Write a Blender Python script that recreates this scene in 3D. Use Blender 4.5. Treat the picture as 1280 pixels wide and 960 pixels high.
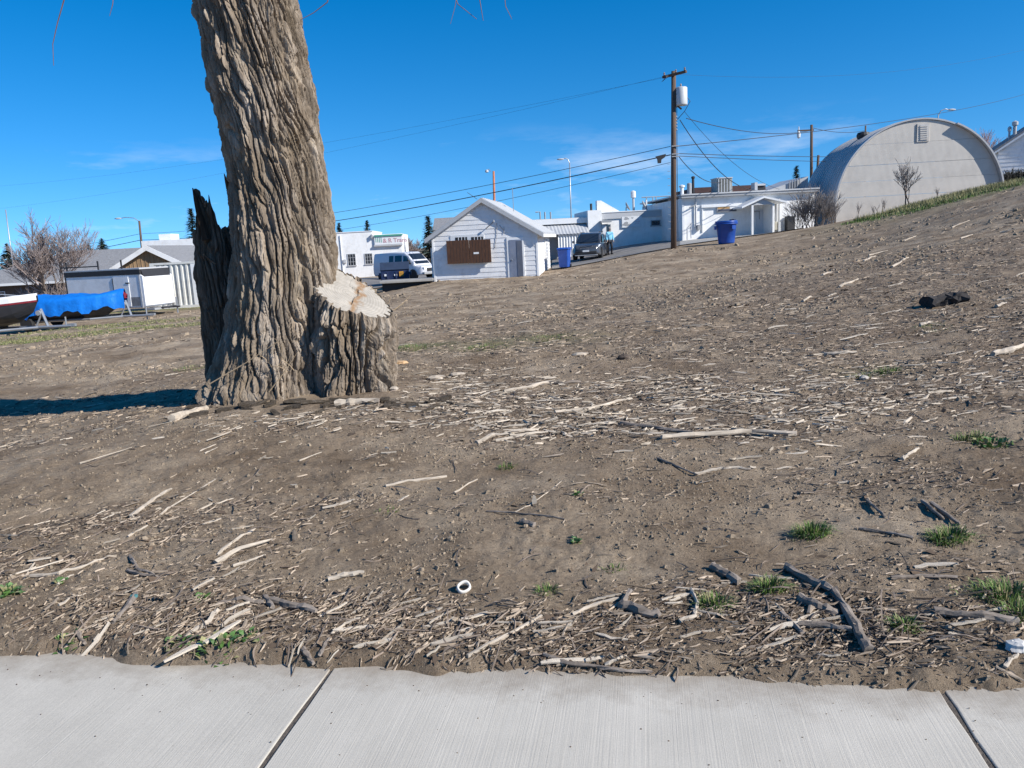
import bpy, math, random
import numpy as np
from mathutils import Matrix, Vector, Euler
R = math.radians
random.seed(7)
rng = np.random.default_rng(11)
for o in list(bpy.data.objects):
    bpy.data.objects.remove(o)
S = bpy.context.scene
C = S.collection

# ---------------------------------------------------------------- camera
F = 1000.0                                   # focal length in pixels of a 1280 wide picture
EYE = Vector((0, 0, 1.6))
ROT = Matrix.Rotation(R(90 - 10.0), 3, 'X') @ Matrix.Rotation(R(-3.0), 3, 'Z')
cam = bpy.data.cameras.new('camera')
cam.sensor_width = 36
cam.lens = F / 1280 * 36
cam.clip_start = 0.05
cam.clip_end = 6000
co = bpy.data.objects.new('camera', cam)
C.objects.link(co)
co.location = EYE
co.rotation_euler = ROT.to_euler()
S.camera = co

# ---------------------------------------------------------------- sky and sun
PHI, ELEV = R(27), R(34)
TOSUN = Vector((math.cos(PHI) * math.cos(ELEV), -math.sin(PHI) * math.cos(ELEV), math.sin(ELEV)))
w = bpy.data.worlds.new('World')
S.world = w
w.use_nodes = True
nt = w.node_tree
nt.nodes.clear()
sky = nt.nodes.new('ShaderNodeTexSky')
sky.sky_type = 'NISHITA'
sky.sun_disc = False
sky.sun_elevation = ELEV
sky.sun_rotation = math.atan2(TOSUN.x, TOSUN.y)
sky.altitude = 1400
sky.air_density = 1.0
sky.dust_density = 0.25
sky.ozone_density = 3.0
hs = nt.nodes.new('ShaderNodeHueSaturation')
hs.inputs['Saturation'].default_value = 1.42
hs.inputs['Value'].default_value = 1.06
tc = nt.nodes.new('ShaderNodeTexCoord')
mp = nt.nodes.new('ShaderNodeMapping')
mp.inputs['Scale'].default_value = (3.0, 3.0, 15.0)
mp.inputs['Rotation'].default_value = (0, R(-9), 0)
cn = nt.nodes.new('ShaderNodeTexNoise')
cn.inputs['Scale'].default_value = 1.5
cn.inputs['Detail'].default_value = 7
cn.inputs['Roughness'].default_value = 0.62
cr = nt.nodes.new('ShaderNodeValToRGB')
cr.color_ramp.elements[0].position = 0.56
cr.color_ramp.elements[0].color = (0, 0, 0, 1)
cr.color_ramp.elements[1].position = 0.78
cr.color_ramp.elements[1].color = (1, 1, 1, 1)
sep = nt.nodes.new('ShaderNodeSeparateXYZ')
band = nt.nodes.new('ShaderNodeMapRange')     # thin cloud only low in the sky
band.interpolation_type = 'SMOOTHSTEP'
band.inputs['From Min'].default_value = 0.15
band.inputs['From Max'].default_value = 0.06
mul = nt.nodes.new('ShaderNodeMath')
mul.operation = 'MULTIPLY'
mul2 = nt.nodes.new('ShaderNodeMath')
mul2.operation = 'MULTIPLY'
mul2.inputs[1].default_value = 0.5
mixc = nt.nodes.new('ShaderNodeMixRGB')
mixc.inputs[2].default_value = (6.6, 7.0, 7.5, 1)
bg = nt.nodes.new('ShaderNodeBackground')
bg.inputs['Strength'].default_value = 0.112
wo = nt.nodes.new('ShaderNodeOutputWorld')
L = nt.links.new
lift = nt.nodes.new('ShaderNodeMapping')          # read the sky a little above the true horizon: clear dry mountain air
lift.inputs['Location'].default_value = (0, 0, 0.10)
L(tc.outputs['Generated'], lift.inputs['Vector'])
L(lift.outputs[0], sky.inputs['Vector'])
L(sky.outputs[0], hs.inputs['Color'])
L(tc.outputs['Generated'], mp.inputs['Vector'])
L(mp.outputs[0], cn.inputs['Vector'])
L(cn.outputs['Fac'], cr.inputs[0])
L(tc.outputs['Generated'], sep.inputs[0])
L(sep.outputs['Z'], band.inputs['Value'])
L(cr.outputs[0], mul.inputs[0])
L(band.outputs[0], mul.inputs[1])
L(mul.outputs[0], mul2.inputs[0])
L(mul2.outputs[0], mixc.inputs[0])
L(hs.outputs[0], mixc.inputs[1])
L(mixc.outputs[0], bg.inputs['Color'])
L(bg.outputs[0], wo.inputs['Surface'])

sun = bpy.data.lights.new('sun', 'SUN')
sun.energy = 4.6
sun.angle = R(0.53)
sun.color = (1.0, 0.955, 0.89)
so = bpy.data.objects.new('sun', sun)
C.objects.link(so)
so.rotation_euler = TOSUN.to_track_quat('Z', 'Y').to_euler()
so.location = (30, -10, 40)

S.view_settings.view_transform = 'Standard'
S.view_settings.look = 'None'
S.view_settings.gamma = 1
S.view_settings.exposure = 0.54
S.view_settings.use_curve_mapping = False
S.render.resolution_x = 1024
S.render.resolution_y = 768
S.render.engine = 'CYCLES'

# ---------------------------------------------------------------- helpers: projection
def ray(px, py):
    return ROT @ Vector(((px - 640) / F, -(py - 480) / F, -1.0))
def at(px, py, Y):
    d = ray(px, py)
    return EYE + d * (Y / d.y)

# ---------------------------------------------------------------- helpers: noise
def _hash(ix, iy, iz, seed):
    h = (ix.astype(np.int64) * 374761393 + iy.astype(np.int64) * 668265263
         + iz.astype(np.int64) * 2147483647 + seed * 1274126177) & 0xFFFFFFFF
    h = ((h ^ (h >> 13)) * 1274126177) & 0xFFFFFFFF
    h = ((h ^ (h >> 16)) * 2246822519) & 0xFFFFFFFF
    return h ^ (h >> 15)
_G = np.array([[1,1,0],[-1,1,0],[1,-1,0],[-1,-1,0],[1,0,1],[-1,0,1],[1,0,-1],[-1,0,-1],
               [0,1,1],[0,-1,1],[0,1,-1],[0,-1,-1],[1,1,0],[-1,1,0],[0,-1,1],[0,-1,-1]], float)
def perlin(x, y, z=0.37, seed=0):
    x, y, z = np.broadcast_arrays(np.asarray(x, float), np.asarray(y, float), np.asarray(z, float))
    x0, y0, z0 = np.floor(x), np.floor(y), np.floor(z)
    fx, fy, fz = x - x0, y - y0, z - z0
    u = fx**3 * (fx * (fx * 6 - 15) + 10)
    v = fy**3 * (fy * (fy * 6 - 15) + 10)
    t = fz**3 * (fz * (fz * 6 - 15) + 10)
    def g(dx, dy, dz):
        k = _hash(x0 + dx, y0 + dy, z0 + dz, seed) & 15
        gr = _G[k]
        return gr[..., 0] * (fx - dx) + gr[..., 1] * (fy - dy) + gr[..., 2] * (fz - dz)
    a = g(0,0,0) * (1-u) + g(1,0,0) * u
    b = g(0,1,0) * (1-u) + g(1,1,0) * u
    c = g(0,0,1) * (1-u) + g(1,0,1) * u
    d = g(0,1,1) * (1-u) + g(1,1,1) * u
    return (a * (1-v) + b * v) * (1-t) + (c * (1-v) + d * v) * t
def fbm(x, y, z=0.37, seed=0, oct=4):
    s, a = 0, 1.0
    for i in range(oct):
        s = s + a * perlin(x * 2**i, y * 2**i, np.asarray(z) * 2**i, seed + i)
        a *= 0.5
    return s
def sstep(a, b, x):
    t = np.clip((x - a) / (b - a), 0, 1)
    return t * t * (3 - 2 * t)

# ---------------------------------------------------------------- helpers: materials
def mat(name, col, rough=0.8, var=0.12, scale=4.0, bump=0.0, bscale=40.0, metal=0.0, spec=0.5,
        stretch=(1, 1, 1), col2=None, island=0.0, orand=0.0, dirt=None, coat=0.0, bdist=0.01, detail=5.0):
    m = bpy.data.materials.new(name)
    m.use_nodes = True
    nt = m.node_tree
    p = nt.nodes['Principled BSDF']
    L = nt.links.new
    p.inputs['Roughness'].default_value = rough
    p.inputs['Metallic'].default_value = metal
    p.inputs['Specular IOR Level'].default_value = spec
    if coat:
        p.inputs['Coat Weight'].default_value = coat
        p.inputs['Coat Roughness'].default_value = 0.08
    tc = nt.nodes.new('ShaderNodeTexCoord')
    mp = nt.nodes.new('ShaderNodeMapping')
    mp.inputs['Scale'].default_value = stretch
    L(tc.outputs['Object'], mp.inputs['Vector'])
    n = nt.nodes.new('ShaderNodeTexNoise')
    n.inputs['Scale'].default_value = scale
    n.inputs['Detail'].default_value = detail
    n.inputs['Roughness'].default_value = 0.6
    L(mp.outputs[0], n.inputs['Vector'])
    r = nt.nodes.new('ShaderNodeValToRGB')
    c1 = [c * (1 - var) for c in col]
    c2 = [min(1, c * (1 + var)) for c in col] if col2 is None else col2
    r.color_ramp.elements[0].position = 0.3
    r.color_ramp.elements[1].position = 0.7
    r.color_ramp.elements[0].color = (*c1, 1)
    r.color_ramp.elements[1].color = (*c2, 1)
    L(n.outputs['Fac'], r.inputs[0])
    out = r.outputs[0]
    if island or orand:
        src = nt.nodes.new('ShaderNodeNewGeometry' if island else 'ShaderNodeObjectInfo')
        o_ = src.outputs['Random Per Island'] if island else src.outputs['Random']
        k = island or orand
        mr = nt.nodes.new('ShaderNodeMapRange')
        mr.inputs['To Min'].default_value = 1 - k
        mr.inputs['To Max'].default_value = 1 + k * 0.6
        L(o_, mr.inputs['Value'])
        mx = nt.nodes.new('ShaderNodeMixRGB')
        mx.blend_type = 'MULTIPLY'
        mx.inputs[0].default_value = 1
        cb = nt.nodes.new('ShaderNodeCombineXYZ')
        for i in range(3):
            L(mr.outputs[0], cb.inputs[i])
        L(out, mx.inputs[1])
        L(cb.outputs[0], mx.inputs[2])
        out = mx.outputs[0]
    if dirt:                                        # blotchy grime: (colour, amount, scale)
        dn = nt.nodes.new('ShaderNodeTexNoise')
        dn.inputs['Scale'].default_value = dirt[2]
        dn.inputs['Detail'].default_value = 8
        dn.inputs['Roughness'].default_value = 0.7
        L(tc.outputs['Object'], dn.inputs['Vector'])
        dr = nt.nodes.new('ShaderNodeMapRange')
        dr.inputs['From Min'].default_value = 0.48
        dr.inputs['From Max'].default_value = 0.75
        dr.inputs['To Max'].default_value = dirt[1]
        L(dn.outputs['Fac'], dr.inputs['Value'])
        mx = nt.nodes.new('ShaderNodeMixRGB')
        mx.inputs[2].default_value = (*dirt[0], 1)
        L(dr.outputs[0], mx.inputs[0])
        L(out, mx.inputs[1])
        out = mx.outputs[0]
    L(out, p.inputs['Base Color'])
    if bump:
        bn = nt.nodes.new('ShaderNodeTexNoise')
        bn.inputs['Scale'].default_value = bscale
        bn.inputs['Detail'].default_value = 6
        L(mp.outputs[0], bn.inputs['Vector'])
        b = nt.nodes.new('ShaderNodeBump')
        b.inputs['Strength'].default_value = bump
        b.inputs['Distance'].default_value = bdist
        L(bn.outputs['Fac'], b.inputs['Height'])
        L(b.outputs[0], p.inputs['Normal'])
    return m

# ---------------------------------------------------------------- helpers: meshes and objects
def tag(o, label=None, cat=None, group=None, kind=None):
    if label: o['label'] = label
    if cat: o['category'] = cat
    if group: o['group'] = group
    if kind: o['kind'] = kind
    return o
def empty(name, loc, rz=0.0, label=None, cat=None, group=None):
    o = bpy.data.objects.new(name, None)
    o.empty_display_size = 0.2
    C.objects.link(o)
    o.location = loc
    o.rotation_euler = (0, 0, rz)
    return tag(o, label, cat, group)
def copy_tree(o, parent=None):
    c = o.copy()
    C.objects.link(c)
    c.parent = parent
    for ch in list(o.children):
        copy_tree(ch, c)
    return c
class MB:
    def __init__(s):
        s.v, s.f = [], []
    def add(s, vs, fs):
        k = len(s.v)
        s.v.extend([tuple(p) for p in vs])
        s.f.extend([tuple(i + k for i in f) for f in fs])
        return s
    def box(s, x0, x1, y0, y1, z0, z1, M=None):
        vs = [Vector((x, y, z)) for x in (x0, x1) for y in (y0, y1) for z in (z0, z1)]
        if M is not None: vs = [M @ p for p in vs]
        return s.add(vs, [(0,1,3,2), (4,6,7,5), (0,4,5,1), (2,3,7,6), (0,2,6,4), (1,5,7,3)])
    def prism(s, poly, axis, a, b):
        """poly of 2D points extruded along axis from a to b; x:(y,z) y:(x,z) z:(x,y)"""
        n = len(poly)
        def P(p, t):
            return {'x': (t, p[0], p[1]), 'y': (p[0], t, p[1]), 'z': (p[0], p[1], t)}[axis]
        vs = [P(p, a) for p in poly] + [P(p, b) for p in poly]
        fs = [tuple(range(n - 1, -1, -1)), tuple(range(n, 2 * n))]
        fs += [(i, (i + 1) % n, n + (i + 1) % n, n + i) for i in range(n)]
        return s.add(vs, fs)
    def tube(s, pts, rad, n=6, cap=True):
        pts = [Vector(p) for p in pts]
        if not hasattr(rad, '__len__'): rad = [rad] * len(pts)
        k = len(s.v)
        ref = None
        for i, p in enumerate(pts):
            d = (pts[min(i + 1, len(pts) - 1)] - pts[max(i - 1, 0)])
            if d.length < 1e-9: d = Vector((0, 0, 1))
            d.normalize()
            if ref is None:
                ref = Vector((0, 0, 1)) if abs(d.z) < 0.9 else Vector((1, 0, 0))
            a = d.cross(ref)
            if a.length < 1e-6: a = d.cross(Vector((0.3, 1, 0.2)))
            a.normalize()
            b = a.cross(d)
            ref = b
            for j in range(n):
                t = 2 * math.pi * j / n
                s.v.append(tuple(p + (a * math.cos(t) + b * math.sin(t)) * rad[i]))
        for i in range(len(pts) - 1):
            for j in range(n):
                q = k + i * n
                s.f.append((q + j, q + (j + 1) % n, q + n + (j + 1) % n, q + n + j))
        if cap:
            s.f.append(tuple(k + j for j in range(n - 1, -1, -1)))
            q = k + (len(pts) - 1) * n
            s.f.append(tuple(q + j for j in range(n)))
        return s
    def loft(s, rings, cap=True, close=True):
        k = len(s.v)
        n = len(rings[0])
        for r in rings: s.v.extend([tuple(p) for p in r])
        for i in range(len(rings) - 1):
            for j in range(n if close else n - 1):
                q = k + i * n
                s.f.append((q + j, q + (j + 1) % n, q + n + (j + 1) % n, q + n + j))
        if cap:
            s.f.append(tuple(k + j for j in range(n - 1, -1, -1)))
            q = k + (len(rings) - 1) * n
            s.f.append(tuple(q + j for j in range(n)))
        return s
    def lathe(s, prof, n=24, c=(0, 0, 0), axis='z'):
        rings = []
        for r, h in prof:
            ring = []
            for j in range(n):
                t = 2 * math.pi * j / n
                a, b = r * math.cos(t), r * math.sin(t)
                p = {'z': (a, b, h), 'y': (a, h, b), 'x': (h, a, b)}[axis]
                ring.append((p[0] + c[0], p[1] + c[1], p[2] + c[2]))
            rings.append(ring)
        return s.loft(rings)
    def build(s, name, m, parent=None, smooth=False, bevel=0.0, loc=None, label=None, cat=None, group=None, kind=None, recenter=False):
        me = bpy.data.meshes.new(name)
        vs = s.v
        if recenter:
            a = np.array(vs)
            c = (a.min(0) + a.max(0)) / 2
            c[2] = a[:, 2].min()
            vs = (a - c).tolist()
            loc = tuple(c)
        me.from_pydata(vs, [], s.f)
        me.update()
        if m: me.materials.append(m)
        if smooth: me.shade_smooth()
        o = bpy.data.objects.new(name, me)
        C.objects.link(o)
        if parent: o.parent = parent
        if loc: o.location = loc
        if bevel:
            b = o.modifiers.new('bevel', 'BEVEL')
            b.width = bevel
            b.segments = 2
            b.limit_method = 'ANGLE'
        return tag(o, label, cat, group, kind)
def np_mesh(name, V, Fq, m, smooth=False, parent=None, loc=None):
    """fast mesh from numpy; Fq an (n,3) or (n,4) int array"""
    me = bpy.data.meshes.new(name)
    k = Fq.shape[1]
    me.vertices.add(len(V))
    me.vertices.foreach_set('co', np.ascontiguousarray(V, dtype=np.float32).ravel())
    me.loops.add(Fq.size)
    me.loops.foreach_set('vertex_index', np.ascontiguousarray(Fq, dtype=np.int32).ravel())
    me.polygons.add(len(Fq))
    me.polygons.foreach_set('loop_start', np.arange(0, Fq.size, k, dtype=np.int32))
    me.polygons.foreach_set('loop_total', np.full(len(Fq), k, dtype=np.int32))
    me.update(calc_edges=True)
    me.validate()
    if m: me.materials.append(m)
    if smooth: me.shade_smooth()
    else: me.shade_flat()
    o = bpy.data.objects.new(name, me)
    C.objects.link(o)
    if parent: o.parent = parent
    if loc: o.location = loc
    return o
def bx(name, m, parent, x0, x1, y0, y1, z0, z1, bevel=0.0, M=None):
    return MB().box(x0, x1, y0, y1, z0, z1, M).build(name, m, parent, bevel=bevel)
def grid_faces(nu, nv, wrap=False):
    i = np.arange(nv - 1)[:, None] * nu
    j = np.arange(nu if wrap else nu - 1)[None, :]
    j2 = (j + 1) % nu
    return np.stack([i + j, i + j2, i + nu + j2, i + nu + j], -1).reshape(-1, 4)

# ---------------------------------------------------------------- terrain
E0 = (lambda d: EYE + d * (-EYE.z / d.z))(ray(0, 826))
E1 = (lambda d: EYE + d * (-EYE.z / d.z))(ray(1280, 876))
EDIR = Vector((E1.x - E0.x, E1.y - E0.y, 0)).normalized()       # along the pavement edge
ENOR = Vector((-EDIR.y, EDIR.x, 0))                              # towards the dirt
ctl = []
def K(px, py, Y):
    p = at(px, py, Y)
    ctl.append((p.x, p.y, p.z))
for t in (-12, -6, -3, -1.5, 0, 1.5, 3, 6, 12):                  # beside the pavement
    for k in (0.0, 0.8):
        q = Vector((E0 + E1) / 2) + EDIR * t + ENOR * k
        ctl.append((q.x, q.y, 0.02 + 0.05 * k + 0.004 * t))
    q = Vector((E0 + E1) / 2) + EDIR * t - ENOR * 6
    ctl.append((q.x, q.y, -0.05))
K(370, 497, 8.2); K(0, 516, 11.2); K(0, 550, 9.0); K(130, 504, 10.3); K(640, 505, 7.8); K(900, 480, 8.3); K(1280, 455, 8.3)
K(0, 432, 26); K(50, 415, 30); K(170, 390, 45); K(250, 383, 50); K(260, 402, 28); K(120, 440, 18)
K(640, 385, 20); K(545, 352, 42); K(672, 345, 42); K(740, 325, 52); K(842, 311, 45); K(908, 305, 45)
K(860, 301, 55); K(960, 293, 55); K(1045, 281, 55); K(1180, 247, 48); K(1280, 226, 45)
K(1280, 370, 12); K(1280, 292, 20); K(1280, 244, 30); K(1040, 330, 26); K(840, 350, 26); K(420, 350, 60); K(480, 352, 52)
K(88, 411, 36); K(-30, 427, 31); K(150, 396, 42); K(508, 351, 60); K(505, 353, 50); K(450, 347, 72); K(560, 342, 66); K(480, 366, 42); K(800, 305, 60); K(1100, 300, 34)
for x, y, z in ((-90, 120, -1.6), (0, 120, 0.4), (90, 120, 5.0), (-90, 40, -1.6), (80, 45, 6.0), (60, 5, 3.0), (-60, 5, -1.2),
                (-120, 250, -1.6), (0, 250, 0.6), (120, 250, 5)):
    ctl.append((x, y, z))
ctl = np.array(ctl)
def _phi(r2):
    return 0.5 * r2 * np.log(r2 + 1e-9)
def _tps():
    n = len(ctl)
    X = ctl[:, :2] / 10
    r2 = ((X[:, None] - X[None]) ** 2).sum(-1)
    A = np.zeros((n + 3, n + 3))
    A[:n, :n] = _phi(r2) + np.eye(n) * 0.02
    A[:n, n] = 1
    A[:n, n + 1:] = X
    A[n:, :n] = A[:n, n:].T
    b = np.zeros(n + 3)
    b[:n] = ctl[:, 2]
    return np.linalg.solve(A, b), X
_W, _X = _tps()
def hbase(x, y):
    x, y = np.asarray(x, float), np.asarray(y, float)
    cx, cy = np.clip(x, -130, 130), np.clip(y, -8, 260)
    n = len(_X)
    out = _W[n] + _W[n + 1] * cx / 10 + _W[n + 2] * cy / 10
    for i in range(n):
        out = out + _W[i] * _phi((cx / 10 - _X[i, 0]) ** 2 + (cy / 10 - _X[i, 1]) ** 2)
    return out
def edge_s(x, y):
    return (x - E0.x) * ENOR.x + (y - E0.y) * ENOR.y
# flat paved areas and building pads are kept smooth
def rough_amp(x, y):
    return 1 - 0.85 * sstep(40, 47, y + 0.12 * x)
def h(x, y, fine=True):
    x, y = np.asarray(x, float), np.asarray(y, float)
    z = hbase(x, y)
    a = rough_amp(x, y)
    d = np.hypot(x, y)
    z = z + a * (0.045 * perlin(x / 1.9, y / 1.9, seed=3) + 0.03 * perlin(x / 0.75, y / 0.75, seed=4))
    if fine:
        n1 = perlin(x / 0.23, y / 0.23, seed=5)
        n2 = perlin(x / 0.09, y / 0.09, seed=6)
        n3 = perlin(x / 0.035, y / 0.035, seed=8)
        patch = sstep(-0.2, 0.35, perlin(x / 1.3, y / 1.3, seed=9))
        z = z + a * (0.022 * n1 + (0.008 + 0.014 * patch) * np.abs(n2) + (0.004 + 0.006 * patch) * n3)
        z = z + a * sstep(9, 14, d) * 0.035 * perlin(x / 0.45, y / 0.45, seed=12)
    s = edge_s(x, y) + 0.075 * perlin(x / 0.35, y / 0.35, seed=21) + 0.04 * perlin(x / 0.09, y / 0.09, seed=22) + 0.06 * perlin(x / 1.2, y / 1.2, seed=23)
    k = sstep(-0.06, 0.16, s)
    return z * k + (1 - k) * (-0.09) + 0.012 * k
def hz(x, y):
    return float(h(np.array([x]), np.array([y]))[0])
_T = np.geomspace(1.2, 140, 260)
def ground(px, py):
    """where the sight line through a picture point meets the lot"""
    d = ray(px, py)
    T = _T
    for k in range(3):
        X, Y, Z = EYE.x + d.x * T, EYE.y + d.y * T, EYE.z + d.z * T
        below = np.nonzero(Z < h(X, Y, fine=k > 0))[0]
        i = below[0] if len(below) else len(T) - 1
        lo, hi = T[max(i - 1, 0)], T[i]
        T = np.linspace(lo - (hi - lo) * .5, hi + (hi - lo) * .5, 14)
    return Vector((X[i], Y[i], hz(X[i], Y[i])))

# ---------------------------------------------------------------- litter density over the lot (real cover of the ground)
PATCH = []
for px, py, rx, ry, wt, ang in (
        (640, 500, 1.3, 1.0, .7, 0), (800, 495, 1.7, 0.9, 1.0, 0), (960, 505, 1.5, .8, .9, 5), (720, 530, 1.0, .5, .8, 0), (1150, 480, 1.8, 1.0, .8, 5),
        (900, 540, .8, .35, .7, 5), (560, 470, .9, .7, .6, 0), (450, 520, 1.2, .4, .5, 0),
        (150, 650, .55, .28, .9, 25), (60, 690, .45, .3, .9, 20), (230, 655, .5, .2, .7, 25), (120, 760, .35, .22, .7, 20), (300, 690, .35, .2, .5, 25),
        (330, 770, .45, .2, 1.0, 10), (230, 770, .3, .25, .8, 20), (560, 790, .6, .16, .7, 0), (480, 780, .3, .15, .6, 0), (400, 640, .4, .2, .5, 20),
        (800, 790, .55, .22, 1.2, 0), (700, 780, .35, .2, .9, 0), (930, 780, .4, .25, 1.2, 0), (1060, 770, .4, .25, .9, 0), (1180, 780, .4, .25, .5, 0),
        (1100, 600, .5, .35, .6, -20), (740, 615, .35, .16, .5, 0), (1240, 700, .4, .3, .4, 0),
        (950, 370, 4, 3, .5, 0), (1120, 335, 5, 4, .9, 10), (1240, 330, 5, 4, .9, 10), (1220, 400, 3, 2.5, .9, 0), (1000, 420, 3, 1.5, .45, 0), (1040, 300, 6, 5, .5, 0),
        (120, 500, 2.4, .5, .6, 0), (100, 540, 1.6, .5, .45, 0), (220, 470, 1.5, .6, .4, 0), (700, 420, 4, 2.5, .3, 0), (330, 505, 1.2, .3, .5, 0)):
    g = ground(px, py)
    PATCH.append((g.x, g.y, rx, ry, wt, math.radians(ang)))
def litter(x, y):
    x, y = np.asarray(x, float), np.asarray(y, float)
    d = np.zeros_like(x)
    for cx, cy, rx, ry, wt, a in PATCH:
        u = (x - cx) * math.cos(a) + (y - cy) * math.sin(a)
        v = -(x - cx) * math.sin(a) + (y - cy) * math.cos(a)
        d = d + wt * np.exp(-0.9 * ((u / rx) ** 2 + (v / ry) ** 2))
    n = perlin(x / 0.6, y / 0.35, seed=31) + 0.5 * perlin(x / 0.2, y / 0.2, seed=32)
    return np.clip(d, 0, 1.3) * np.clip(0.75 + 1.1 * n, 0.05, 1.8)
GREEN = []
for px, py, rx, ry, wt in ((40, 425, 5, 1.2, 1.0), (150, 405, 4, 1.5, .8), (250, 385, 5, 1.5, .7), (1180, 250, 5, 2.5, .9), (1270, 232, 6, 3, .8),
                           (610, 428, 1.2, .8, .5), (690, 425, .8, .6, .4), (520, 432, .6, .4, .6), (1090, 462, .6, .3, .5), (280, 392, 3, 1, .4), (10, 405, 4, 2, .6)):
    g = ground(px, py)
    GREEN.append((g.x, g.y, rx, ry, wt))
def green(x, y):
    d = np.zeros_like(np.asarray(x, float))
    for cx, cy, rx, ry, wt in GREEN:
        d = d + wt * np.exp(-(((x - cx) / rx) ** 2 + ((y - cy) / ry) ** 2))
    return np.clip(d, 0, 1)

# ---------------------------------------------------------------- ground: one sheet to the horizon
def ground_material():
    m = bpy.data.materials.new('dirt')
    m.use_nodes = True
    nt = m.node_tree
    p = nt.nodes['Principled BSDF']
    p.inputs['Roughness'].default_value = 0.95
    p.inputs['Specular IOR Level'].default_value = 0.15
    L = nt.links.new
    tc = nt.nodes.new('ShaderNodeTexCoord')
    def noise(sc, det=6, ro=0.6):
        n = nt.nodes.new('ShaderNodeTexNoise')
        n.inputs['Scale'].default_value = sc
        n.inputs['Detail'].default_value = det
        n.inputs['Roughness'].default_value = ro
        L(tc.outputs['Object'], n.inputs['Vector'])
        return n.outputs['Fac']
    def ramp(src, stops):
        r = nt.nodes.new('ShaderNodeValToRGB')
        e = r.color_ramp.elements
        while len(e) < len(stops): e.new(0.5)
        for q, (pos, c) in zip(e, stops):
            q.position = pos
            q.color = (*c, 1)
        L(src, r.inputs[0])
        return r.outputs[0]
    def mix(fac, a, b, mode='MIX'):
        x = nt.nodes.new('ShaderNodeMixRGB')
        x.blend_type = mode
        if isinstance(fac, float): x.inputs[0].default_value = fac
        else: L(fac, x.inputs[0])
        for i, s in ((1, a), (2, b)):
            if isinstance(s, tuple): x.inputs[i].default_value = (*s, 1)
            else: L(s, x.inputs[i])
        return x.outputs[0]
    big = ramp(noise(0.8, 8, 0.68), [(0.32, (0.165, 0.118, 0.076)), (0.5, (0.295, 0.226, 0.156)), (0.68, (0.43, 0.346, 0.25))])
    fine = ramp(noise(38, 8, 0.75), [(0.25, (0.55, 0.52, 0.5)), (0.5, (1, 1, 1)), (0.8, (1.3, 1.28, 1.25))])
    c = mix(0.9, big, fine, 'MULTIPLY')
    mid = ramp(noise(7.5, 8, 0.75), [(0.32, (0.62, 0.58, 0.54)), (0.5, (1, 1, 1)), (0.72, (1.22, 1.2, 1.16))])
    c = mix(0.6, c, mid, 'MULTIPLY')
    straw = ramp(noise(26, 9, 0.85), [(0.60, (0,) * 3), (0.70, (1,) * 3)])
    c = mix(straw, c, (0.40, 0.33, 0.25))
    at1 = nt.nodes.new('ShaderNodeAttribute')
    at1.attribute_name = 'cover'
    sp = nt.nodes.new('ShaderNodeSeparateColor')
    L(at1.outputs['Color'], sp.inputs[0])
    # decayed chip mulch where litter lies
    mul = ramp(noise(70, 8, 0.8), [(0.32, (0.05, 0.034, 0.024)), (0.46, (0.135, 0.098, 0.07)), (0.56, (0.24, 0.185, 0.135)), (0.68, (0.50, 0.42, 0.33))])
    mm = nt.nodes.new('ShaderNodeMath')
    mm.operation = 'MULTIPLY'
    L(sp.outputs[0], mm.inputs[0])
    L(ramp(noise(9, 6), [(0.35, (0.25,) * 3), (0.62, (1,) * 3)]), mm.inputs[1])
    c = mix(mm.outputs[0], c, mul)
    gr = ramp(noise(24, 8, 0.75), [(0.3, (0.055, 0.075, 0.02)), (0.55, (0.11, 0.125, 0.045)), (0.75, (0.24, 0.215, 0.12))])
    gm = nt.nodes.new('ShaderNodeMath')
    gm.operation = 'MULTIPLY'
    L(sp.outputs[1], gm.inputs[0])
    L(ramp(noise(2.2, 7, 0.7), [(0.35, (0.1,) * 3), (0.6, (1,) * 3)]), gm.inputs[1])
    c = mix(gm.outputs[0], c, gr)
    L(c, p.inputs['Base Color'])
    b = nt.nodes.new('ShaderNodeBump')
    b.inputs['Strength'].default_value = 1.0
    b.inputs['Distance'].default_value = 0.02
    L(noise(55, 9, 0.75), b.inputs['Height'])
    b2 = nt.nodes.new('ShaderNodeBump')
    b2.inputs['Strength'].default_value = 0.6
    b2.inputs['Distance'].default_value = 0.05
    L(noise(9, 8, 0.7), b2.inputs['Height'])
    L(b.outputs[0], b2.inputs['Normal'])
    L(b2.outputs[0], p.inputs['Normal'])
    return m
M_dirt = ground_material()
def build_ground():
    th = np.concatenate([np.linspace(R(-42), R(42), 470), np.linspace(R(44), R(316), 60)])
    r = np.concatenate([np.geomspace(0.6, 1.7, 8)[:-1], np.geomspace(1.7, 60, 530)[:-1], np.geomspace(60, 140, 40)[:-1], np.geomspace(140, 4000, 16)])
    RR, TT = np.meshgrid(r, th, indexing='ij')
    X, Y = RR * np.sin(TT), RR * np.cos(TT)
    Z = h(X, Y)
    V = np.stack([X, Y, Z], -1).reshape(-1, 3)
    V = np.vstack([V, [[0, 0, -0.09]]])
    Fq = grid_faces(len(th), len(r), wrap=True)[:, ::-1]
    n = len(th)
    o = np_mesh('ground', V, Fq, M_dirt, smooth=True)
    me = o.data
    a = me.color_attributes.new('cover', 'FLOAT_COLOR', 'POINT')
    col = np.zeros((len(V), 4), np.float32)
    col[:, 3] = 1
    xx, yy = V[:, 0], V[:, 1]
    near = np.hypot(xx, yy) < 90
    col[near, 0] = np.clip(litter(xx[near], yy[near]) * 1.5, 0, 1)
    col[near, 1] = green(xx[near], yy[near])
    col[~near, 1] = 0.5
    a.data.foreach_set('color', col.ravel())
    tag(o, 'bare brown dirt lot rising to the right', 'ground', kind='structure')
build_ground()

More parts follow.
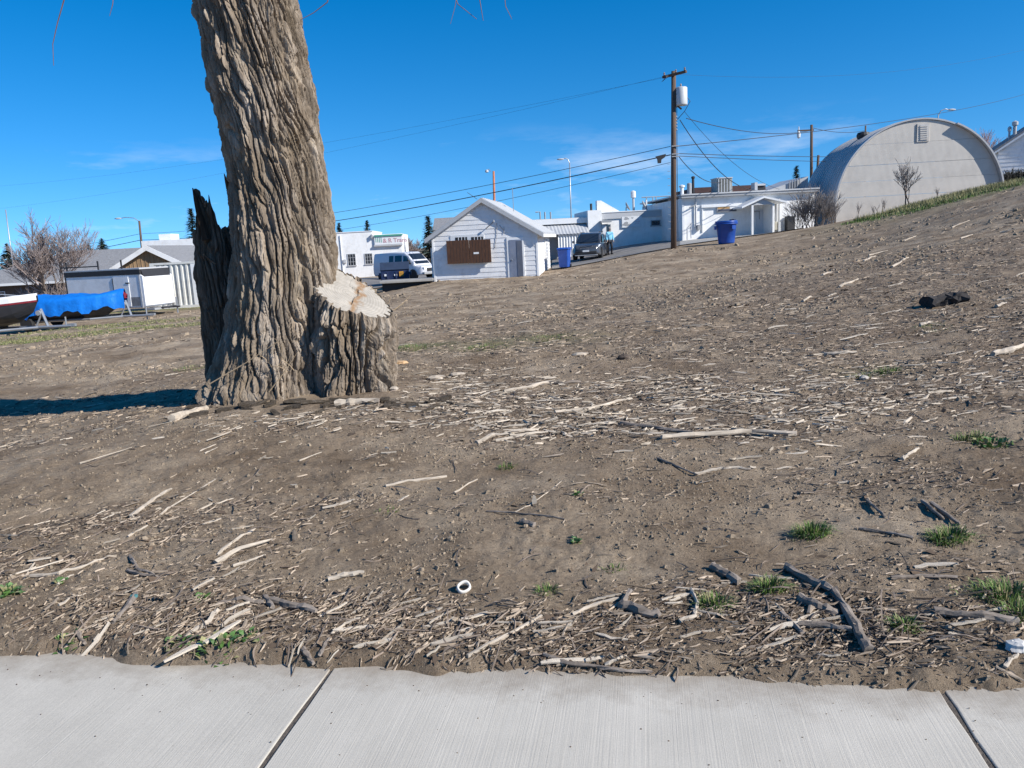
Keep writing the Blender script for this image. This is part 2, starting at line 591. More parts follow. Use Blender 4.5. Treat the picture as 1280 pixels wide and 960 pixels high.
# ---------------------------------------------------------------- pavement: broom-finished slabs with open joints
def concrete_material(name, base, broom):
    m = bpy.data.materials.new(name)
    m.use_nodes = True
    nt = m.node_tree
    p = nt.nodes['Principled BSDF']
    p.inputs['Roughness'].default_value = 0.88
    p.inputs['Specular IOR Level'].default_value = 0.25
    L = nt.links.new
    tc = nt.nodes.new('ShaderNodeTexCoord')
    def noise(sc, det, ro, stretch=None):
        n = nt.nodes.new('ShaderNodeTexNoise')
        n.inputs['Scale'].default_value = sc
        n.inputs['Detail'].default_value = det
        n.inputs['Roughness'].default_value = ro
        if stretch:
            mp = nt.nodes.new('ShaderNodeMapping')
            mp.inputs['Scale'].default_value = stretch
            L(tc.outputs['Object'], mp.inputs[0])
            L(mp.outputs[0], n.inputs['Vector'])
        else:
            L(tc.outputs['Object'], n.inputs['Vector'])
        return n.outputs['Fac']
    def ramp(src, stops):
        r = nt.nodes.new('ShaderNodeValToRGB')
        e = r.color_ramp.elements
        while len(e) < len(stops): e.new(0.5)
        for q, (pos, v) in zip(e, stops):
            q.position = pos
            q.color = (v[0], v[1], v[2], 1)
        L(src, r.inputs[0])
        return r.outputs[0]
    b = base
    c = ramp(noise(2.1, 7, 0.65), [(0.3, [q * 0.88 for q in b]), (0.7, [q * 1.06 for q in b])])
    f = ramp(noise(160, 4, 0.7), [(0.25, (0.80, 0.80, 0.80)), (0.55, (1, 1, 1)), (0.8, (1.06, 1.06, 1.06))])
    st = ramp(noise(1.0, 3, 0.6, (130, 1.2, 1)), [(0.3, (0.90, 0.90, 0.89)), (0.6, (1.02, 1.02, 1.02))])
    sp = ramp(noise(34, 3, 0.5), [(0.70, (1, 1, 1)), (0.80, (0.62, 0.58, 0.54))])
    # soil tracked onto the slab along its dirt side
    sx = nt.nodes.new('ShaderNodeSeparateXYZ')
    L(tc.outputs['Object'], sx.inputs[0])
    for q in ((f, 0.8), (st, 0.4 if broom else 0.0), (sp, 0.6)):
        x = nt.nodes.new('ShaderNodeMixRGB')
        x.blend_type = 'MULTIPLY'
        x.inputs[0].default_value = q[1]
        L(c, x.inputs[1])
        L(q[0], x.inputs[2])
        c = x.outputs[0]
    if broom:
        ad = nt.nodes.new('ShaderNodeMath')
        ad.operation = 'ADD'
        dn = nt.nodes.new('ShaderNodeMapRange')
        dn.inputs['From Min'].default_value = 0.3
        dn.inputs['From Max'].default_value = 0.7
        dn.inputs['To Min'].default_value = -0.14
        dn.inputs['To Max'].default_value = 0.10
        L(noise(7, 8, 0.75), dn.inputs['Value'])
        L(sx.outputs['Y'], ad.inputs[0])
        L(dn.outputs[0], ad.inputs[1])
        mr = nt.nodes.new('ShaderNodeMapRange')
        mr.inputs['From Min'].default_value = -0.16
        mr.inputs['From Max'].default_value = 0.08
        mr.inputs['To Max'].default_value = 0.75
        L(ad.outputs[0], mr.inputs['Value'])
        x = nt.nodes.new('ShaderNodeMixRGB')
        x.inputs[2].default_value = (0.27, 0.225, 0.175, 1)
        L(mr.outputs[0], x.inputs[0])
        L(c, x.inputs[1])
        c = x.outputs[0]
    L(c, p.inputs['Base Color'])
    b1 = nt.nodes.new('ShaderNodeBump')
    b1.inputs['Strength'].default_value = 0.35
    b1.inputs['Distance'].default_value = 0.004
    L(noise(1.0, 3, 0.6, (170, 1.5, 1)) if broom else noise(60, 6, 0.7), b1.inputs['Height'])
    b2 = nt.nodes.new('ShaderNodeBump')
    b2.inputs['Strength'].default_value = 0.3
    b2.inputs['Distance'].default_value = 0.003
    L(noise(220, 4, 0.7), b2.inputs['Height'])
    L(b1.outputs[0], b2.inputs['Normal'])
    L(b2.outputs[0], p.inputs['Normal'])
    return m
M_conc = concrete_material('broomed_concrete', (0.53, 0.49, 0.418), True)
M_conc2 = concrete_material('old_concrete', (0.36, 0.35, 0.33), False)
def flat(px, py):
    d = ray(px, py)
    return EYE + d * (-EYE.z / d.z)
def build_pavement():
    yaw = math.atan2(EDIR.y, EDIR.x)
    mid = (E0 + E1) / 2
    root = empty('sidewalk', (mid.x, mid.y, 0), yaw, 'pale broom finished concrete sidewalk beside the dirt lot', 'sidewalk')
    root['kind'] = 'structure'
    def loc(p):
        q = p - mid
        return q.dot(EDIR), q.dot(ENOR)
    j1 = (loc(flat(412, 838)), loc(flat(328, 958)))
    j2 = (loc(flat(1192, 880)), loc(flat(1237, 958)))
    print('JOINTS', j1, j2)
    a = (j1[0][0] + j1[1][0]) / 2
    b = (j2[0][0] + j2[1][0]) / 2
    step = b - a
    xs = [a + step * k for k in range(-5, 7)]
    for k in range(len(xs) - 1):
        g = 0.0065
        x0, x1 = xs[k] + g, xs[k + 1] - g
        # worn, slightly uneven edges
        n = 28
        pts = []
        for i in range(n + 1):
            t = i / n
            pts.append((x0 + (x1 - x0) * t, 0.11))
        for i in range(1, 12):
            pts.append((x1 - abs(0.006 * math.sin(i * 2.3 + k)), 0.11 - 1.95 * i / 12))
        pts.append((x1, -1.84)); pts.append((x0, -1.84))
        for i in range(11, 0, -1):
            pts.append((x0 + abs(0.006 * math.sin(i * 1.7 + k)), 0.11 - 1.95 * i / 12))
        m = MB()
        m.prism(pts, 'z', -0.1, -0.002 + 0.002 * (k % 2))
        m.build('slab', M_conc, root, bevel=0.004)
    MB().box(-9, 9, -1.8, .1, -.06, -.007).build('joint_filler', mat('joint_dirt', (.10, .082, .066), .95, .35, 40, bump=.8, bscale=90), root)
build_pavement()

# ---------------------------------------------------------------- the big tree
def worley(x, y, z, seed=0):
    """distances to the nearest and second nearest cell point, a random number and the offset from that cell's point"""
    x0, y0, z0 = np.floor(x), np.floor(y), np.floor(z)
    f1 = np.full(x.shape, 9.0); f2 = np.full(x.shape, 9.0)
    rid = np.zeros(x.shape); oz = np.zeros(x.shape); ox = np.zeros(x.shape)
    for i in (-1, 0, 1):
        for j in (-1, 0, 1):
            for k in (-1, 0, 1):
                hh = _hash(x0 + i, y0 + j, z0 + k, seed)
                ax = x0 + i + (hh & 1023) / 1023.0
                ay = y0 + j + ((hh >> 10) & 1023) / 1023.0
                az = z0 + k + ((hh >> 20) & 1023) / 1023.0
                d = (x - ax) ** 2 + (y - ay) ** 2 + (z - az) ** 2
                m1 = d < f1
                f2 = np.where(m1, f1, np.minimum(f2, d))
                rid = np.where(m1, ((hh * 2654435761) & 0xFFFF) / 65535.0, rid)
                oz = np.where(m1, z - az, oz)
                ox = np.where(m1, (x - ax) + (y - ay), ox)
                f1 = np.where(m1, d, f1)
    return np.sqrt(f1), np.sqrt(f2), rid, oz, ox
TONE = []
def toned(o, rows, nth):
    """store each bark plate's own greyness as a vertex attribute"""
    t = TONE[-1]
    if t.shape[0] < rows: t = np.vstack([t] + [t[-1:]] * (rows - t.shape[0]))
    at_ = o.data.attributes.new('tone', 'FLOAT', 'POINT')
    at_.data.foreach_set('value', np.ascontiguousarray(t, dtype=np.float32).ravel())
    return o
def bark_disp(th, z, seed=0, n=38, lon=0.5, amp=0.06, spiral=0.10, R0=0.55):
    """furrowed bark: long connected ridges that wander, split and rejoin, broken into plates; spiral leans them"""
    ang = th + spiral * z / R0
    x, y = np.cos(ang) * R0, np.sin(ang) * R0
    lam = 2 * math.pi * R0 / n
    w1 = 1.5 * perlin(x / (lam * 2.6), y / (lam * 2.6), z / lon, seed + 1) + 0.30 * perlin(x / lam, y / lam, z / (lon * .3), seed + 2)
    f = n * ang / (2 * math.pi) + w1
    e = np.abs(2 * (f - np.floor(f)) - 1)
    ridge = sstep(0.0, 0.42, 1 - e) * (0.8 + 0.2 * (1 - e))
    w2 = 1.6 * perlin(x / (lam * 1.7), y / (lam * 1.7), z / (lon * .6), seed + 3) + 0.35 * perlin(x / (lam * .7), y / (lam * .7), z / (lon * .2), seed + 4)
    n2 = round(n * 1.7)
    f2 = n2 * ang / (2 * math.pi) + w2 + 0.3
    e2 = np.abs(2 * (f2 - np.floor(f2)) - 1)
    ridge2 = sstep(0.0, 0.4, 1 - e2)
    hgt = 0.75 + 0.9 * perlin(x / (lam * 1.3), y / (lam * 1.3), z / (lon * .45), seed + 5)
    f1, fw, rid, oz, ox = worley(x / (lam * .9), y / (lam * .9), z / (lon * .55), seed + 6)
    crack = sstep(0.0, 0.16, fw - f1)
    gr = perlin(x / .010, y / .010, z / .09, seed + 7) + 0.7 * perlin(x / .018, y / .018, z / .025, seed + 8)
    d = 0.60 * ridge * hgt + 0.20 * ridge2 * (0.4 + 0.6 * ridge) + 0.42 * (rid - 0.35) * crack * ridge + 0.12 * crack - 0.16 * oz * ridge + 0.085 * gr
    TONE.append(np.clip(0.72 + 0.55 * rid + 0.25 * perlin(x / .05, y / .05, z / .3, seed + 9), .4, 1.4))
    return amp * d
def bark_material(name='bark', dark=None):
    m = bpy.data.materials.new(name)
    m.use_nodes = True
    nt = m.node_tree
    p = nt.nodes['Principled BSDF']
    p.inputs['Roughness'].default_value = 0.92
    p.inputs['Specular IOR Level'].default_value = 0.15
    L = nt.links.new
    tc = nt.nodes.new('ShaderNodeTexCoord')
    def noise(sc, det, stretch):
        mp = nt.nodes.new('ShaderNodeMapping')
        mp.inputs['Scale'].default_value = stretch
        L(tc.outputs['Object'], mp.inputs[0])
        n = nt.nodes.new('ShaderNodeTexNoise')
        n.inputs['Scale'].default_value = sc
        n.inputs['Detail'].default_value = det
        n.inputs['Roughness'].default_value = 0.65
        L(mp.outputs[0], n.inputs['Vector'])
        return n.outputs['Fac']
    r = nt.nodes.new('ShaderNodeValToRGB')
    e = r.color_ramp.elements
    e.new(0.5)
    for q, (pos, c) in zip(e, dark or [(0.3, (0.155, 0.122, 0.09)), (0.52, (0.27, 0.225, 0.178)), (0.74, (0.44, 0.39, 0.325))]):
        q.position = pos
        q.color = (*c, 1)
    L(noise(9, 7, (1, 1, 0.14)), r.inputs[0])
    r2 = nt.nodes.new('ShaderNodeValToRGB')
    r2.color_ramp.elements[0].position = 0.35
    r2.color_ramp.elements[0].color = (0.80, 0.74, 0.64, 1)
    r2.color_ramp.elements[1].position = 0.65
    r2.color_ramp.elements[1].color = (1.06, 1.05, 1.05, 1)
    L(noise(2.2, 4, (1, 1, 0.5)), r2.inputs[0])
    x = nt.nodes.new('ShaderNodeMixRGB')
    x.blend_type = 'MULTIPLY'
    x.inputs[0].default_value = 1
    L(r.outputs[0], x.inputs[1])
    L(r2.outputs[0], x.inputs[2])
    ta = nt.nodes.new('ShaderNodeAttribute')
    ta.attribute_name = 'tone'
    fb = nt.nodes.new('ShaderNodeMath'); fb.operation = 'MAXIMUM'      # parts without plates keep one tone
    fb.inputs[1].default_value = 0.4
    L(ta.outputs['Fac'], fb.inputs[0])
    cb = nt.nodes.new('ShaderNodeCombineXYZ')
    for i in range(3): L(fb.outputs[0], cb.inputs[i])
    x3 = nt.nodes.new('ShaderNodeMixRGB'); x3.blend_type = 'MULTIPLY'; x3.inputs[0].default_value = 1
    L(x.outputs[0], x3.inputs[1]); L(cb.outputs[0], x3.inputs[2])
    L(x3.outputs[0], p.inputs['Base Color'])
    b = nt.nodes.new('ShaderNodeBump')
    b.inputs['Strength'].default_value = 0.9
    b.inputs['Distance'].default_value = 0.02
    L(noise(60, 7, (1, 1, 0.16)), b.inputs['Height'])
    L(b.outputs[0], p.inputs['Normal'])
    return m
M_bark = bark_material()
M_rot_shade = bark_material('rotten_shaded_shell', [(0.3, (0.06, 0.048, 0.037)), (0.52, (0.125, 0.102, 0.08)), (0.74, (0.23, 0.195, 0.16))])  # dark rotten wood, with the trunk's shade also put into its colour
def cut_wood(cx, cy):
    """sawn end grain: rings, checks and a brown rotten streak, weathered grey"""
    m = mat('cut_wood', (0.40, 0.36, 0.30), 0.85, 0.14, 5, bump=0.5, bscale=45, stretch=(1, 5, 1), dirt=((0.27, 0.24, 0.20), 0.6, 3.2))
    nt = m.node_tree
    L = nt.links.new
    p = nt.nodes['Principled BSDF']
    src = p.inputs['Base Color'].links[0].from_socket
    tc = nt.nodes.new('ShaderNodeTexCoord')
    mp = nt.nodes.new('ShaderNodeMapping')
    mp.inputs['Location'].default_value = (-cx, -cy, 0)
    L(tc.outputs['Object'], mp.inputs[0])
    wv = nt.nodes.new('ShaderNodeTexWave')
    wv.wave_type = 'RINGS'
    wv.rings_direction = 'Z'
    wv.inputs['Scale'].default_value = 11
    wv.inputs['Distortion'].default_value = 2.5
    wv.inputs['Detail'].default_value = 4
    L(mp.outputs[0], wv.inputs['Vector'])
    r = nt.nodes.new('ShaderNodeMapRange')
    r.inputs['To Min'].default_value = 0.88
    r.inputs['To Max'].default_value = 1.05
    L(wv.outputs['Fac'], r.inputs['Value'])
    x = nt.nodes.new('ShaderNodeMixRGB')
    x.blend_type = 'MULTIPLY'
    x.inputs[0].default_value = 1
    cb = nt.nodes.new('ShaderNodeCombineXYZ')
    for i in range(3): L(r.outputs[0], cb.inputs[i])
    L(src, x.inputs[1]); L(cb.outputs[0], x.inputs[2])
    # rot streak along a crack right of the pith
    sx = nt.nodes.new('ShaderNodeSeparateXYZ')
    L(mp.outputs[0], sx.inputs[0])
    nz = nt.nodes.new('ShaderNodeTexNoise')
    nz.inputs['Scale'].default_value = 9
    L(tc.outputs['Object'], nz.inputs['Vector'])
    ad = nt.nodes.new('ShaderNodeMath'); ad.operation = 'MULTIPLY_ADD'
    ad.inputs[1].default_value = 0.22
    L(nz.outputs['Fac'], ad.inputs[0]); L(sx.outputs['X'], ad.inputs[2])
    s2 = nt.nodes.new('ShaderNodeMath'); s2.operation = 'SUBTRACT'
    s2.inputs[1].default_value = 0.21
    L(ad.outputs[0], s2.inputs[0])
    ab = nt.nodes.new('ShaderNodeMath'); ab.operation = 'ABSOLUTE'
    L(s2.outputs[0], ab.inputs[0])
    mr = nt.nodes.new('ShaderNodeMapRange')
    mr.inputs['From Min'].default_value = 0.055
    mr.inputs['From Max'].default_value = 0.005
    mr.inputs['To Max'].default_value = 0.85
    L(ab.outputs[0], mr.inputs['Value'])
    x2 = nt.nodes.new('ShaderNodeMixRGB')
    x2.inputs[2].default_value = (0.26, 0.14, 0.055, 1)
    L(mr.outputs[0], x2.inputs[0]); L(x.outputs[0], x2.inputs[1])
    L(x2.outputs[0], p.inputs['Base Color'])
    return m
M_twig = mat('twig', (0.16, 0.09, 0.07), 0.8, 0.2, 10)
TY = 8.95
def tree():
    base = ground(345, 492)
    tb = Vector((at(345, 490, TY).x, TY, hz(at(345, 490, TY).x, TY)))
    root = empty('willow_tree', tb, 0, 'huge leaning tree with deeply furrowed grey bark and sawn-off stump at its foot', 'tree')
    ppm = None
    cen = []                                           # (z, x, radius) read along the trunk
    for px, py, rp in ((340, 497, 84), (345, 455, 76), (353, 400, 71), (357, 340, 67), (352, 260, 61), (345, 200, 60), (327, 100, 61), (307, 0, 61)):
        p = at(px, py, TY)
        cen.append((p.z - tb.z, p.x - tb.x, rp / F * TY * 1.0))
    cen.sort()
    z_, x_, r_ = map(np.array, zip(*cen))
    z_ = np.concatenate([[-0.5], z_, [6.0, 8.5]])
    x_ = np.concatenate([[x_[0]], x_, [x_[-1] - 0.28, x_[-1] - 0.75]])
    r_ = np.concatenate([[r_[0] * 1.06], r_, [0.52, 0.36]])
    nth, nz = 410, 440
    zz = np.concatenate([np.linspace(-0.4, 4.75, nz - 24), np.linspace(4.9, 8.4, 24)])
    th = np.linspace(0, 2 * math.pi, nth, endpoint=False)
    Z, T = np.meshgrid(zz, th, indexing='ij')
    cx = np.interp(Z, z_, x_)
    rr = np.interp(Z, z_, r_) - 0.085
    k = np.ones(9) / 9
    px, py = np.cos(T), np.sin(T)
    d = bark_disp(T, Z, seed=40, n=40, lon=0.62, amp=0.085, spiral=0.16)
    lump = 0.035 * perlin(px * 1.1, py * 1.1, Z / 0.9, 77) + 0.02 * perlin(px * 2.4, py * 2.4, Z / 0.7, 78)
    flare = 0.10 * np.exp(-np.clip(Z, 0, 9) / 0.25) * (0.5 + perlin(px * 2, py * 2, Z / 2, 79))
    rad = rr + d + lump + flare
    V = np.stack([cx + rad * px, rad * py, Z], -1).reshape(-1, 3)
    toned(np_mesh('trunk', V, grid_faces(nth, len(zz), True), M_bark, False, root), len(zz), nth)
    # sawn second stem in front right
    sc = at(441, 430, TY - .25)
    sx, sy = sc.x - tb.x, -0.25
    nth, nz = 380, 190
    th = np.linspace(0, 2 * math.pi, nth, endpoint=False)
    t = np.linspace(0, 1, nz)
    TT, T = np.meshgrid(t, th, indexing='ij')
    px, py = np.cos(T), np.sin(T)
    def ztop(x, y):
        return 1.17 - tb.z - 0.50 * (x - sx) + 0.44 * (y - sy)
    rbase = 0.425
    x0, y0 = sx + rbase * px, sy + rbase * py
    zt = np.clip(ztop(x0, y0), 0.2, 3)
    Z = -0.35 + (zt + 0.35) * TT
    shape = 1 + 0.10 * np.cos(2 * T + 0.6) + 0.05 * np.cos(3 * T)
    rr = rbase * shape * (0.90 + 0.13 * np.clip(Z / 1.1, 0, 1.2)) - 0.10 + 0.03 * np.exp(-np.clip(Z, 0, 9) / 0.12)
    d = bark_disp(T, Z, seed=140, n=22, lon=0.6, amp=0.15, spiral=-0.05, R0=.42) * (1 - 0.45 * sstep(0.8, 1.0, TT))
    lump = 0.05 * perlin(px * 1.5, py * 1.5, Z / 0.6, 87)
    rad = rr + d + lump
    lean = 0.05 - 0.07 * Z
    xt, yt = (sx + rad * px - lean)[-1], (sy + rad * py)[-1]
    Z = -0.35 + (ztop(xt, yt)[None, :] + 0.35) * TT
    V = np.stack([sx + rad * px - lean, sy + rad * py, Z], -1)
    # bark edge is broken a little above and below the saw cut
    V[-1, :, 2] += 0.012 * perlin(px[-1] * 9, py[-1] * 9, 0.5, 91)
    st = np_mesh('cut_stump', V.reshape(-1, 3), grid_faces(nth, nz, True), M_bark, False, root)
    toned(st, nz, nth)
    # sawn face: rings of a shallow disc inside the bark
    nr = 26
    rim = V[-1].copy()
    rc = rim.mean(0)
    rl = np.hypot(rim[:, 0] - rc[0], rim[:, 1] - rc[1])
    kk = np.ones(25) / 25
    rl2 = np.convolve(np.concatenate([rl[-12:], rl, rl[:12]]), kk, 'valid')
    rim[:, :2] = rc[:2] + (rim[:, :2] - rc[:2]) * (np.minimum(rl * 1.0, rl2 * 0.99) / rl)[:, None]
    ctr = rim.mean(0)
    rows = []
    for i in range(nr):
        s = i / (nr - 1)
        q = ctr + (rim - ctr) * s
        q[:, 2] = ztop(q[:, 0], q[:, 1]) - 0.012 + 0.006 * perlin(q[:, 0] / .05, q[:, 1] / .3, 0.2, 93) - 0.03 * np.exp(-((q[:, 0] - sx - 0.06) / 0.05) ** 2) * (perlin(q[:, 0] / .1, q[:, 1] / .2, 0.4, 95) > -0.1)
        rows.append(q)
    V2 = np.stack(rows)
    np_mesh('cut_face', V2.reshape(-1, 3), grid_faces(nth, nr, True), cut_wood(sx, sy), False, st)
    # broken hollow shell on the left
    hc = at(277, 400, TY)
    hx, hy = hc.x - tb.x + .085, 0.16
    nth, nz = 260, 200
    th = np.linspace(0, 2 * math.pi, nth, endpoint=False)
    t = np.linspace(0, 1, nz)
    TT, T = np.meshgrid(t, th, indexing='ij')
    px, py = np.cos(T), np.sin(T)
    zs = at(277, 292, TY).z - tb.z
    spike = at(277, 243, TY).z - tb.z - zs
    ang = (T + math.pi) % (2 * math.pi) - math.pi
    jag = 0.10 * np.abs(perlin(px * 3, py * 3, 0.3, 101)) + 0.09 * np.abs(perlin(px * 9, py * 9, 0.3, 102))
    prof = zs + jag + spike * np.exp(-((np.abs(ang + math.pi / 2) - 0.15) / 0.5) ** 4) * (0.86 + 0.25 * perlin(px * 8, py * 8, .2, 103)) 
    Z = -0.35 + (prof + 0.35) * TT
    w = 0.235 - 0.075 * sstep(zs - 0.45, zs + spike * .6, Z)
    d = bark_disp(T, Z, seed=240, n=20, lon=0.6, amp=0.06, spiral=0.0, R0=.3)
    rad = w + d - 0.02
    V = np.stack([hx - 0.03 - 0.05 * Z + rad * px + 0.13 * np.exp(-np.clip(Z, 0, 9) / .35) * np.minimum(px, 0), hy + rad * py * 1.1, Z], -1)
    inner = V[-1:].copy()
    rings = [V]
    c0 = V[-1].mean(0)
    for k_, dz in ((0.72, -0.02), (0.62, -0.30), (0.5, -0.8)):
        q = V[-1].copy()
        q[:, :2] = c0[:2] + (q[:, :2] - c0[:2]) * k_
        q[:, 2] = q[:, 2] + dz
        rings.append(q[None])
    V = np.concatenate(rings)
    sh = np_mesh('broken_shell', V.reshape(-1, 3), grid_faces(nth, V.shape[0], True), M_rot_shade, False, root)
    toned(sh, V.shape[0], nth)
    m = MB()
    a, b = at(258, 300, TY - .1) - tb, at(240.5, 235, TY - .1) - tb
    pts = [a.lerp(b, q) + Vector((0.004 * math.sin(q * 9), 0, 0)) for q in (0, .25, .5, .75, 1)]
    m.tube(pts, [.05, .042, .036, .028, .006], 5)
    m.build('splinter', M_rot_shade, sh)
    for (x0, y0, x1, y1, wd) in ((297, 262, 281, 285, .02), (300, 285, 284, 268, .025), (262, 330, 250, 318, .015), (291, 200, 288, 180, .02), (247, 40, 243, 22, .02), (280, 235, 276, 216, .018)):
        a, b = at(x1 if y1 > y0 else x0, max(y0, y1), TY - .25) - tb, at(x0 if y1 > y0 else x1, min(y0, y1), TY - .3) - tb
        a.y += 0.15; b.y += 0.1
        mm = MB().tube([a, a.lerp(b, .5), b], [wd * 1.6, wd, .004], 4)
        mm.build('bark_sliver', M_bark, root)
    # bark buttress low at the front left
    bc = at(317, 460, TY - .50)
    bxx, byy = bc.x - tb.x, bc.y - tb.y
    nth, nz = 320, 130
    th = np.linspace(0, 2 * math.pi, nth, endpoint=False)
    t = np.linspace(0, 1, nz)
    TT, T = np.meshgrid(t, th, indexing='ij')
    px, py = np.cos(T), np.sin(T)
    top = 0.50 + 0.18 * perlin(px * 2, py * 2, .3, 111) + 0.06 * perlin(px * 7, py * 7, .3, 112)
    Z = -0.35 + (top + 0.35) * TT
    w = 0.45 * (1 - 0.50 * sstep(0.1, 1.0, np.clip(Z, 0, 9) / 0.62) ) + 0.05
    d = bark_disp(T, Z, seed=340, n=22, lon=0.52, amp=0.14, spiral=0.3, R0=.5)
    lump = 0.07 * perlin(px * 1.6, py * 1.6, Z / .4, 113)
    rad = w + d + lump - 0.06
    V = np.stack([bxx + 0.14 * np.clip(Z, 0, 1) + rad * px * 1.08, byy + 0.10 + 0.55 * np.clip(Z, 0, 1) + rad * py * 0.75, Z], -1)
    rings = [V]
    q = V[-1].copy()
    q[:, :2] = q[:, :2].mean(0) + (q[:, :2] - q[:, :2].mean(0)) * .1
    V = np.concatenate([V, q[None]])
    toned(np_mesh('root_buttress', V.reshape(-1, 3), grid_faces(nth, V.shape[0], True), M_bark, False, root), V.shape[0], nth)
    # limbs above and thin hanging twigs
    topx = float(np.interp(6.3, z_, x_))
    limbs = []
    for (dx, dy, dz, z0, r0) in ((-2.4, -0.4, 1.3, 6.2, .17), (2.3, 0.2, 1.2, 6.6, .15), (-1.0, 1.8, 2.0, 7.0, .16), (0.9, -1.0, 2.4, 7.4, .16), (-0.4, 0.3, 2.6, 7.9, .26)):
        p0 = Vector((float(np.interp(z0, z_, x_)), 0, z0))
        pts = [p0 + Vector((dx * q + .08 * math.sin(7 * q + dx), dy * q, dz * q - 0.25 * q * q)) for q in np.linspace(0, 1, 9)]
        MB().tube(pts, [r0 * (1 - .72 * q) for q in np.linspace(0, 1, 9)], 10).build('limb', M_bark, root, smooth=True)
        limbs.append(pts)
    def twig(pix, Y, r=0.004):
        pts = [at(a, b, Y) - tb for a, b in pix]
        MB().tube(pts, [r * (1 - .6 * i / (len(pts) - 1)) for i in range(len(pts))], 4).build('twig', M_twig, root)
    def up(pts, target):
        return pts
    for li, pix, Y in ((0, [(84, -40), (80, 0), (72, 28), (66, 55), (67, 82)], 7.9), (0, [(143, -30), (141, 5), (137, 20)], 8.0),
                       (1, [(420, -30), (409, 3), (392, 16), (375, 25)], 8.1), (1, [(592, -40), (600, 2), (604, 26)], 8.3), (1, [(560, -35), (572, 5), (596, 24)], 8.35),
                       (1, [(628, -40), (632, 8), (640, 24)], 8.4), (1, [(575, -30), (569, 8), (563, 30)], 8.3)):
        lp = limbs[li]
        start = min(lp, key=lambda q: (q + tb - at(*pix[0], Y)).length)
        pts = [start] + [at(a, b, Y) - tb for a, b in pix]
        mid = start.lerp(pts[1], .5) + Vector((0, 0, .12))
        pts = [start, mid] + pts[1:]
        MB().tube(pts, [.009 - .0065 * i / (len(pts) - 1) for i in range(len(pts))], 4).build('twig', M_twig, root)
    # thin suckers and dead weed caught in the crotch of the stump
    rr_ = random.Random(5)
    for i in range(14):
        a = at(335 + rr_.uniform(0, 35), 445 + rr_.uniform(-15, 20), TY - .72) - tb
        pts = [a]
        d = Vector((rr_.uniform(-1, 1), rr_.uniform(-.5, .2), rr_.uniform(.2, 1))).normalized() * rr_.uniform(.03, .07)
        for q in range(3):
            pts.append(pts[-1] + d)
            d = d + Vector((rr_.uniform(-.03, .03), 0, rr_.uniform(-.03, .01)))
        MB().tube(pts, [.004, .003, .003, .001], 3).build('dead_sprig', M_straw, root)
    for (pa, pb, Y) in (((262, 480), (350, 425), TY - .8), ((336, 490), (372, 440), TY - .8), ((505, 386), (514, 368), TY - .1), ((484, 380), (488, 372), TY - .1)):
        a, b = at(*pa, Y) - tb, at(*pb, Y) - tb
        if pa[0] == 505: a = at(492, 388, TY - .15) - tb
        MB().tube([a, a.lerp(b, .5) + Vector((0, 0, -.015)), b], [.006, .005, .002], 4).build('sucker', M_straw, root)
    return root
M_straw = mat('dry_straw', (0.42, 0.31, 0.19), 0.9, 0.2, 30)
tree()

# ---------------------------------------------------------------- litter: materials
M_pale = mat('weathered_splinter', (0.50, 0.43, 0.34), 0.85, 0.22, 12, bump=0.4, bscale=60, stretch=(.2, 3, 3), orand=0.35)
M_chip = mat('wood_chips', (0.31, 0.245, 0.18), 0.9, 0.25, 20, island=0.72)
M_chip_d = mat('dark_litter', (0.125, 0.086, 0.056), 0.95, 0.25, 20, island=0.5)
M_twigs = mat('dead_twigs', (0.20, 0.155, 0.12), 0.9, 0.25, 25, island=0.5)
M_branch = mat('grey_branch', (0.19, 0.155, 0.125), 0.9, 0.35, 14, bump=0.8, bscale=50, stretch=(.35, 1, 1), dirt=((0.36, 0.31, 0.26), 0.6, 9))
M_branch_p = mat('peeled_branch', (0.44, 0.375, 0.295), 0.85, 0.35, 10, bump=0.5, bscale=40, stretch=(.3, 1, 1), dirt=((0.25, 0.19, 0.14), 0.6, 7))
M_clod = mat('clods', (0.275, 0.215, 0.15), 0.97, 0.2, 30, island=0.35, bump=0.6, bscale=90)
M_blade = mat('grass_blade', (0.10, 0.17, 0.035), 0.6, 0.3, 12, island=0.45, spec=0.3)
M_blade_dry = mat('dry_grass_blade', (0.28, 0.26, 0.12), 0.8, 0.3, 12, island=0.4)
M_leaf = mat('weed_leaf', (0.085, 0.17, 0.04), 0.55, 0.3, 14, island=0.35)
M_stone = mat('stone', (0.42, 0.38, 0.33), 0.9, 0.2, 30, bump=0.5, bscale=60)

def terrain_normal(x, y):
    e = 0.05
    dx = (h(x + e, y, False) - h(x - e, y, False)) / (2 * e)
    dy = (h(x, y + e, False) - h(x, y - e, False)) / (2 * e)
    return dx, dy
def frames(x, y, yaw, pitch, roll):
    """per-piece rotation matrices, laid on the local slope"""
    dx, dy = terrain_normal(x, y)
    cu, su = np.cos(yaw), np.sin(yaw)
    t = np.stack([cu, su, cu * dx + su * dy + np.tan(pitch)], -1)
    t /= np.linalg.norm(t, axis=-1, keepdims=True)
    n = np.stack([-dx, -dy, np.ones_like(dx)], -1)
    n /= np.linalg.norm(n, axis=-1, keepdims=True)
    b = np.cross(n, t)
    b /= np.linalg.norm(b, axis=-1, keepdims=True)
    n = np.cross(t, b)
    cr, sr = np.cos(roll)[:, None], np.sin(roll)[:, None]
    b2, n2 = b * cr + n * sr, n * cr - b * sr
    return np.stack([t, b2, n2], -1)                      # columns
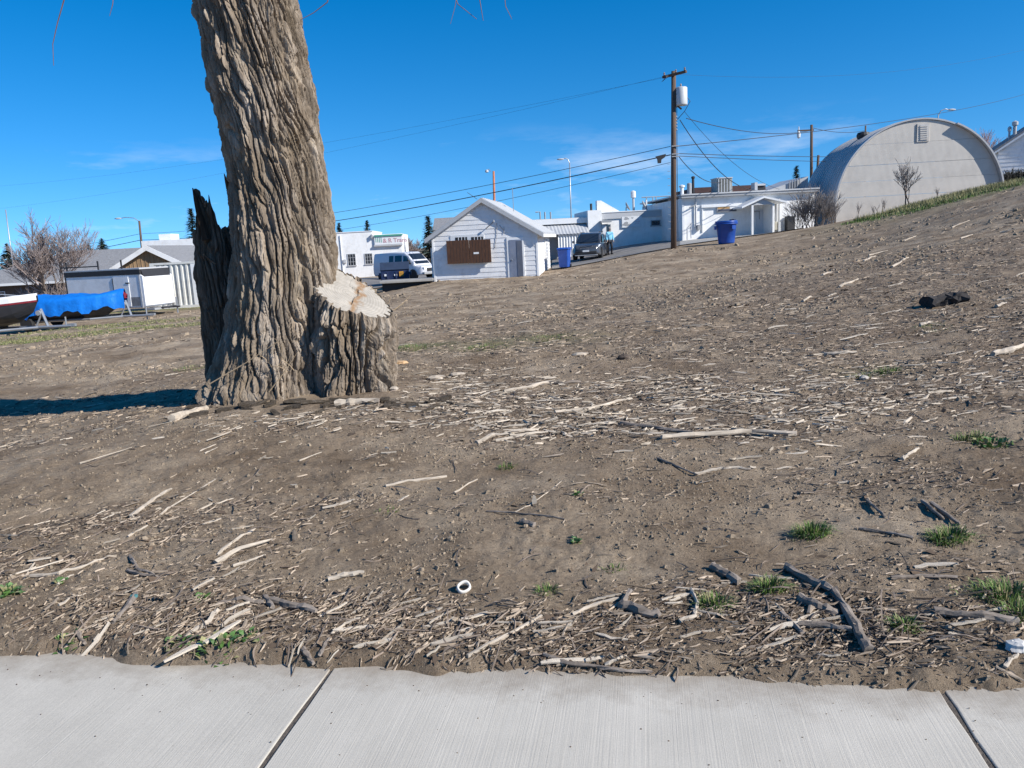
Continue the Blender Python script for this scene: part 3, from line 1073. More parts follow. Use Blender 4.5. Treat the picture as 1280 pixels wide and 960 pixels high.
def scatter(name, tmpl, x, y, scl, yaw, pitch, roll, lift, m, label, cat):
    """tmpl: list of (verts, quads) variants of equal vertex count"""
    N = len(x)
    z = h(x, y)
    M = frames(x, y, yaw, pitch, roll)
    pick = rng.integers(0, len(tmpl), N)
    Vs = np.array([t[0] for t in tmpl])[pick]             # N,n,3
    Vs = Vs * scl[:, None, :]
    W = np.einsum('nij,nkj->nki', M, Vs) + np.stack([x, y, z + lift], -1)[:, None, :]
    f = np.array(tmpl[0][1])
    Fq = (f[None] + (np.arange(N) * Vs.shape[1])[:, None, None]).reshape(-1, f.shape[1])
    o = np_mesh(name, W.reshape(-1, 3), Fq, m)
    return tag(o, label, cat, kind='stuff')
def lie(x, y):
    """mean direction in which the raked strips lie"""
    return 0.12 + 0.85 * (1 - sstep(-1.2, 1.0, x)) * (1 - sstep(5, 10, np.hypot(x, y)))
def sample(n, rmin, rmax, dens, amax=R(41)):
    """positions over the lot, denser near and where dens is high"""
    X, Y = [], []
    got = 0
    while got < n:
        k = n * 3
        r = np.exp(rng.uniform(math.log(rmin), math.log(rmax), k))
        a = rng.uniform(-amax, amax, k)
        x, y = r * np.sin(a), r * np.cos(a)
        ok = (edge_s(x, y) > 0.04) & (rng.random(k) < dens(x, y))
        ok &= (((x + 2.1) / 0.95) ** 2 + ((y - 8.1) / 0.55) ** 2) > 1
        X.append(x[ok]); Y.append(y[ok])
        got += ok.sum()
    return np.concatenate(X)[:n], np.concatenate(Y)[:n]
def strip_tmpl(nseg=3, bend=0.10, taper=0.6, seed=0, sides=4):
    """unit-length splintered strip along x, width and thickness 1 to be scaled"""
    r = np.random.default_rng(seed)
    xs = np.linspace(-.5, .5, nseg + 1)
    V = []
    ph = r.uniform(0, 6)
    for i, xx in enumerate(xs):
        e = 1 - taper * (abs(xx) * 2) ** 3 * r.uniform(.5, 1.3)
        cy = bend * math.sin(xx * 3 + ph) * 2 + r.uniform(-.15, .15)
        cz = r.uniform(-.25, .25)
        if sides == 4:
            V += [(xx, cy - .5 * e, cz - .5), (xx, cy + .5 * e, cz - .5 + r.uniform(-.2, .2)), (xx, cy + .42 * e, cz + .5), (xx, cy - .42 * e, cz + .5 + r.uniform(-.2, .2))]
        elif sides == 3:
            V += [(xx, cy - .5 * e, cz - .5), (xx, cy + .5 * e, cz - .5 + r.uniform(-.2, .3)), (xx, cy + r.uniform(-.3, .3) * e, cz + .5)]
        else:
            V += [(xx, cy - .5 * e, cz), (xx, cy + .5 * e, cz + r.uniform(-1.5, 1.5))]
    Fq = []
    for i in range(nseg):
        q = i * sides
        for j in range(sides if sides > 2 else 1):
            Fq.append((q + j, q + sides + j, q + sides + (j + 1) % sides, q + (j + 1) % sides))
    if sides == 4:
        Fq.append((0, 1, 2, 3))
        q = nseg * 4
        Fq.append((q + 3, q + 2, q + 1, q))
    return V, Fq
def clod_tmpl(seed):
    r = np.random.default_rng(seed)
    V = []
    for zz, rad in ((-.35, .48), (.40, .27)):
        for j in range(4):
            t = 2 * math.pi * j / 4 + r.uniform(-.35, .35)
            k = rad * r.uniform(.7, 1.3)
            V.append((k * math.cos(t), k * math.sin(t), zz + r.uniform(-.1, .1)))
    Fq = [(j, (j + 1) % 4, 4 + (j + 1) % 4, 4 + j) for j in range(4)] + [(4, 5, 6, 7)]
    return V, Fq
STR = [strip_tmpl(2, .25, .6, s, 3) for s in range(14)]
TWG = [strip_tmpl(4, 1.6, .4, 100 + s, 3) for s in range(14)]
FLK = [strip_tmpl(2, .12, .9, 200 + s, 2) for s in range(14)]
CLD = [clod_tmpl(s) for s in range(14)]

def scatter_litter():
    # crumbs of soil
    def dclod(x, y):
        return np.clip(0.18 + 0.95 * sstep(-0.1, 0.4, perlin(x / 0.8, y / 0.8, seed=51)) , 0, 1) * np.clip(1.1 - litter(x, y) * .4, .3, 1)
    n = 26000
    x, y = sample(n, 2.3, 13, dclod)
    s = np.clip(rng.lognormal(math.log(0.009), 0.55, n), .004, .05) * (0.8 + np.hypot(x, y) * 0.06)
    scatter('soil_crumbs', CLD, x, y, np.stack([s, s * rng.uniform(.6, 1, n), s * rng.uniform(.45, .8, n)], -1), rng.uniform(0, 6.3, n),
            rng.uniform(-.2, .2, n), rng.uniform(-.3, .3, n), s * .12, M_clod, 'small crumbs of brown soil strewn over the lot', 'soil')
    # dark decayed leaf and bark bits
    n = 34000
    x, y = sample(n, 2.4, 36, lambda x, y: np.clip(litter(x, y) * .8 + .03, 0, 1))
    k = .65 + np.hypot(x, y) * 0.08
    ln = np.clip(rng.lognormal(math.log(0.016), .55, n), .005, .09) * k
    scatter('leaf_litter', FLK, x, y, np.stack([ln, ln * rng.uniform(.2, .7, n), np.full(n, .003)], -1), rng.uniform(0, 6.3, n),
            rng.uniform(-.5, .5, n), rng.uniform(-.6, .6, n), rng.uniform(.001, .010, n), M_chip_d, 'dark shredded bark and leaf litter on dirt', 'litter')
    # paler chips and splinters
    n = 34000
    x, y = sample(n, 2.4, 40, lambda x, y: np.clip(litter(x, y) * .85 + .02, 0, 1))
    k = 0.55 + np.hypot(x, y) * 0.085
    ln = np.clip(rng.lognormal(math.log(0.024), .65, n), .006, .14) * k
    yaw = lie(x, y) + rng.normal(0, .5, n)
    scatter('wood_chips', STR, x, y, np.stack([ln, np.clip(ln * rng.uniform(.07, .26, n), .0025, .03), rng.uniform(.002, .006, n)], -1), yaw,
            rng.uniform(-.18, .18, n), rng.uniform(-.5, .5, n), rng.uniform(.002, .014, n), M_chip, 'countless small grey wood chips strewn over dirt', 'wood chips')
    # thin dead twigs and stems
    n = 4200
    x, y = sample(n, 2.4, 24, lambda x, y: np.clip(litter(x, y) * .7 + .05, 0, 1))
    ln = np.clip(rng.lognormal(math.log(0.09), .6, n), .03, .45)
    yaw = lie(x, y) + rng.normal(0, .75, n)
    wd = rng.uniform(.002, .0055, n) * (1 + np.hypot(x, y) * .05)
    scatter('fine_twigs', TWG, x, y, np.stack([ln, wd * 1.2, wd], -1), yaw, rng.uniform(-.08, .08, n), rng.uniform(0, 3, n), rng.uniform(.004, .014, n),
            M_twigs, 'fine dead twigs scattered through the litter', 'twigs')
scatter_litter()
def far_soil():
    # lumps and tufts of torn turf on the open ground further off
    n = 9500
    x, y = sample(n, 10, 46, lambda x, y: np.clip(-.05 + 1.8 * perlin(x / 2.6, y / 2.6, seed=71), .02, 1))
    k = np.hypot(x, y)
    s = np.clip(rng.lognormal(math.log(0.0022), .45, n), .001, .007) * k
    scatter('soil_lumps', CLD, x, y, np.stack([s * 1.3, s, s * rng.uniform(.4, .7, n)], -1), rng.uniform(0, 6.3, n), rng.uniform(-.2, .2, n),
            rng.uniform(-.3, .3, n), s * .1, M_clod, 'lumps of torn up soil over the far slope', 'soil')
    n = 7000
    x, y = sample(n, 9, 46, lambda x, y: np.clip(-.02 + 1.6 * perlin(x / 2.4, y / 1.6, seed=73), .015, 1))
    ln = np.clip(rng.lognormal(math.log(0.0055), .5, n), .002, .016) * np.hypot(x, y)
    scatter('dead_stalks', STR, x, y, np.stack([ln, ln * rng.uniform(.06, .18, n), np.full(n, .012)], -1), rng.normal(.2, .7, n), rng.uniform(-.15, .15, n),
            rng.uniform(-.4, .4, n), rng.uniform(.005, .02, n), M_chip, 'pale dead stalks lying over the far slope', 'litter')
far_soil()
def chip_drift():
    # the bleached drift of chips beyond the stump
    sub = PATCH[:8]
    def dens(x, y):
        q = np.zeros_like(x)
        for cx, cy, rx, ry, wt, an in sub:
            q = q + wt * np.exp(-1.1 * (((x - cx) / rx) ** 2 + ((y - cy) / ry) ** 2))
        return np.clip(q, 0, 1) * np.clip(.55 + 1.3 * perlin(x / .45, y / .3, seed=81), .02, 1)
    n = 2300
    x, y = sample(n, 5.2, 14, lambda x, y: np.clip(dens(x, y) + .12 * litter(x, y), 0, 1))
    ln = np.clip(rng.lognormal(math.log(0.062), .6, n), .02, .26)
    scatter('bleached_chips', STR, x, y, np.stack([ln, np.clip(ln * rng.uniform(.09, .28, n), .006, .035), rng.uniform(.004, .012, n)], -1), rng.normal(.15, .6, n),
            rng.uniform(-.2, .2, n), rng.uniform(-.5, .5, n), rng.uniform(.004, .022, n), M_bleach, 'bleached drift of wood chips beyond the stump', 'wood chips')
M_bleach = mat('bleached_chips', (0.42, 0.355, 0.275), 0.9, 0.25, 20, island=0.6)
chip_drift()

# ---------------------------------------------------------------- 300 larger splinters as things of their own
def splinter_things():
    meshes = []
    for s in range(14):
        V, Fq = strip_tmpl(6, .35, .55, 300 + s)
        me = bpy.data.meshes.new('splinter')
        me.from_pydata(V, [], Fq)
        me.materials.append(M_pale)
        me.shade_flat()
        meshes.append(me)
    marks = [(t, ground(*q)) for t, q in (('the foot of the stump', (440, 500)), ('the tree shadow', (100, 520)), ('the long pale pole', (910, 546)), ('the charred log', (1180, 385)),
             ('the broad-leaved weed patch', (1240, 556)), ('the dark overturned clod', (780, 449)), ('the converging pale trio', (300, 690)), ('the hooked stick', (868, 760)),
             ('the bleached wood ring', (580, 739)), ('the thick level branch', (1220, 774)), ('the lone bright grass tuft', (1014, 668)), ('the horn-like white strip', (255, 785)),
             ('the pale bowed branch', (900, 588)), ('the teal plastic scrap', (100, 750)), ('the arched stem', (670, 630)), ('the paired dark sticks', (1170, 640)), ('the white stone', (1080, 474)))]
    n = 290
    x, y = sample(n, 2.5, 17, lambda x, y: np.clip(litter(x, y) * .8 + .004, 0, 1), R(34))
    d = np.hypot(x, y)
    ln = np.clip(rng.lognormal(math.log(0.10), .42, n), .06, .30) * (1 + .09 * d)
    yaw = lie(x, y) + rng.normal(0, .3, n)
    wd = np.clip(ln * rng.uniform(.05, .13, n), .006, .035)
    th = rng.uniform(.004, .010, n)
    roll = rng.uniform(-.4, .4, n)
    M = frames(x, y, yaw, rng.uniform(-.05, .06, n), roll)
    z = h(x, y)
    for i in range(n):
        o = bpy.data.objects.new('wood_splinter', meshes[i % 14])
        C.objects.link(o)
        m = Matrix(M[i].tolist()).to_4x4()
        m = m @ Matrix.Diagonal((ln[i], wd[i], th[i], 1))
        m.translation = (x[i], y[i], z[i] + .010)
        o.matrix_world = m
        k = min(marks, key=lambda q: (q[1].x - x[i]) ** 2 + (q[1].y - y[i]) ** 2)
        lab = '%s %s pale wood splinter lying near %s' % ('long' if ln[i] > .17 else 'short', 'broad' if wd[i] > .0125 else 'narrow', k[0])
        tag(o, lab, 'wood splinter', lab[:5].strip() + ' splinters near ' + k[0])
splinter_things()

# ---------------------------------------------------------------- sticks that can be told apart
def stick(name, label, cat, pix, r, m, n=8, wob=.25, sink=.15, group=None, taper=.55, lift=0.0, flat=1.0):
    """pix: points of the stick on the ground; r its radius in metres"""
    P = [ground(*q) for q in pix]
    pts = []
    K = len(P) - 1
    steps = 5 if K == 1 else 4
    for i in range(K):
        for j in range(steps):
            pts.append(P[i].lerp(P[i + 1], j / steps))
    pts.append(P[-1])
    rr = random.Random(hash(pix[0]) & 0xffff)
    hz0 = [float(v) for v in h(np.array([p.x for p in pts]), np.array([p.y for p in pts]))]
    za, zb = hz0[0], hz0[-1]
    N = len(pts) - 1
    out = []
    for i, p in enumerate(pts):
        t = i / N
        zz = max(hz0[i], za * (1 - t) + zb * t)
        out.append(Vector((p.x + rr.uniform(-1, 1) * wob * r, p.y + rr.uniform(-1, 1) * wob * r, zz + r * (1 - sink) * flat + lift)))
    rad = [r * (1 - taper * (i / N)) * rr.uniform(.86, 1.14) for i in range(N + 1)]
    c = out[N // 2].copy()
    c.z = min(q.z for q in out) - r
    M = MB().tube([q - c for q in out], rad, n)
    M.v = [(a + rr.gauss(0, .16) * r, b_ + rr.gauss(0, .16) * r, z_ + rr.gauss(0, .16) * r) for a, b_, z_ in M.v]
    return M.build(name, m, loc=tuple(c), label=label, cat=cat, group=group, smooth=False)
B, Pk = M_branch, M_branch_p
stick('fallen_branch', 'thick dark branch slanting down toward the sidewalk, forked over another branch', 'branch', [(983, 712), (1010, 728), (1040, 742)], .019, B, taper=.1)
stick('fallen_branch', 'dark crooked branch with split pale end, leaning off the thick branch', 'branch', [(1042, 740), (1058, 768), (1075, 798), (1086, 818)], .016, B, taper=-.35)
stick('fallen_branch', 'short dark branch half buried beside the crooked branch', 'branch', [(998, 752), (1022, 762), (1046, 771)], .019, B, taper=.2)
stick('fallen_branch', 'straight dark stick lying under the crooked branch', 'branch', [(998, 783), (1030, 787), (1066, 790)], .012, B, taper=.1)
stick('fallen_branch', 'stubby dark stick lying beside two short pale pegs', 'branch', [(976, 768), (990, 781), (1004, 794)], .010, B, taper=.1)
stick('peg_stick', 'short pale peg beside the stubby dark stick', 'stick', [(996, 778), (1022, 766)], .007, Pk, group='pale pegs by the stubby dark stick')
stick('peg_stick', 'short pale peg beside the stubby dark stick', 'stick', [(1002, 783), (1024, 770)], .006, Pk, group='pale pegs by the stubby dark stick')
stick('fallen_branch', 'thick grey branch lying level beside a grass tuft by the sidewalk end', 'branch', [(1168, 768), (1215, 774), (1272, 781)], .017, M_branch, taper=.15)
stick('stick', 'grey stick lying above the thick level branch', 'stick', [(1114, 725), (1150, 722), (1196, 724)], .010, B, taper=.3)
stick('fallen_branch', 'knobby dark log piece with a raised stub by the sidewalk', 'branch', [(775, 760), (800, 768), (826, 775)], .021, B, taper=.1)
stick('stub', 'raised dark stub on the knobby log piece', 'stick', [(778, 762), (787, 744)], .013, B, taper=.2, lift=.012)
stick('curved_stick', 'hooked pale and dark stick curving beside a grass tuft', 'stick', [(850, 779), (868, 774), (871, 758), (864, 738)], .010, Pk, taper=.3)
stick('stick', 'long pale straight stick pointing at the sidewalk', 'stick', [(584, 822), (630, 798), (677, 772)], .008, Pk, taper=.1, wob=.1)
stick('bark_curl', 'curved bone-white wood strip bending like a horn', 'stick', [(232, 799), (252, 787), (264, 777), (271, 766)], .012, Pk, taper=.1, wob=.05)
stick('stick', 'long pale split branch lying on the left litter patch', 'stick', [(37, 722), (75, 719), (110, 708), (145, 697)], .010, Pk, taper=.5)
stick('stick', 'pale splintered branch rising from the left litter', 'stick', [(165, 648), (190, 630), (214, 613)], .013, Pk, taper=.4)
stick('stick', 'pale tapered wood strip, upper one of a converging trio', 'stick', [(272, 695), (296, 676), (320, 661)], .009, Pk, taper=.4)
stick('stick', 'broad pale wood strip, middle one of a converging trio', 'stick', [(269, 706), (300, 690), (340, 677)], .014, Pk, taper=.6)
stick('stick', 'pale wood strip, lower one of a converging trio', 'stick', [(292, 709), (312, 702), (332, 695)], .008, Pk, taper=.5)
stick('dark_curl', 'dark curled bark strip arched over the left litter', 'bark', [(162, 697), (172, 714), (196, 723)], .010, B, taper=.5)
stick('dark_curl', 'dark bark strip lying under the curled one', 'bark', [(160, 715), (178, 721), (198, 723)], .010, B, taper=.5)
stick('stick', 'thick pale stub with a dark shadowed end in bare dirt', 'stick', [(410, 727), (430, 722), (455, 718)], .014, Pk, taper=.3)
stick('stick', 'brown stick with teal scrap caught on its upper end', 'stick', [(142, 780), (158, 762), (170, 744)], .010, B, taper=-.1)
stick('fallen_branch', 'short dark branch piece lying on the pile by left sidewalk', 'branch', [(338, 753), (365, 762), (396, 768)], .016, B, taper=.1)
stick('fallen_branch', 'dark stub crossing the short dark branch piece', 'branch', [(332, 748), (342, 762)], .013, B, taper=.1)
stick('stick', 'grey twig lying along the pile near the dark branch pieces', 'stick', [(278, 755), (305, 752), (330, 754)], .010, B, taper=.1)
stick('stick', 'pale thin stick below the pile of dark branch pieces', 'stick', [(415, 795), (432, 783), (456, 773)], .008, Pk, taper=.5)
stick('pole_stick', 'long pale straight pole across the chip-strewn middle ground', 'stick', [(826, 549), (880, 548), (940, 546), (997, 545)], .020, Pk, taper=.2)
stick('pole_stick', 'long dark pole lying just beyond the long pale pole', 'stick', [(776, 531), (820, 538), (866, 544)], .018, B, taper=.3)
stick('stick', 'pale bowed branch with a dark fork on bare dirt', 'stick', [(868, 594), (895, 588), (920, 586), (938, 588)], .010, Pk, taper=.3)
stick('stick', 'thin dark twig joined to the pale bowed branch', 'stick', [(822, 574), (845, 584), (872, 595)], .008, B, taper=.3)
stick('stick', 'pale stick lying on bare dirt in front of the stump', 'stick', [(482, 609), (520, 602), (559, 597)], .010, Pk, taper=.1)
stick('stick', 'thin pale stem slanting on the bare dirt', 'stick', [(568, 617), (597, 600)], .006, Pk, taper=.3)
stick('stick', 'thick pale wood piece on dirt left of the tree', 'stick', [(215, 527), (240, 519), (258, 513)], .032, Pk, taper=.2)
stick('stick', 'pale log split lying at the foot of the stump', 'stick', [(418, 508), (445, 506), (475, 504)], .035, Pk, taper=.3)
stick('stick', 'long pale branch on the chips between stump and dark clod', 'stick', [(630, 491), (660, 486), (686, 481)], .020, Pk, taper=.3)
stick('stick', 'grey branch lying beside the long pale branch on chips', 'stick', [(684, 480), (705, 481), (726, 479)], .018, B, taper=.3)
stick('stick', 'long thin branch lying flat in the thick of the chips', 'stick', [(694, 517), (730, 513), (765, 506), (790, 500)], .015, Pk, taper=.3)
stick('stick', 'pale branch with a forked end in the thick chips', 'stick', [(595, 556), (618, 546), (650, 541), (672, 540)], .018, Pk, taper=.4)
stick('stick', 'pale branch parallel to the forked one in the chips', 'stick', [(620, 552), (650, 546), (688, 541)], .012, Pk, taper=.4)
stick('stick', 'pale broken branch on the slope beside a grey path', 'stick', [(1030, 445), (1050, 443), (1070, 442)], .022, Pk, taper=.2)
stick('stick', 'bent pale stub standing out on bare dirt beyond the grass tuft', 'stick', [(1128, 576), (1138, 568), (1148, 562)], .012, Pk, taper=.3)
stick('stick', 'big pale bent branch at the foot of the slope', 'stick', [(1240, 446), (1262, 441), (1284, 433)], .035, Pk, taper=.3)
stick('stick', 'shorter dark stick of a pair lying above a grass tuft', 'stick', [(1153, 628), (1178, 650)], .011, B, taper=.2)
stick('stick', 'longer dark stick of a pair lying above a grass tuft', 'stick', [(1164, 630), (1198, 657)], .011, B, taper=.2)
stick('stick', 'brown stick lying across dirt between two grass tufts', 'stick', [(1074, 662), (1105, 668), (1142, 674)], .009, B, taper=.3)
stick('stick', 'dark stick lying in front of the paired dark sticks', 'stick', [(1084, 627), (1096, 640), (1106, 648)], .009, B, taper=.3)
stick('bark_slab', 'dark slab of bark lying alone on bare dirt', 'bark', [(650, 654), (660, 656), (668, 658)], .016, B, taper=.1, flat=.5)
stick('stick', 'thin arched stem rising to an upright pale chip', 'stick', [(642, 642), (662, 633), (676, 622), (702, 602)], .004, Pk, taper=.4)
stick('stick', 'long low brown twig in front of the upright pale chip', 'stick', [(608, 640), (640, 643), (675, 645), (706, 650)], .006, B, taper=.4)
stick('bark_slab', 'black bark slab shading the dirt beside the largest grass clump', 'bark', [(890, 712), (905, 720), (925, 732)], .020, B, taper=.1)
stick('stick', 'brown root-like stick lying along the sidewalk edge', 'stick', [(680, 820), (710, 834), (745, 840), (785, 842), (815, 842)], .008, B, taper=.3)
stick('stick', 'pale short stick above the root-like stick', 'stick', [(757, 833), (770, 827), (783, 822)], .007, Pk, taper=.2)
stick('stick', 'pale forked branch left of the knobby log piece', 'stick', [(716, 770), (745, 757), (775, 750)], .009, Pk, taper=.3)
stick('stick', 'dark twig by the sidewalk left of the slab joint', 'stick', [(400, 822), (405, 812), (412, 800)], .008, B, taper=.3)
stick('bark_slab', 'dark bark flake tipped on the sidewalk edge near the joint', 'bark', [(380, 815), (386, 824), (392, 832)], .012, B, taper=.4)
stick('bark_slab', 'dark leaf-like bark flake standing by the left weeds', 'bark', [(98, 793), (102, 802), (108, 808)], .011, B, taper=.5)
stick('stick', 'pale stick crossing weeds beside the sidewalk slab joint', 'stick', [(1185, 793), (1200, 795)], .006, Pk)
stick('stick', 'pale peg poking out below a white rock at the slab end', 'stick', [(1256, 836), (1272, 820)], .008, Pk, taper=.2)
for k, (a, b) in enumerate((((30, 725), (50, 700)), ((72, 732), (92, 720)), ((74, 758), (108, 743)), ((118, 802), (132, 790)), ((256, 568), (272, 560)), ((250, 565), (270, 556)),
                            ((100, 580), (165, 560)), ((374, 577), (402, 566)), ((200, 645), (224, 628)), ((246, 640), (292, 624)), ((205, 640), (270, 600)), ((160, 672), (185, 658)))):
    stick('stick', 'thin pale strip among the litter left of the slab joint', 'stick', [a, b], .0065, Pk, group='thin pale strips at the left litter')
# far slope: large pale strips
for k, (a, b) in enumerate((((1050, 360), (1072, 350)), ((1086, 320), (1110, 314)), ((1190, 285), (1212, 276)), ((1115, 335), (1138, 322)), ((1028, 345), (1040, 341)), ((1080, 327), (1094, 321)),
                            ((1200, 300), (1216, 294)), ((1250, 292), (1262, 289)), ((1130, 302), (1145, 296)), ((1003, 378), (1014, 372)), ((1245, 385), (1258, 380)), ((1150, 408), (1166, 404)))):
    stick('stick', 'weathered pale branch lying on the far dirt slope', 'stick', [a, b], .026, Pk, group='pale branches on the dirt slope', n=6)
# half-buried dark log on the slope
lg = stick('buried_log', 'dark charred log lying half buried on the right slope', 'log', [(1158, 385), (1180, 381), (1205, 379)], .11, mat('charred_log', (0.035, 0.03, 0.028), .95, .4, 8, bump=1, bscale=20), n=14, taper=.05, wob=.1, sink=.35)

# ---------------------------------------------------------------- stones and oddments
def rock(px, py, s, label, m=M_stone, name='stone', sq=(1, .8, .55), group=None):
    g = ground(px, py)
    V = []
    n, k = 12, 7
    V.append((0, 0, -.5))
    rr = np.random.default_rng(int(px * 7 + py))
    rings = []
    for i in range(1, k):
        ph = math.pi * i / k - math.pi / 2
        ring = []
        for j in range(n):
            t = 2 * math.pi * j / n
            q = 1 + .35 * float(perlin(np.array([2 * math.cos(t) * math.cos(ph) + px]), np.array([2 * math.sin(t) * math.cos(ph)]), np.array([1.5 * math.sin(ph) + py]))[0]) + rr.uniform(-.04, .04)
            ring.append((s * sq[0] * q * math.cos(t) * math.cos(ph), s * sq[1] * q * math.sin(t) * math.cos(ph), s * sq[2] * q * math.sin(ph)))
        rings.append(ring)
    return MB().loft(rings).build(name, m, loc=(g.x, g.y, g.z + s * sq[2] * .45), label=label, cat='stone' if name == 'stone' else 'clod', group=group, smooth=False)
rock(1272, 812, .045, 'white rock at the far end of the sidewalk slab', mat('white_rock', (.6, .57, .52), .9, .1, 20, bump=.4))
rock(381, 748, .012, 'small pale stone near the sidewalk')
rock(780, 449, .085, 'dark overturned clod of earth on the bare path', mat('dark_clod', (.09, .068, .052), .98, .3, 20, bump=.8), 'earth_clod')
rock(545, 474, .085, 'pale block of sawn wood lying by the stump', M_branch_p, 'wood_block', (1.3, .7, .4))
rock(500, 455, .075, 'orange tinted chunk of rotten wood behind the stump', mat('rotten_wood', (.5, .33, .18), .9, .2, 20, bump=.5), 'wood_chunk', (1.5, .7, .4))
rock(572, 469, .07, 'pale oblong wood chunk right of the sawn block', M_branch_p, 'wood_chunk', (1.4, .6, .35))
rock(725, 444, .075, 'pale flat wood chunk out on the dirt beyond the chips', M_branch_p, 'wood_chunk', (1.5, .7, .35))
rock(493, 488, .05, 'small pale wood chunk against the stump foot', M_branch_p, 'wood_chunk', (1, .7, .6))
rock(1080, 474, .05, 'white stone among chips below the right slope')
# upright pale chip
g = ground(668, 630)
MB().prism([(-.012, 0), (.012, 0), (.015, .03), (.008, .055), (-.006, .06), (-.014, .03)], 'y', -.004, .004).build('upright_chip', M_branch_p, loc=(g.x, g.y, g.z - .008), label='upright pale chip standing in bare dirt under an arched stem', cat='wood chip')
# pale hollow wood ring
g = ground(580, 739)
m = MB()
rings = []
for i in range(20):
    t = 2 * math.pi * i / 20
    cx, cz = .028 * math.cos(t), .022 * math.sin(t) * (1.1 + .2 * math.sin(2 * t))
    ring = []
    for j in range(6):
        q = 2 * math.pi * j / 6
        rr = .0065 * math.cos(q)
        ring.append(((.028 + rr) * math.cos(t), .016 * math.sin(q), (.022 + rr) * math.sin(t) * (1.1 + .15 * math.sin(2 * t))))
    rings.append(ring)
rings.append(rings[0])
o = m.loft(rings, cap=False).build('wood_ring', mat('bleached', (.66, .62, .55), .8, .08, 20), loc=(g.x, g.y, g.z + .018), label='bleached hollow wood ring lying near the sidewalk', cat='wood ring', smooth=True)
o.rotation_euler = (R(-50), 0, R(10))
g = ground(168, 751)
MB().prism([(-.014, -.008), (.012, -.01), (.016, .007), (0, .012), (-.012, .008)], 'z', 0, .012).build('plastic_scrap', mat('teal_plastic', (.08, .22, .22), .5, .2, 30), loc=(g.x, g.y, g.z + .016), label='small teal plastic scrap caught on a stick', cat='scrap')
# grit fallen on the slabs
n = 90
tt = rng.uniform(-2.3, 2.3, n)
ss = -np.abs(rng.normal(0, .22, n)) - 0.02
mx, my = (E0.x + E1.x) / 2, (E0.y + E1.y) / 2
x, y = mx + EDIR.x * tt + ENOR.x * ss, my + EDIR.y * tt + ENOR.y * ss
s = rng.uniform(.0025, .008, n)
Vs = []
W, Fa = [], []
for i in range(n):
    V, Fq = CLD[i % 14]
    a = np.array(V) * [s[i], s[i] * rng.uniform(.4, .9), s[i] * .5]
    W.append(a + [x[i], y[i], s[i] * .2])
    Fa.append(np.array(Fq) + i * len(V))
tag(np_mesh('grit', np.concatenate(W), np.concatenate(Fa), M_chip_d), 'dark specks of grit on the concrete sidewalk', 'grit', kind='stuff')

# ---------------------------------------------------------------- grass tufts and weeds
def tuft(px, py, rad, hh, n, label, m=M_blade, leafy=False, name='grass_tuft', dry=.28):
    g = ground(px, py)
    rr = random.Random(int(px * 31 + py))
    root = empty(name, (g.x, g.y, g.z), 0, label, 'grass' if not leafy else 'weed')
    A, D = MB(), MB()
    spots = [(math.sqrt(rr.random()) * rad * (1 if rr.random() < .78 else rr.uniform(1.1, 1.9)), rr.uniform(0, 6.283)) for i in range(n)]
    ex = np.array([q * math.cos(t) for q, t in spots])
    ey = np.array([q * math.sin(t) * .8 for q, t in spots])
    ez = h(g.x + ex, g.y + ey) - g.z - .004
    for i in range(n):
        q, t = spots[i]
        x, y, z0 = float(ex[i]), float(ey[i]), float(ez[i])
        tilt = rr.uniform(.1, 1.15) * (0.4 + min(q / rad, 1))
        az = t + rr.uniform(-.8, .8)
        ll = hh * rr.uniform(.2, 1.1) * (1.15 - .45 * min(q / rad, 1.4))
        w = (.0022 if not leafy else .011) * rr.uniform(.7, 1.4)
        d = Vector((math.cos(az), math.sin(az), 0))
        s = Vector((-d.y, d.x, 0)) * w
        p0 = Vector((x, y, z0))
        p1 = p0 + d * ll * .35 * tilt + Vector((0, 0, ll * .6))
        p2 = p1 + d * ll * .6 * tilt + Vector((0, 0, ll * (.35 - .3 * tilt)))
        B = D if rr.random() < dry + (.45 if q > rad else 0) else A
        if leafy: pw = (.25, 1.0, .15)
        else: pw = (1, .85, .05)
        B.add([p0 - s * pw[0], p0 + s * pw[0], p1 + s * pw[1], p1 - s * pw[1], p2 + s * pw[2], p2 - s * pw[2]], [(0, 1, 2, 3), (3, 2, 4, 5)])
    A.build('blades' if not leafy else 'leaves', m, root, kind='stuff')
    if D.f: D.build('dry_blades', M_blade_dry, root, kind='stuff')
tuft(1014, 668, .085, .085, 420, 'bright green grass tuft alone on bare dirt')
tuft(1186, 674, .085, .08, 420, 'green grass tuft below the paired dark sticks')
tuft(961, 738, .075, .08, 330, 'green grass tuft behind the thick dark branch')
tuft(893, 757, .07, .07, 260, 'thin green grass tuft beside the hooked stick', dry=.3)
tuft(1131, 784, .055, .06, 180, 'small grass tuft right of the crooked dark branch', dry=.3)
tuft(1255, 748, .12, .08, 460, 'wide grass clump above the thick level branch')
tuft(1278, 770, .07, .09, 200, 'grass tuft at the end of the thick level branch')
tuft(1240, 556, .13, .06, 110, 'broad-leaved green weed patch on dirt beyond the paired sticks', M_leaf, True, 'weed')
tuft(1215, 550, .12, .08, 240, 'grass tuft growing beside the broad-leaved weed patch')
tuft(8, 742, .07, .05, 80, 'leafy green weed growing by the left end of the sidewalk', M_leaf, True, 'weed')
tuft(256, 748, .035, .04, 30, 'small leafy weed behind the horn-like white strip', M_leaf, True, 'weed')
tuft(276, 808, .09, .045, 90, 'leafy weed patch touching the sidewalk edge', M_leaf, True, 'weed')
tuft(222, 806, .06, .04, 40, 'low weed between bark flake and leafy patch', M_leaf, True, 'weed')
tuft(86, 800, .06, .03, 40, 'tiny weed by the upright bark flake', M_leaf, True, 'weed')
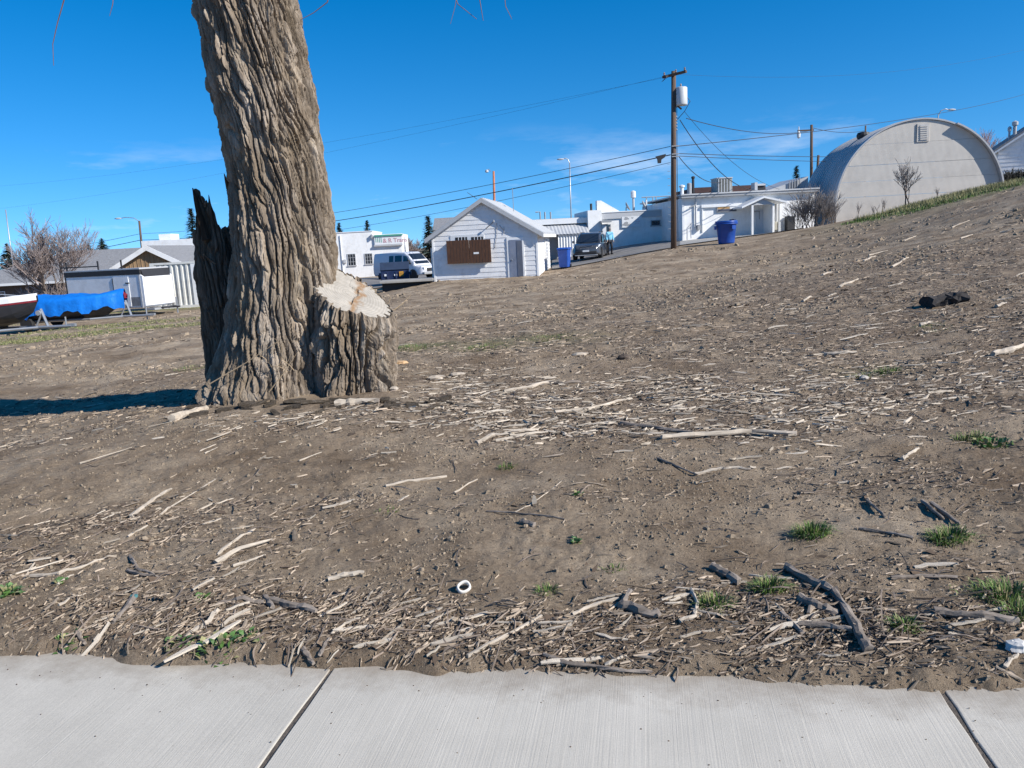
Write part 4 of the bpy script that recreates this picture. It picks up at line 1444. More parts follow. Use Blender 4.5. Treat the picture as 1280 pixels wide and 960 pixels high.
tuft(310, 796, .05, .04, 30, 'small weed under pale strips beside the leafy patch', M_leaf, True, 'weed')
tuft(76, 728, .03, .03, 20, 'tiny weed at the left litter edge', M_leaf, True, 'weed')
tuft(683, 740, .05, .05, 110, 'sparse greyish grass tuft in litter near the sidewalk', dry=.5)
tuft(770, 712, .06, .03, 70, 'faint flat grass patch on dirt', dry=.4)
tuft(632, 586, .05, .06, 90, 'little grass tuft on bare dirt beyond the arched stem', dry=.3)
tuft(720, 678, .02, .04, 16, 'single yellow green sprout in bare dirt', M_leaf, True, 'weed', 0)
tuft(484, 640, .07, .03, 60, 'faint weed tuft below the pale stick', dry=.4)
tuft(722, 619, .03, .04, 24, 'small pale weed near the arched stem', M_leaf, True, 'weed')
tuft(518, 436, .35, .07, 700, 'low green grass patch right behind the stump')
tuft(606, 436, .42, .06, 700, 'low thin grass patch out beyond the chips', dry=.35)
tuft(690, 424, .35, .05, 400, 'sparse grass patch on the open dirt', dry=.4)
tuft(1108, 466, .14, .08, 300, 'grass tuft in chips below the right slope', dry=.25)
tuft(1080, 470, .2, .05, 200, 'flat grass patch beside white stone', dry=.4)
tuft(1168, 412, .3, .06, 260, 'low grass patch under the charred log', dry=.4)
tuft(238, 462, .3, .07, 260, 'thin grass patch left of the tree shell', dry=.4)
def bark_bits():
    meshes = []
    for s in range(8):
        V, Fq = strip_tmpl(4, .2, .5, 500 + s)
        me = bpy.data.meshes.new('bark_chunk')
        me.from_pydata(V, [], Fq)
        me.materials.append(M_bark)
        me.shade_flat()
        meshes.append(me)
    rr = random.Random(17)
    for i in range(46):
        g = ground(rr.uniform(240, 560), 500 + abs(rr.gauss(0, 9)))
        o = bpy.data.objects.new('bark_chunk', meshes[i % 8])
        C.objects.link(o)
        l_ = rr.uniform(.06, .26)
        o.scale = (l_, l_ * rr.uniform(.2, .5), rr.uniform(.012, .035))
        o.rotation_euler = (rr.uniform(-.4, .4), rr.uniform(-.2, .2), rr.gauss(.2, .6))
        o.location = (g.x, g.y, g.z + .012)
        w_ = 'under the broken shell' if g.x < -3.0 else 'below the root buttress' if g.x < -2.2 else 'in front of the sawn stump' if g.x < -1.2 else 'in the chips right of the stump'
        tag(o, '%s chunk of fallen bark %s' % ('long' if l_ > .15 else 'small', w_), 'bark', 'bark chunks ' + w_)
bark_bits()
def blade_field(name, label, pts, n, hh, wd, m, group=None):
    """short blades over an ellipse list (px, py, rx, ry) merged as uncountable grass"""
    M = []
    xs, ys = [], []
    for px, py, rx, ry, w in pts:
        g = ground(px, py)
        k = int(n * w)
        t = rng.uniform(0, 6.283, k)
        q = np.sqrt(rng.random(k))
        xs.append(g.x + rx * q * np.cos(t)); ys.append(g.y + ry * q * np.sin(t))
    x, y = np.concatenate(xs), np.concatenate(ys)
    keep = perlin(x / 1.6, y / 1.1, seed=61) + .25 * rng.normal(size=len(x)) > -.12
    x, y = x[keep], y[keep]
    N = len(x)
    z = h(x, y) - .01
    az = rng.uniform(0, 6.283, N)
    ll = hh * rng.uniform(.4, 1.2, N)
    tl = rng.uniform(.1, .8, N)
    d = np.stack([np.cos(az), np.sin(az), np.zeros(N)], -1)
    s = np.stack([-np.sin(az), np.cos(az), np.zeros(N)], -1) * wd
    p = np.stack([x, y, z], -1)
    tip = p + d * (ll * tl)[:, None] + np.array([0, 0, 1]) * (ll * (1 - .4 * tl))[:, None]
    V = np.stack([p - s, p + s, tip], 1).reshape(-1, 3)
    Fq = np.arange(3 * N).reshape(-1, 3)
    return tag(np_mesh(name, V, Fq, m), label, 'grass', kind='stuff')
blade_field('grass', 'thin worn grass strip in front of the boats', [(40, 424, 6, 1.3, 1), (140, 407, 4.5, 1.5, .7), (245, 384, 6, 1.6, .6), (20, 405, 5, 2, .5)], 9000, .07, .012, M_blade_dry)
blade_field('grass', 'green grass blades among the worn grass by the boats', [(40, 424, 6, 1.3, 1), (140, 407, 4.5, 1.5, .7), (245, 384, 6, 1.6, .6)], 6000, .06, .011, M_blade)
blade_field('grass', 'green grass bank at the foot of the arched building', [(1160, 256, 4, 2, 1), (1210, 245, 5, 2, 1), (1265, 232, 5, 2, .8), (1110, 268, 2.5, 1.2, .5)], 2600, .16, .018, M_blade)
blade_field('grass', 'tall dry grass on the bank beside the arched building', [(1215, 242, 5, 2.2, .8), (1262, 230, 6, 3, 1.4), (1160, 254, 4, 2, .8)], 5000, .30, .016, M_blade_dry)

# ---------------------------------------------------------------- the built background: materials
M_white = mat('white_paint', (0.80, 0.80, 0.785), 0.75, 0.05, 1.2, bump=0.15, bscale=20, dirt=((0.45, 0.42, 0.37), 0.45, 1.6))
M_white2 = mat('white_metal', (0.72, 0.73, 0.73), 0.5, 0.05, 2, dirt=((0.42, 0.40, 0.37), 0.4, 2))
M_siding = mat('white_siding', (0.76, 0.76, 0.755), 0.8, 0.07, 1.5, bump=0.2, bscale=30, stretch=(.4, 1, 3), dirt=((0.40, 0.38, 0.36), 0.5, 2.2))
M_grey = mat('grey_paint', (0.30, 0.31, 0.32), 0.7, 0.1, 3)
M_lgrey = mat('light_grey_metal', (0.46, 0.47, 0.48), 0.55, 0.08, 2, dirt=((0.33, 0.30, 0.27), 0.4, 2))
M_roof = mat('metal_roof', (0.42, 0.43, 0.44), 0.5, 0.06, 2, dirt=((0.38, 0.36, 0.33), 0.4, 1.5))
M_shingle = mat('grey_shingles', (0.22, 0.22, 0.225), 0.95, 0.2, 5, bump=0.8, bscale=9, stretch=(1, 1, 3), bdist=.05)
M_brown = mat('brown_board', (0.085, 0.038, 0.02), 0.85, 0.4, 7, bump=0.4, bscale=20, stretch=(4, 1, .4))
M_woodg = mat('bare_gable_wood', (0.30, 0.20, 0.11), 0.85, 0.35, 5, stretch=(4, 1, .4))
M_black = mat('black_paint', (0.02, 0.02, 0.022), 0.6, 0.2, 5)
M_glass = mat('dark_glass', (0.018, 0.022, 0.028), 0.08, 0.2, 2, spec=0.8)
M_blue = mat('blue_plastic', (0.006, 0.065, 0.34), 0.42, 0.15, 3, dirt=((0.06, 0.08, 0.2), 0.4, 3))
M_navy = mat('navy_steel', (0.012, 0.028, 0.09), 0.5, 0.25, 3, dirt=((0.08, 0.06, 0.05), 0.5, 3))
M_tarp = mat('blue_tarp', (0.008, 0.17, 0.62), 0.38, 0.12, 3, bump=0.5, bscale=5, bdist=.05)
M_asph = mat('worn_asphalt', (0.19, 0.18, 0.168), 0.95, 0.2, 1.2, bump=0.6, bscale=30, dirt=((0.24, 0.20, 0.165), 0.7, .6))
M_pole = mat('creosote_pole', (0.105, 0.07, 0.05), 0.9, 0.3, 5, stretch=(2, 2, .2), bump=.4, bscale=20)
M_steel = mat('galvanised', (0.40, 0.41, 0.42), 0.45, 0.1, 4, metal=.6)
M_wire = mat('wire', (0.03, 0.03, 0.033), 0.6, 0.1, 1)
M_tyre = mat('tyre', (0.018, 0.018, 0.018), 0.85, 0.2, 9)
M_rim = mat('rim', (0.55, 0.55, 0.56), 0.35, 0.08, 5, metal=.8)
M_conc3 = mat('footing', (0.30, 0.285, 0.26), .9, .15, 3, bump=.4)
M_bush = mat('bare_twigs', (0.30, 0.245, 0.225), 0.9, 0.25, 3, island=.35)
M_bush_g = mat('grey_twigs', (0.21, 0.19, 0.18), 0.9, 0.25, 3, island=.3)
M_trunk2 = mat('far_bark', (0.17, 0.135, 0.11), 0.9, 0.3, 5)
M_pink = mat('reddish_twigs', (0.33, 0.23, 0.22), 0.9, 0.2, 3, island=.3)
M_needle = mat('spruce_needles', (0.028, 0.048, 0.030), 0.8, 0.35, 3, island=.5)
M_needle2 = mat('blue_spruce_needles', (0.045, 0.068, 0.058), 0.8, 0.35, 3, island=.5)
M_green = mat('green_trim', (0.05, 0.30, 0.22), 0.6, .1, 3)
M_red = mat('red_stripe', (0.20, 0.02, 0.03), 0.35, .1, 3)

class Site:
    """a thing with a vertical local plane y=0 facing the camera side; pixel readings are put on that plane"""
    def __init__(s, name, label, cat, px, py, Y, rz=0.0, group=None):
        p = at(px, py, Y)
        s.o = empty(name, p, rz, label, cat, group)
        s.p, s.rz = p, rz
        s.inv = Matrix.Rotation(-rz, 3, 'Z')
    def q(s, px, py, dy=0.0):
        d = s.inv @ ray(px, py)
        e = s.inv @ (EYE - s.p)
        t = (dy - e.y) / d.y
        v = e + d * t
        return v.x, v.z
    def rect(s, name, m, px0, py0, px1, py1, y0, y1, parent=None, bevel=0.0):
        cx, cy = (px0 + px1) / 2, (py0 + py1) / 2
        yy = min(y0, y1)
        xa, xb = s.q(px0, cy, yy)[0], s.q(px1, cy, yy)[0]
        zb, za = s.q(cx, py0, yy)[1], s.q(cx, py1, yy)[1]
        return bx(name, m, parent or s.o, xa, xb, y0, y1, za, zb, bevel)
    def box(s, name, m, x0, x1, y0, y1, z0, z1, parent=None, bevel=0.0):
        return bx(name, m, parent or s.o, x0, x1, y0, y1, z0, z1, bevel)
def window(s, px0, py0, px1, py1, y=0.0, fm=None, nx=2, nz=2, parent=None):
    """framed window with glazing bars on the wall plane"""
    cx, cy = (px0 + px1) / 2, (py0 + py1) / 2
    xa, xb = s.q(px0, cy, y)[0], s.q(px1, cy, y)[0]
    zb, za = s.q(cx, py0, y)[1], s.q(cx, py1, y)[1]
    return window_m(s.o, xa, xb, za, zb, y, fm, nx, nz)
def window_m(parent, xa, xb, za, zb, y=0.0, fm=None, nx=2, nz=2):
    fm = fm or M_white2
    t = 0.06
    w = MB()
    w.box(xa, xb, y - .05, y - .003, zb - t, zb); w.box(xa - .04, xb + .04, y - .09, y - .003, za - .02, za + t)
    w.box(xa, xa + t, y - .05, y - .003, za + t, zb - t); w.box(xb - t, xb, y - .05, y - .003, za + t, zb - t)
    f = w.build('window', fm, parent)
    bx('pane', M_glass, f, xa + t, xb - t, y - .02, y - .004, za + t, zb - t)
    for i in range(1, nx):
        x = xa + (xb - xa) * i / nx
        bx('glazing_bar', fm, f, x - .015, x + .015, y - .04, y - .021, za + t, zb - t)
    for i in range(1, nz):
        z = za + (zb - za) * i / nz
        bx('glazing_bar', fm, f, xa + t, xb - t, y - .038, y - .022, z - .012, z + .012)
    return f
def text_mesh(body, size, m, parent, loc, rot=(R(90), 0, 0), name='lettering', bold=0.0):
    cu = bpy.data.curves.new('t', 'FONT')
    cu.body = body
    cu.size = size
    cu.extrude = 0.004
    cu.offset = bold
    cu.align_x = 'LEFT'
    t = bpy.data.objects.new('t', cu)
    C.objects.link(t)
    bpy.context.view_layer.update()
    me = bpy.data.meshes.new_from_object(t)
    bpy.data.objects.remove(t)
    me.materials.clear()
    me.materials.append(m)
    o = bpy.data.objects.new(name, me)
    C.objects.link(o)
    o.parent = parent
    o.location = loc
    o.rotation_euler = rot
    return o

# ---------------------------------------------------------------- paved yard between the buildings
def sheet(name, label, pix, m, lift, nsub=10, cat='road'):
    """paved area: corner pixels (px, py, Y) in order, draped 4 cm over the ground"""
    P = [at(*q) for q in pix]
    a, b, c, d = P
    V = []
    for i in range(nsub + 1):
        for j in range(nsub + 1):
            u, v = i / nsub, j / nsub
            p = a.lerp(b, u).lerp(d.lerp(c, u), v)
            V.append((p.x, p.y, float(h(np.array([p.x]), np.array([p.y]), False)[0]) + lift))
    n = nsub + 1
    Fq = [(i * n + j, (i + 1) * n + j, (i + 1) * n + j + 1, i * n + j + 1) for i in range(nsub) for j in range(nsub)]
    o = MB().add(V, Fq).build(name, m, smooth=True)
    return tag(o, label, cat, kind='structure')
sheet('road', 'worn grey asphalt yard between shed and white buildings', [(690, 338, 44.5), (842, 315, 46), (865, 302, 58), (690, 325, 62)], M_asph, .05)
sheet('road', 'strip of asphalt parking behind the dumpster', [(405, 372, 46), (546, 356, 46.5), (546, 340, 66), (400, 350, 66)], M_asph, .05)
sheet('pavement', 'concrete apron in front of the porch building', [(850, 309, 49), (1000, 292, 50), (1010, 290, 55.5), (850, 303, 56)], M_conc2, .06, cat='pavement')

# ---------------------------------------------------------------- boarded white shed
def shed():
    s = Site('shed', 'small white clapboard shed with a brown board over its window', 'shed', 608, 349.5, 42, R(-9))
    W, D, H, RH = 5.45, 6.2, 2.40, 1.68
    hw = W / 2
    o = s.o
    z0 = -.35
    MB().prism([(-hw, z0), (hw, z0), (hw, H), (0, H + RH), (-hw, H)], 'y', 0.02, D).build('wall', M_siding, o)
    # clapboards, each one lapped over the next
    n = 18
    ch = (H + RH - z0 - .02) / n
    for i in range(n):
        za = z0 + i * ch
        zb = min(za + ch + .012, H + RH - .02)
        def half(z):
            return hw if z <= H else hw * (1 - (z - H) / RH)
        xa, xb = half(za) - .004, max(half(zb) - .004, .02)
        MB().add([(-xa, -.022, za), (xa, -.022, za), (xb, -.004, zb), (-xb, -.004, zb), (-xa, .02, za), (xa, .02, za), (xb, .02, zb), (-xb, .02, zb)],
                 [(0, 1, 2, 3), (0, 4, 5, 1), (1, 5, 6, 2), (3, 2, 6, 7), (0, 3, 7, 4)]).build('siding_board', M_siding, o)
    n = 14
    ch = (H - z0) / n
    for i in range(n):
        za = z0 + i * ch
        zb = za + ch + .01
        MB().add([(hw + .022, .0, za), (hw + .022, D, za), (hw + .005, D, zb), (hw + .005, .0, zb), (hw - .01, 0, za), (hw - .01, D, za), (hw - .01, D, zb), (hw - .01, 0, zb)],
                 [(0, 1, 2, 3), (0, 3, 7, 4), (0, 4, 5, 1), (1, 5, 6, 2)]).build('siding_board', M_siding, o)
    # corner boards
    for x in (-hw, hw):
        bx('corner_board', M_white, o, x - .05, x + .05, -.035, .05, z0, H - .02)
    # roof: two sheets with overhang, ridge cap, rakes
    ov, t = .22, .06
    sl = RH / hw
    for sgn in (-1, 1):
        xe = (hw + .38) * sgn
        ze = H - .38 * sl
        pl = [(0, H + RH + .02), (xe, ze + .02), (xe, ze + .02 + t), (0, H + RH + .02 + t)]
        if sgn < 0: pl = pl[::-1]
        r = MB().prism(pl, 'y', -ov, D + .3).build('roof_slope', M_roof, o)
        for k in range(1, 12):
            yy = -ov + (D + .7) * k / 12
            MB().add([(0, yy - .02, H + RH + .09), (xe, yy - .02, ze + .09), (xe, yy + .02, ze + .09), (0, yy + .02, H + RH + .09),
                      (0, yy, H + RH + .115), (xe, yy, ze + .115)], [(0, 1, 5, 4), (3, 4, 5, 2)] if sgn > 0 else [(0, 4, 5, 1), (3, 2, 5, 4)]).build('roof_seam', M_roof, r)
        pl = [(0, H + RH - .16), (xe, ze - .16), (xe, ze + .015), (0, H + RH + .015)]
        if sgn < 0: pl = pl[::-1]
        MB().prism(pl, 'y', -ov - .03, -ov + .02).build('rake_board', mat('rake', (.42, .43, .44), .8, .1, 4), o)
        bx('fascia', M_white, o, xe - .02, xe + .02, -ov + .03, D + .29, ze - .14, ze + .015)
    # boarded window with the top of the sash showing above
    w = s.rect('window', M_white2, 564, 293.5, 606, 334, -.05, -.004)
    xa, za = s.q(563, 330)
    s.rect('pane', M_black, 569, 296.5, 584, 302, -.056, -.049, w)
    s.rect('pane', M_black, 589, 296, 604, 301.5, -.056, -.049, w)
    for p in (573, 577, 581, 593, 597, 601):
        s.rect('glazing_bar', M_white2, p - .4, 296, p + .4, 302, -.064, -.057, w)
    b = s.rect('window_board', M_brown, 558.5, 300.5, 586.3, 329.5, -.30, -.23, bevel=.005)
    b2 = s.rect('window_board', M_brown, 586.8, 299.5, 613.5, 328.5, -.30, -.23, bevel=.005)
    for bb, p0 in ((b, 559), (b2, 587)):
        for k in range(1, 7):
            s.rect('plank_joint', M_black, p0 + k * 3.9, 300.8, p0 + k * 3.9 + .25, 328.6, -.303, -.296, bb)
    s.rect('paper_notice', M_white, 592, 315.2, 598.5, 317.5, -.308, -.301, b2)
    for p in (562, 608):
        s.rect('bracket', M_white2, p - 1.5, 302, p + 1.5, 328, -.229, -.03, b)
    # front door, battered blue-grey, in a white frame
    f = s.rect('door_frame', M_white, 634.2, 296.5, 655.5, 346.5, -.06, -.012)
    d = s.rect('door', mat('blue_grey_door', (.17, .20, .27), .6, .2, 1.5, dirt=((.30, .32, .36), .7, 2.5)), 637.5, 299.5, 653.5, 346, -.085, -.061)
    s.rect('door_panel', mat('dark_door_panel', (.10, .115, .15), .6, .2, 2), 646.5, 301, 653, 345.5, -.10, -.086, d)
    s.rect('handle', M_steel, 639.3, 324, 640.6, 325.4, -.13, -.086, d)
    # side door in the right wall
    bx('side_door_frame', M_white, o, hw + .024, hw + .06, 3.5, 4.75, z0, 1.98)
    sd = bx('side_door', M_siding, o, hw + .061, hw + .075, 3.6, 4.65, z0, 1.9)
    for k in range(11):
        bx('slat', M_lgrey, sd, hw + .076, hw + .085, 3.62, 4.63, z0 + .2 + k * .19, z0 + .36 + k * .19)
    # service mast, conduit, lamp and wires on the gable
    m = MB()
    x0, zz0 = s.q(607, 286, -.06); x1, zz1 = s.q(617, 277, -.3)
    m.tube([(x0, -.04, zz0), (x1, -.28, zz1)], .025, 6)
    m.build('conduit', M_grey, o)
    x0, zz0 = s.q(617, 277, -.3)
    MB().lathe([(.02, 0), (.05, .01), (.05, .1), (.02, .12)], 10, (x1, -.3, zz1 - .04)).build('lamp', M_grey, o)
    for (a, b) in (((621, 279), (621.5, 294)), ((624, 281), (631, 290)), ((621, 294), (619, 310)), ((630, 283), (630, 292))):
        xa, za = s.q(*a, -.04); xb, zb = s.q(*b, -.04)
        MB().tube([(xa, -.045, za), (xb, -.045, zb)], .012, 4).build('cable', M_grey, o)
    x0, zz0 = s.q(596, 254, 0.5)
    MB().tube([(x0 + .05, .4, H + RH + .05), (x0 - .45, .4, H + RH + .42)], .012, 4).build('antenna', M_wire, o)
    MB().tube([(1.0, 4.2, H + RH - .9), (1.0, 4.2, H + RH + .75)], .02, 5).build('vent_rod', M_steel, o)
    # rotten sill: dark line of rubble along the foot of the wall
    bx('sill', mat('rotten_sill', (.05, .042, .038), .95, .4, 9, bump=.8), o, -hw - .03, hw - .9, -.06, -.023, z0, -.0)
    # lean-to panel on the left side
    bx('side_panel', M_white, o, -hw - .45, -hw - .05, 1.2, 1.3, z0, 1.75)
shed()
def ledge():
    p = at(512, 360, 41.6)
    o = empty('concrete_ledge', (p.x, p.y, hz(p.x, p.y) - .02), R(4), 'low concrete ledge with shade-coloured hollow beside the shed', 'ledge')
    bx('slab', M_conc3, o, -1.5, 1.25, -.35, 1.6, .26, .38, .02)
    bx('footing', M_black, o, -1.4, 1.2, .1, 1.5, -.5, .26)  # black colour stands in for the shade under the slab
ledge()

# ---------------------------------------------------------------- left white shop with green sign
def shop():
    s = Site('shop_building', 'flat roofed white shop with green trimmed sign board and barred windows', 'building', 450, 346, 72, R(3))
    o = s.o
    xa, zt = s.q(396, 290)
    xm, _ = s.q(467, 318)
    xb, _ = s.q(503, 318)
    _, zt = s.q(440, 290.5)
    _, z2 = s.q(485, 304)
    bx('wall', M_white, o, xa, xm, 0, 9, -.5, zt)
    bx('wall', M_white, o, xm + .003, xb, .003, 9, -.5, z2 + .8)
    bx('parapet_cap', M_white2, o, xa - .05, xm + .05, -.05, 9.05, zt, zt + .07)
    b = s.rect('sign_board', M_white2, 468, 295, 502.5, 305, -.16, -.01)
    s.rect('trim', M_green, 467.5, 293.2, 503, 295, -.24, 0.02, b)
    s.rect('trim', M_lgrey, 467.5, 305, 503, 307.3, -.24, 0.02, b)
    x, z = s.q(488, 303.6, -.17)
    text_mesh('& R Trans', .52, mat('sign_red', (.48, .28, .31), .7, .1, 5), b, (s.q(479, 303)[0], -.168, s.q(479, 303.4)[1]), bold=.008)
    for k in range(4):
        s.rect('sign_stroke', M_green, 469.5 + k * 2.2, 297, 470.3 + k * 2.2, 303, -.168, -.161, b)
    window(s, 434.5, 317, 445, 332.5, fm=M_lgrey, nx=3, nz=3)
    window(s, 456, 316.5, 466, 330.5, fm=M_lgrey, nx=3, nz=3)
    s.rect('wall_sign', M_grey, 493, 315, 500.5, 318.3, -.05, -.003)
    s.rect('wall_sign', M_grey, 494, 320.5, 498, 322, -.05, -.003)
    x, z = s.q(428, 330)
    MB().tube([(x, -.06, zt - .2), (x + .02, -.06, -.3)], .04, 6).build('downpipe', M_white2, o)
    s.rect('meter', M_lgrey, 429, 324.5, 432.5, 329, -.15, -.01)
    s.rect('floodlight', M_grey, 463.5, 293, 465.5, 298, -.25, -.01)
shop()

# ---------------------------------------------------------------- centre white building (A) and porch building (B)
def centre_building():
    s = Site('service_building', 'long white service building with picture sign, metal awning and half shaded wall', 'building', 800, 306, 60, R(4))
    o = s.o
    x0, _ = s.q(752, 290)
    x1, _ = s.q(862, 290)
    _, zt = s.q(800, 264.5)
    bx('wall', M_white, o, x0, x1, 0, 10, -1.0, zt)
    bx('parapet', M_lgrey, o, x0 - .05, x1 + .05, -.10, -.003, zt - .42, zt + .03)
    bx('parapet_cap', M_white2, o, x0 - .08, x1 + .08, -.14, 10.05, zt + .03, zt + .10)
    xr, zr = s.q(747, 257)
    MB().prism([(x0 - .2, zt + .1), (x0 - .2, zt + .95), (x0 + .1, zt + .95), (x0 + 1.5, zt + .1)], 'y', .4, 1.0).build('parapet_gable', M_white, o)
    # left wing and awning
    xl, _ = s.q(650, 300)
    xw, _ = s.q(735, 300)
    zw = s.q(742, 263)[1]
    bx('wall', M_white, o, xw, x0 - .003, -.30, 6, -1.0, zw)
    bx('wall', M_lgrey, o, xl, xw - .003, .4, 6, -1.0, zw - .55)
    bx('wing_cap', M_grey, o, xl - .1, xw, .2, 6.1, zw - .55, zw - .44)
    bx('wing_fascia', M_white2, o, xl - .08, xw - .002, .16, .199, zw - .85, zw - .46)
    za = zw - .9
    m = MB()
    n = 40
    xs = np.linspace(xl, xw - .05, n + 1)
    top, bot = [], []
    for i, x in enumerate(xs):
        k = .03 if i % 2 else 0
        top.append((x, .38, za + k)); bot.append((x, -1.1, za - .72 + k))
    m.add(top + bot, [(i, n + 1 + i, n + 2 + i, i + 1) for i in range(n)])
    m.build('awning', M_roof, o)
    # corrugated screen wall under the awning
    m = MB()
    x_a, x_b = s.q(698, 305, -1.0)[0], s.q(733, 305, -1.0)[0]
    n = 20
    pts = []
    for i in range(n + 1):
        x = x_a + (x_b - x_a) * i / n
        pts.append((x, -1.0 + (.09 if (i // 1) % 2 else 0)))
    V = [(x, y, -1.2) for x, y in pts] + [(x, y, za - .80) for x, y in pts]
    m.add(V, [(i, i + 1, n + 2 + i, n + 1 + i) for i in range(n)])
    m.build('screen_wall', M_white2, o)
    bx('screen_rail', M_grey, o, x_a, x_b, -1.05, -.95, za - .80, za - .70)
    # door, canopy, sign, windows
    fr = s.rect('door_frame', M_lgrey, 752.5, 280, 764, 304, -.42, -.31)
    dr = s.rect('door', M_white2, 753.3, 282, 758, 304, -.46, -.43)
    s.rect('pane', M_glass, 758.6, 281, 763.2, 296, -.46, -.43)
    s.rect('door_canopy', M_grey, 751.5, 275.5, 764.5, 278, -.9, -.31)
    b = s.rect('picture_sign', M_white2, 777.5, 270.5, 802, 284, -.12, -.004)
    for (a, c, d, e) in ((778.5, 277.5, 786.5, 283), (780, 271.2, 786, 275), (789, 271.5, 792, 273.2), (786.5, 279.5, 788.5, 281)):
        cx, cy = (a + d) / 2, (c + e) / 2
        pts = []
        for k in range(14):
            t = 6.283 * k / 14
            rr = 1 + .22 * math.sin(3 * t + a) + .12 * math.sin(5 * t)
            pts.append(s.q(cx + (d - a) / 2 * rr * math.cos(t), cy + (e - c) / 2 * rr * math.sin(t), -.125))
        MB().prism(pts[::-1], 'y', -.126, -.121).build('sign_picture', M_grey, b)
    for k in range(3):
        s.rect('sign_line', mat('faded_red', (.62, .48, .48), .8, .1, 5), 794, 274 + k * 2.2, 799 + (k % 2), 274.8 + k * 2.2, -.126, -.121, b)
    window(s, 813.5, 275, 825.5, 282.5, fm=M_grey, nx=1, nz=1)
    window(s, 834, 273.5, 848, 284.5, fm=M_grey, nx=2, nz=1)
    # roof plant
    def pipe(px, y0, y1, r, m=M_lgrey, cap=None):
        xa, za = s.q(px, y0, 2.0)
        zb = s.q(px, y1, 2.0)[1]
        MB().tube([(xa, 2.0, zt - .05), (xa, 2.0, zb)], r, 8).build('vent_pipe', m, o)
        if cap: MB().lathe([(r * .9, zb - .02), (r * cap, zb), (r * cap, zb + .45), (r * .6, zb + .52)], 12, (xa, 2.0, 0)).build('vent_cap', M_white2, o)
    pipe(792, 262, 247, .09, cap=2.2)
    pipe(808, 262, 250, .07, M_white2)
    pipe(739, 262, 254.5, .09, M_black)
    def dish(px, py, r, az, name='satellite_dish'):
        x, z = s.q(px, py, 1.6)
        m = MB()
        prof = [(.001, 0), (r * .5, .03), (r * .85, .10), (r, .16), (r * .97, .17), (r * .5, .05), (.001, .02)]
        m.lathe(prof, 18)
        q = m.build(name, M_grey, o, smooth=True)
        q.location = (x, 1.6, z)
        q.rotation_euler = (R(62), 0, az)
        MB().tube([(x, 1.75, zt - .05), (x, 1.7, z)], .04, 6).build('dish_mast', M_grey, o)
    dish(783, 259, .36, R(75)); dish(804, 258, .4, R(70)); dish(841, 256, .4, R(-70))
    xa, za = s.q(798, 247, 3.0); xb, zb = s.q(838, 245, 3.0)
    m = MB()
    for t in (.25, .45, .55, .98):
        x = xa + (xb - xa) * t
        m = MB().tube([(x, 3.0, zt - .05), (x, 3.0, za)], .04, 5).build('rail_post', M_grey, o)
    MB().tube([(xa + (xb - xa) * .1, 3.0, za), (xb, 3.0, za)], .04, 5).build('top_rail', M_grey, o)
    MB().tube([(xa + (xb - xa) * .1, 3.0, za - .45), (xb, 3.0, za - .45)], .02, 5).build('top_rail', M_grey, o)
    for px in (675, 681, 688):
        xa, za = s.q(px, 265, 3)
        MB().tube([(xa, 3, zw - .6), (xa, 3, za)] + ([(xa - .35, 3, za)] if px == 675 else []), .06, 6).build('vent_pipe', M_grey, o)
centre_building()
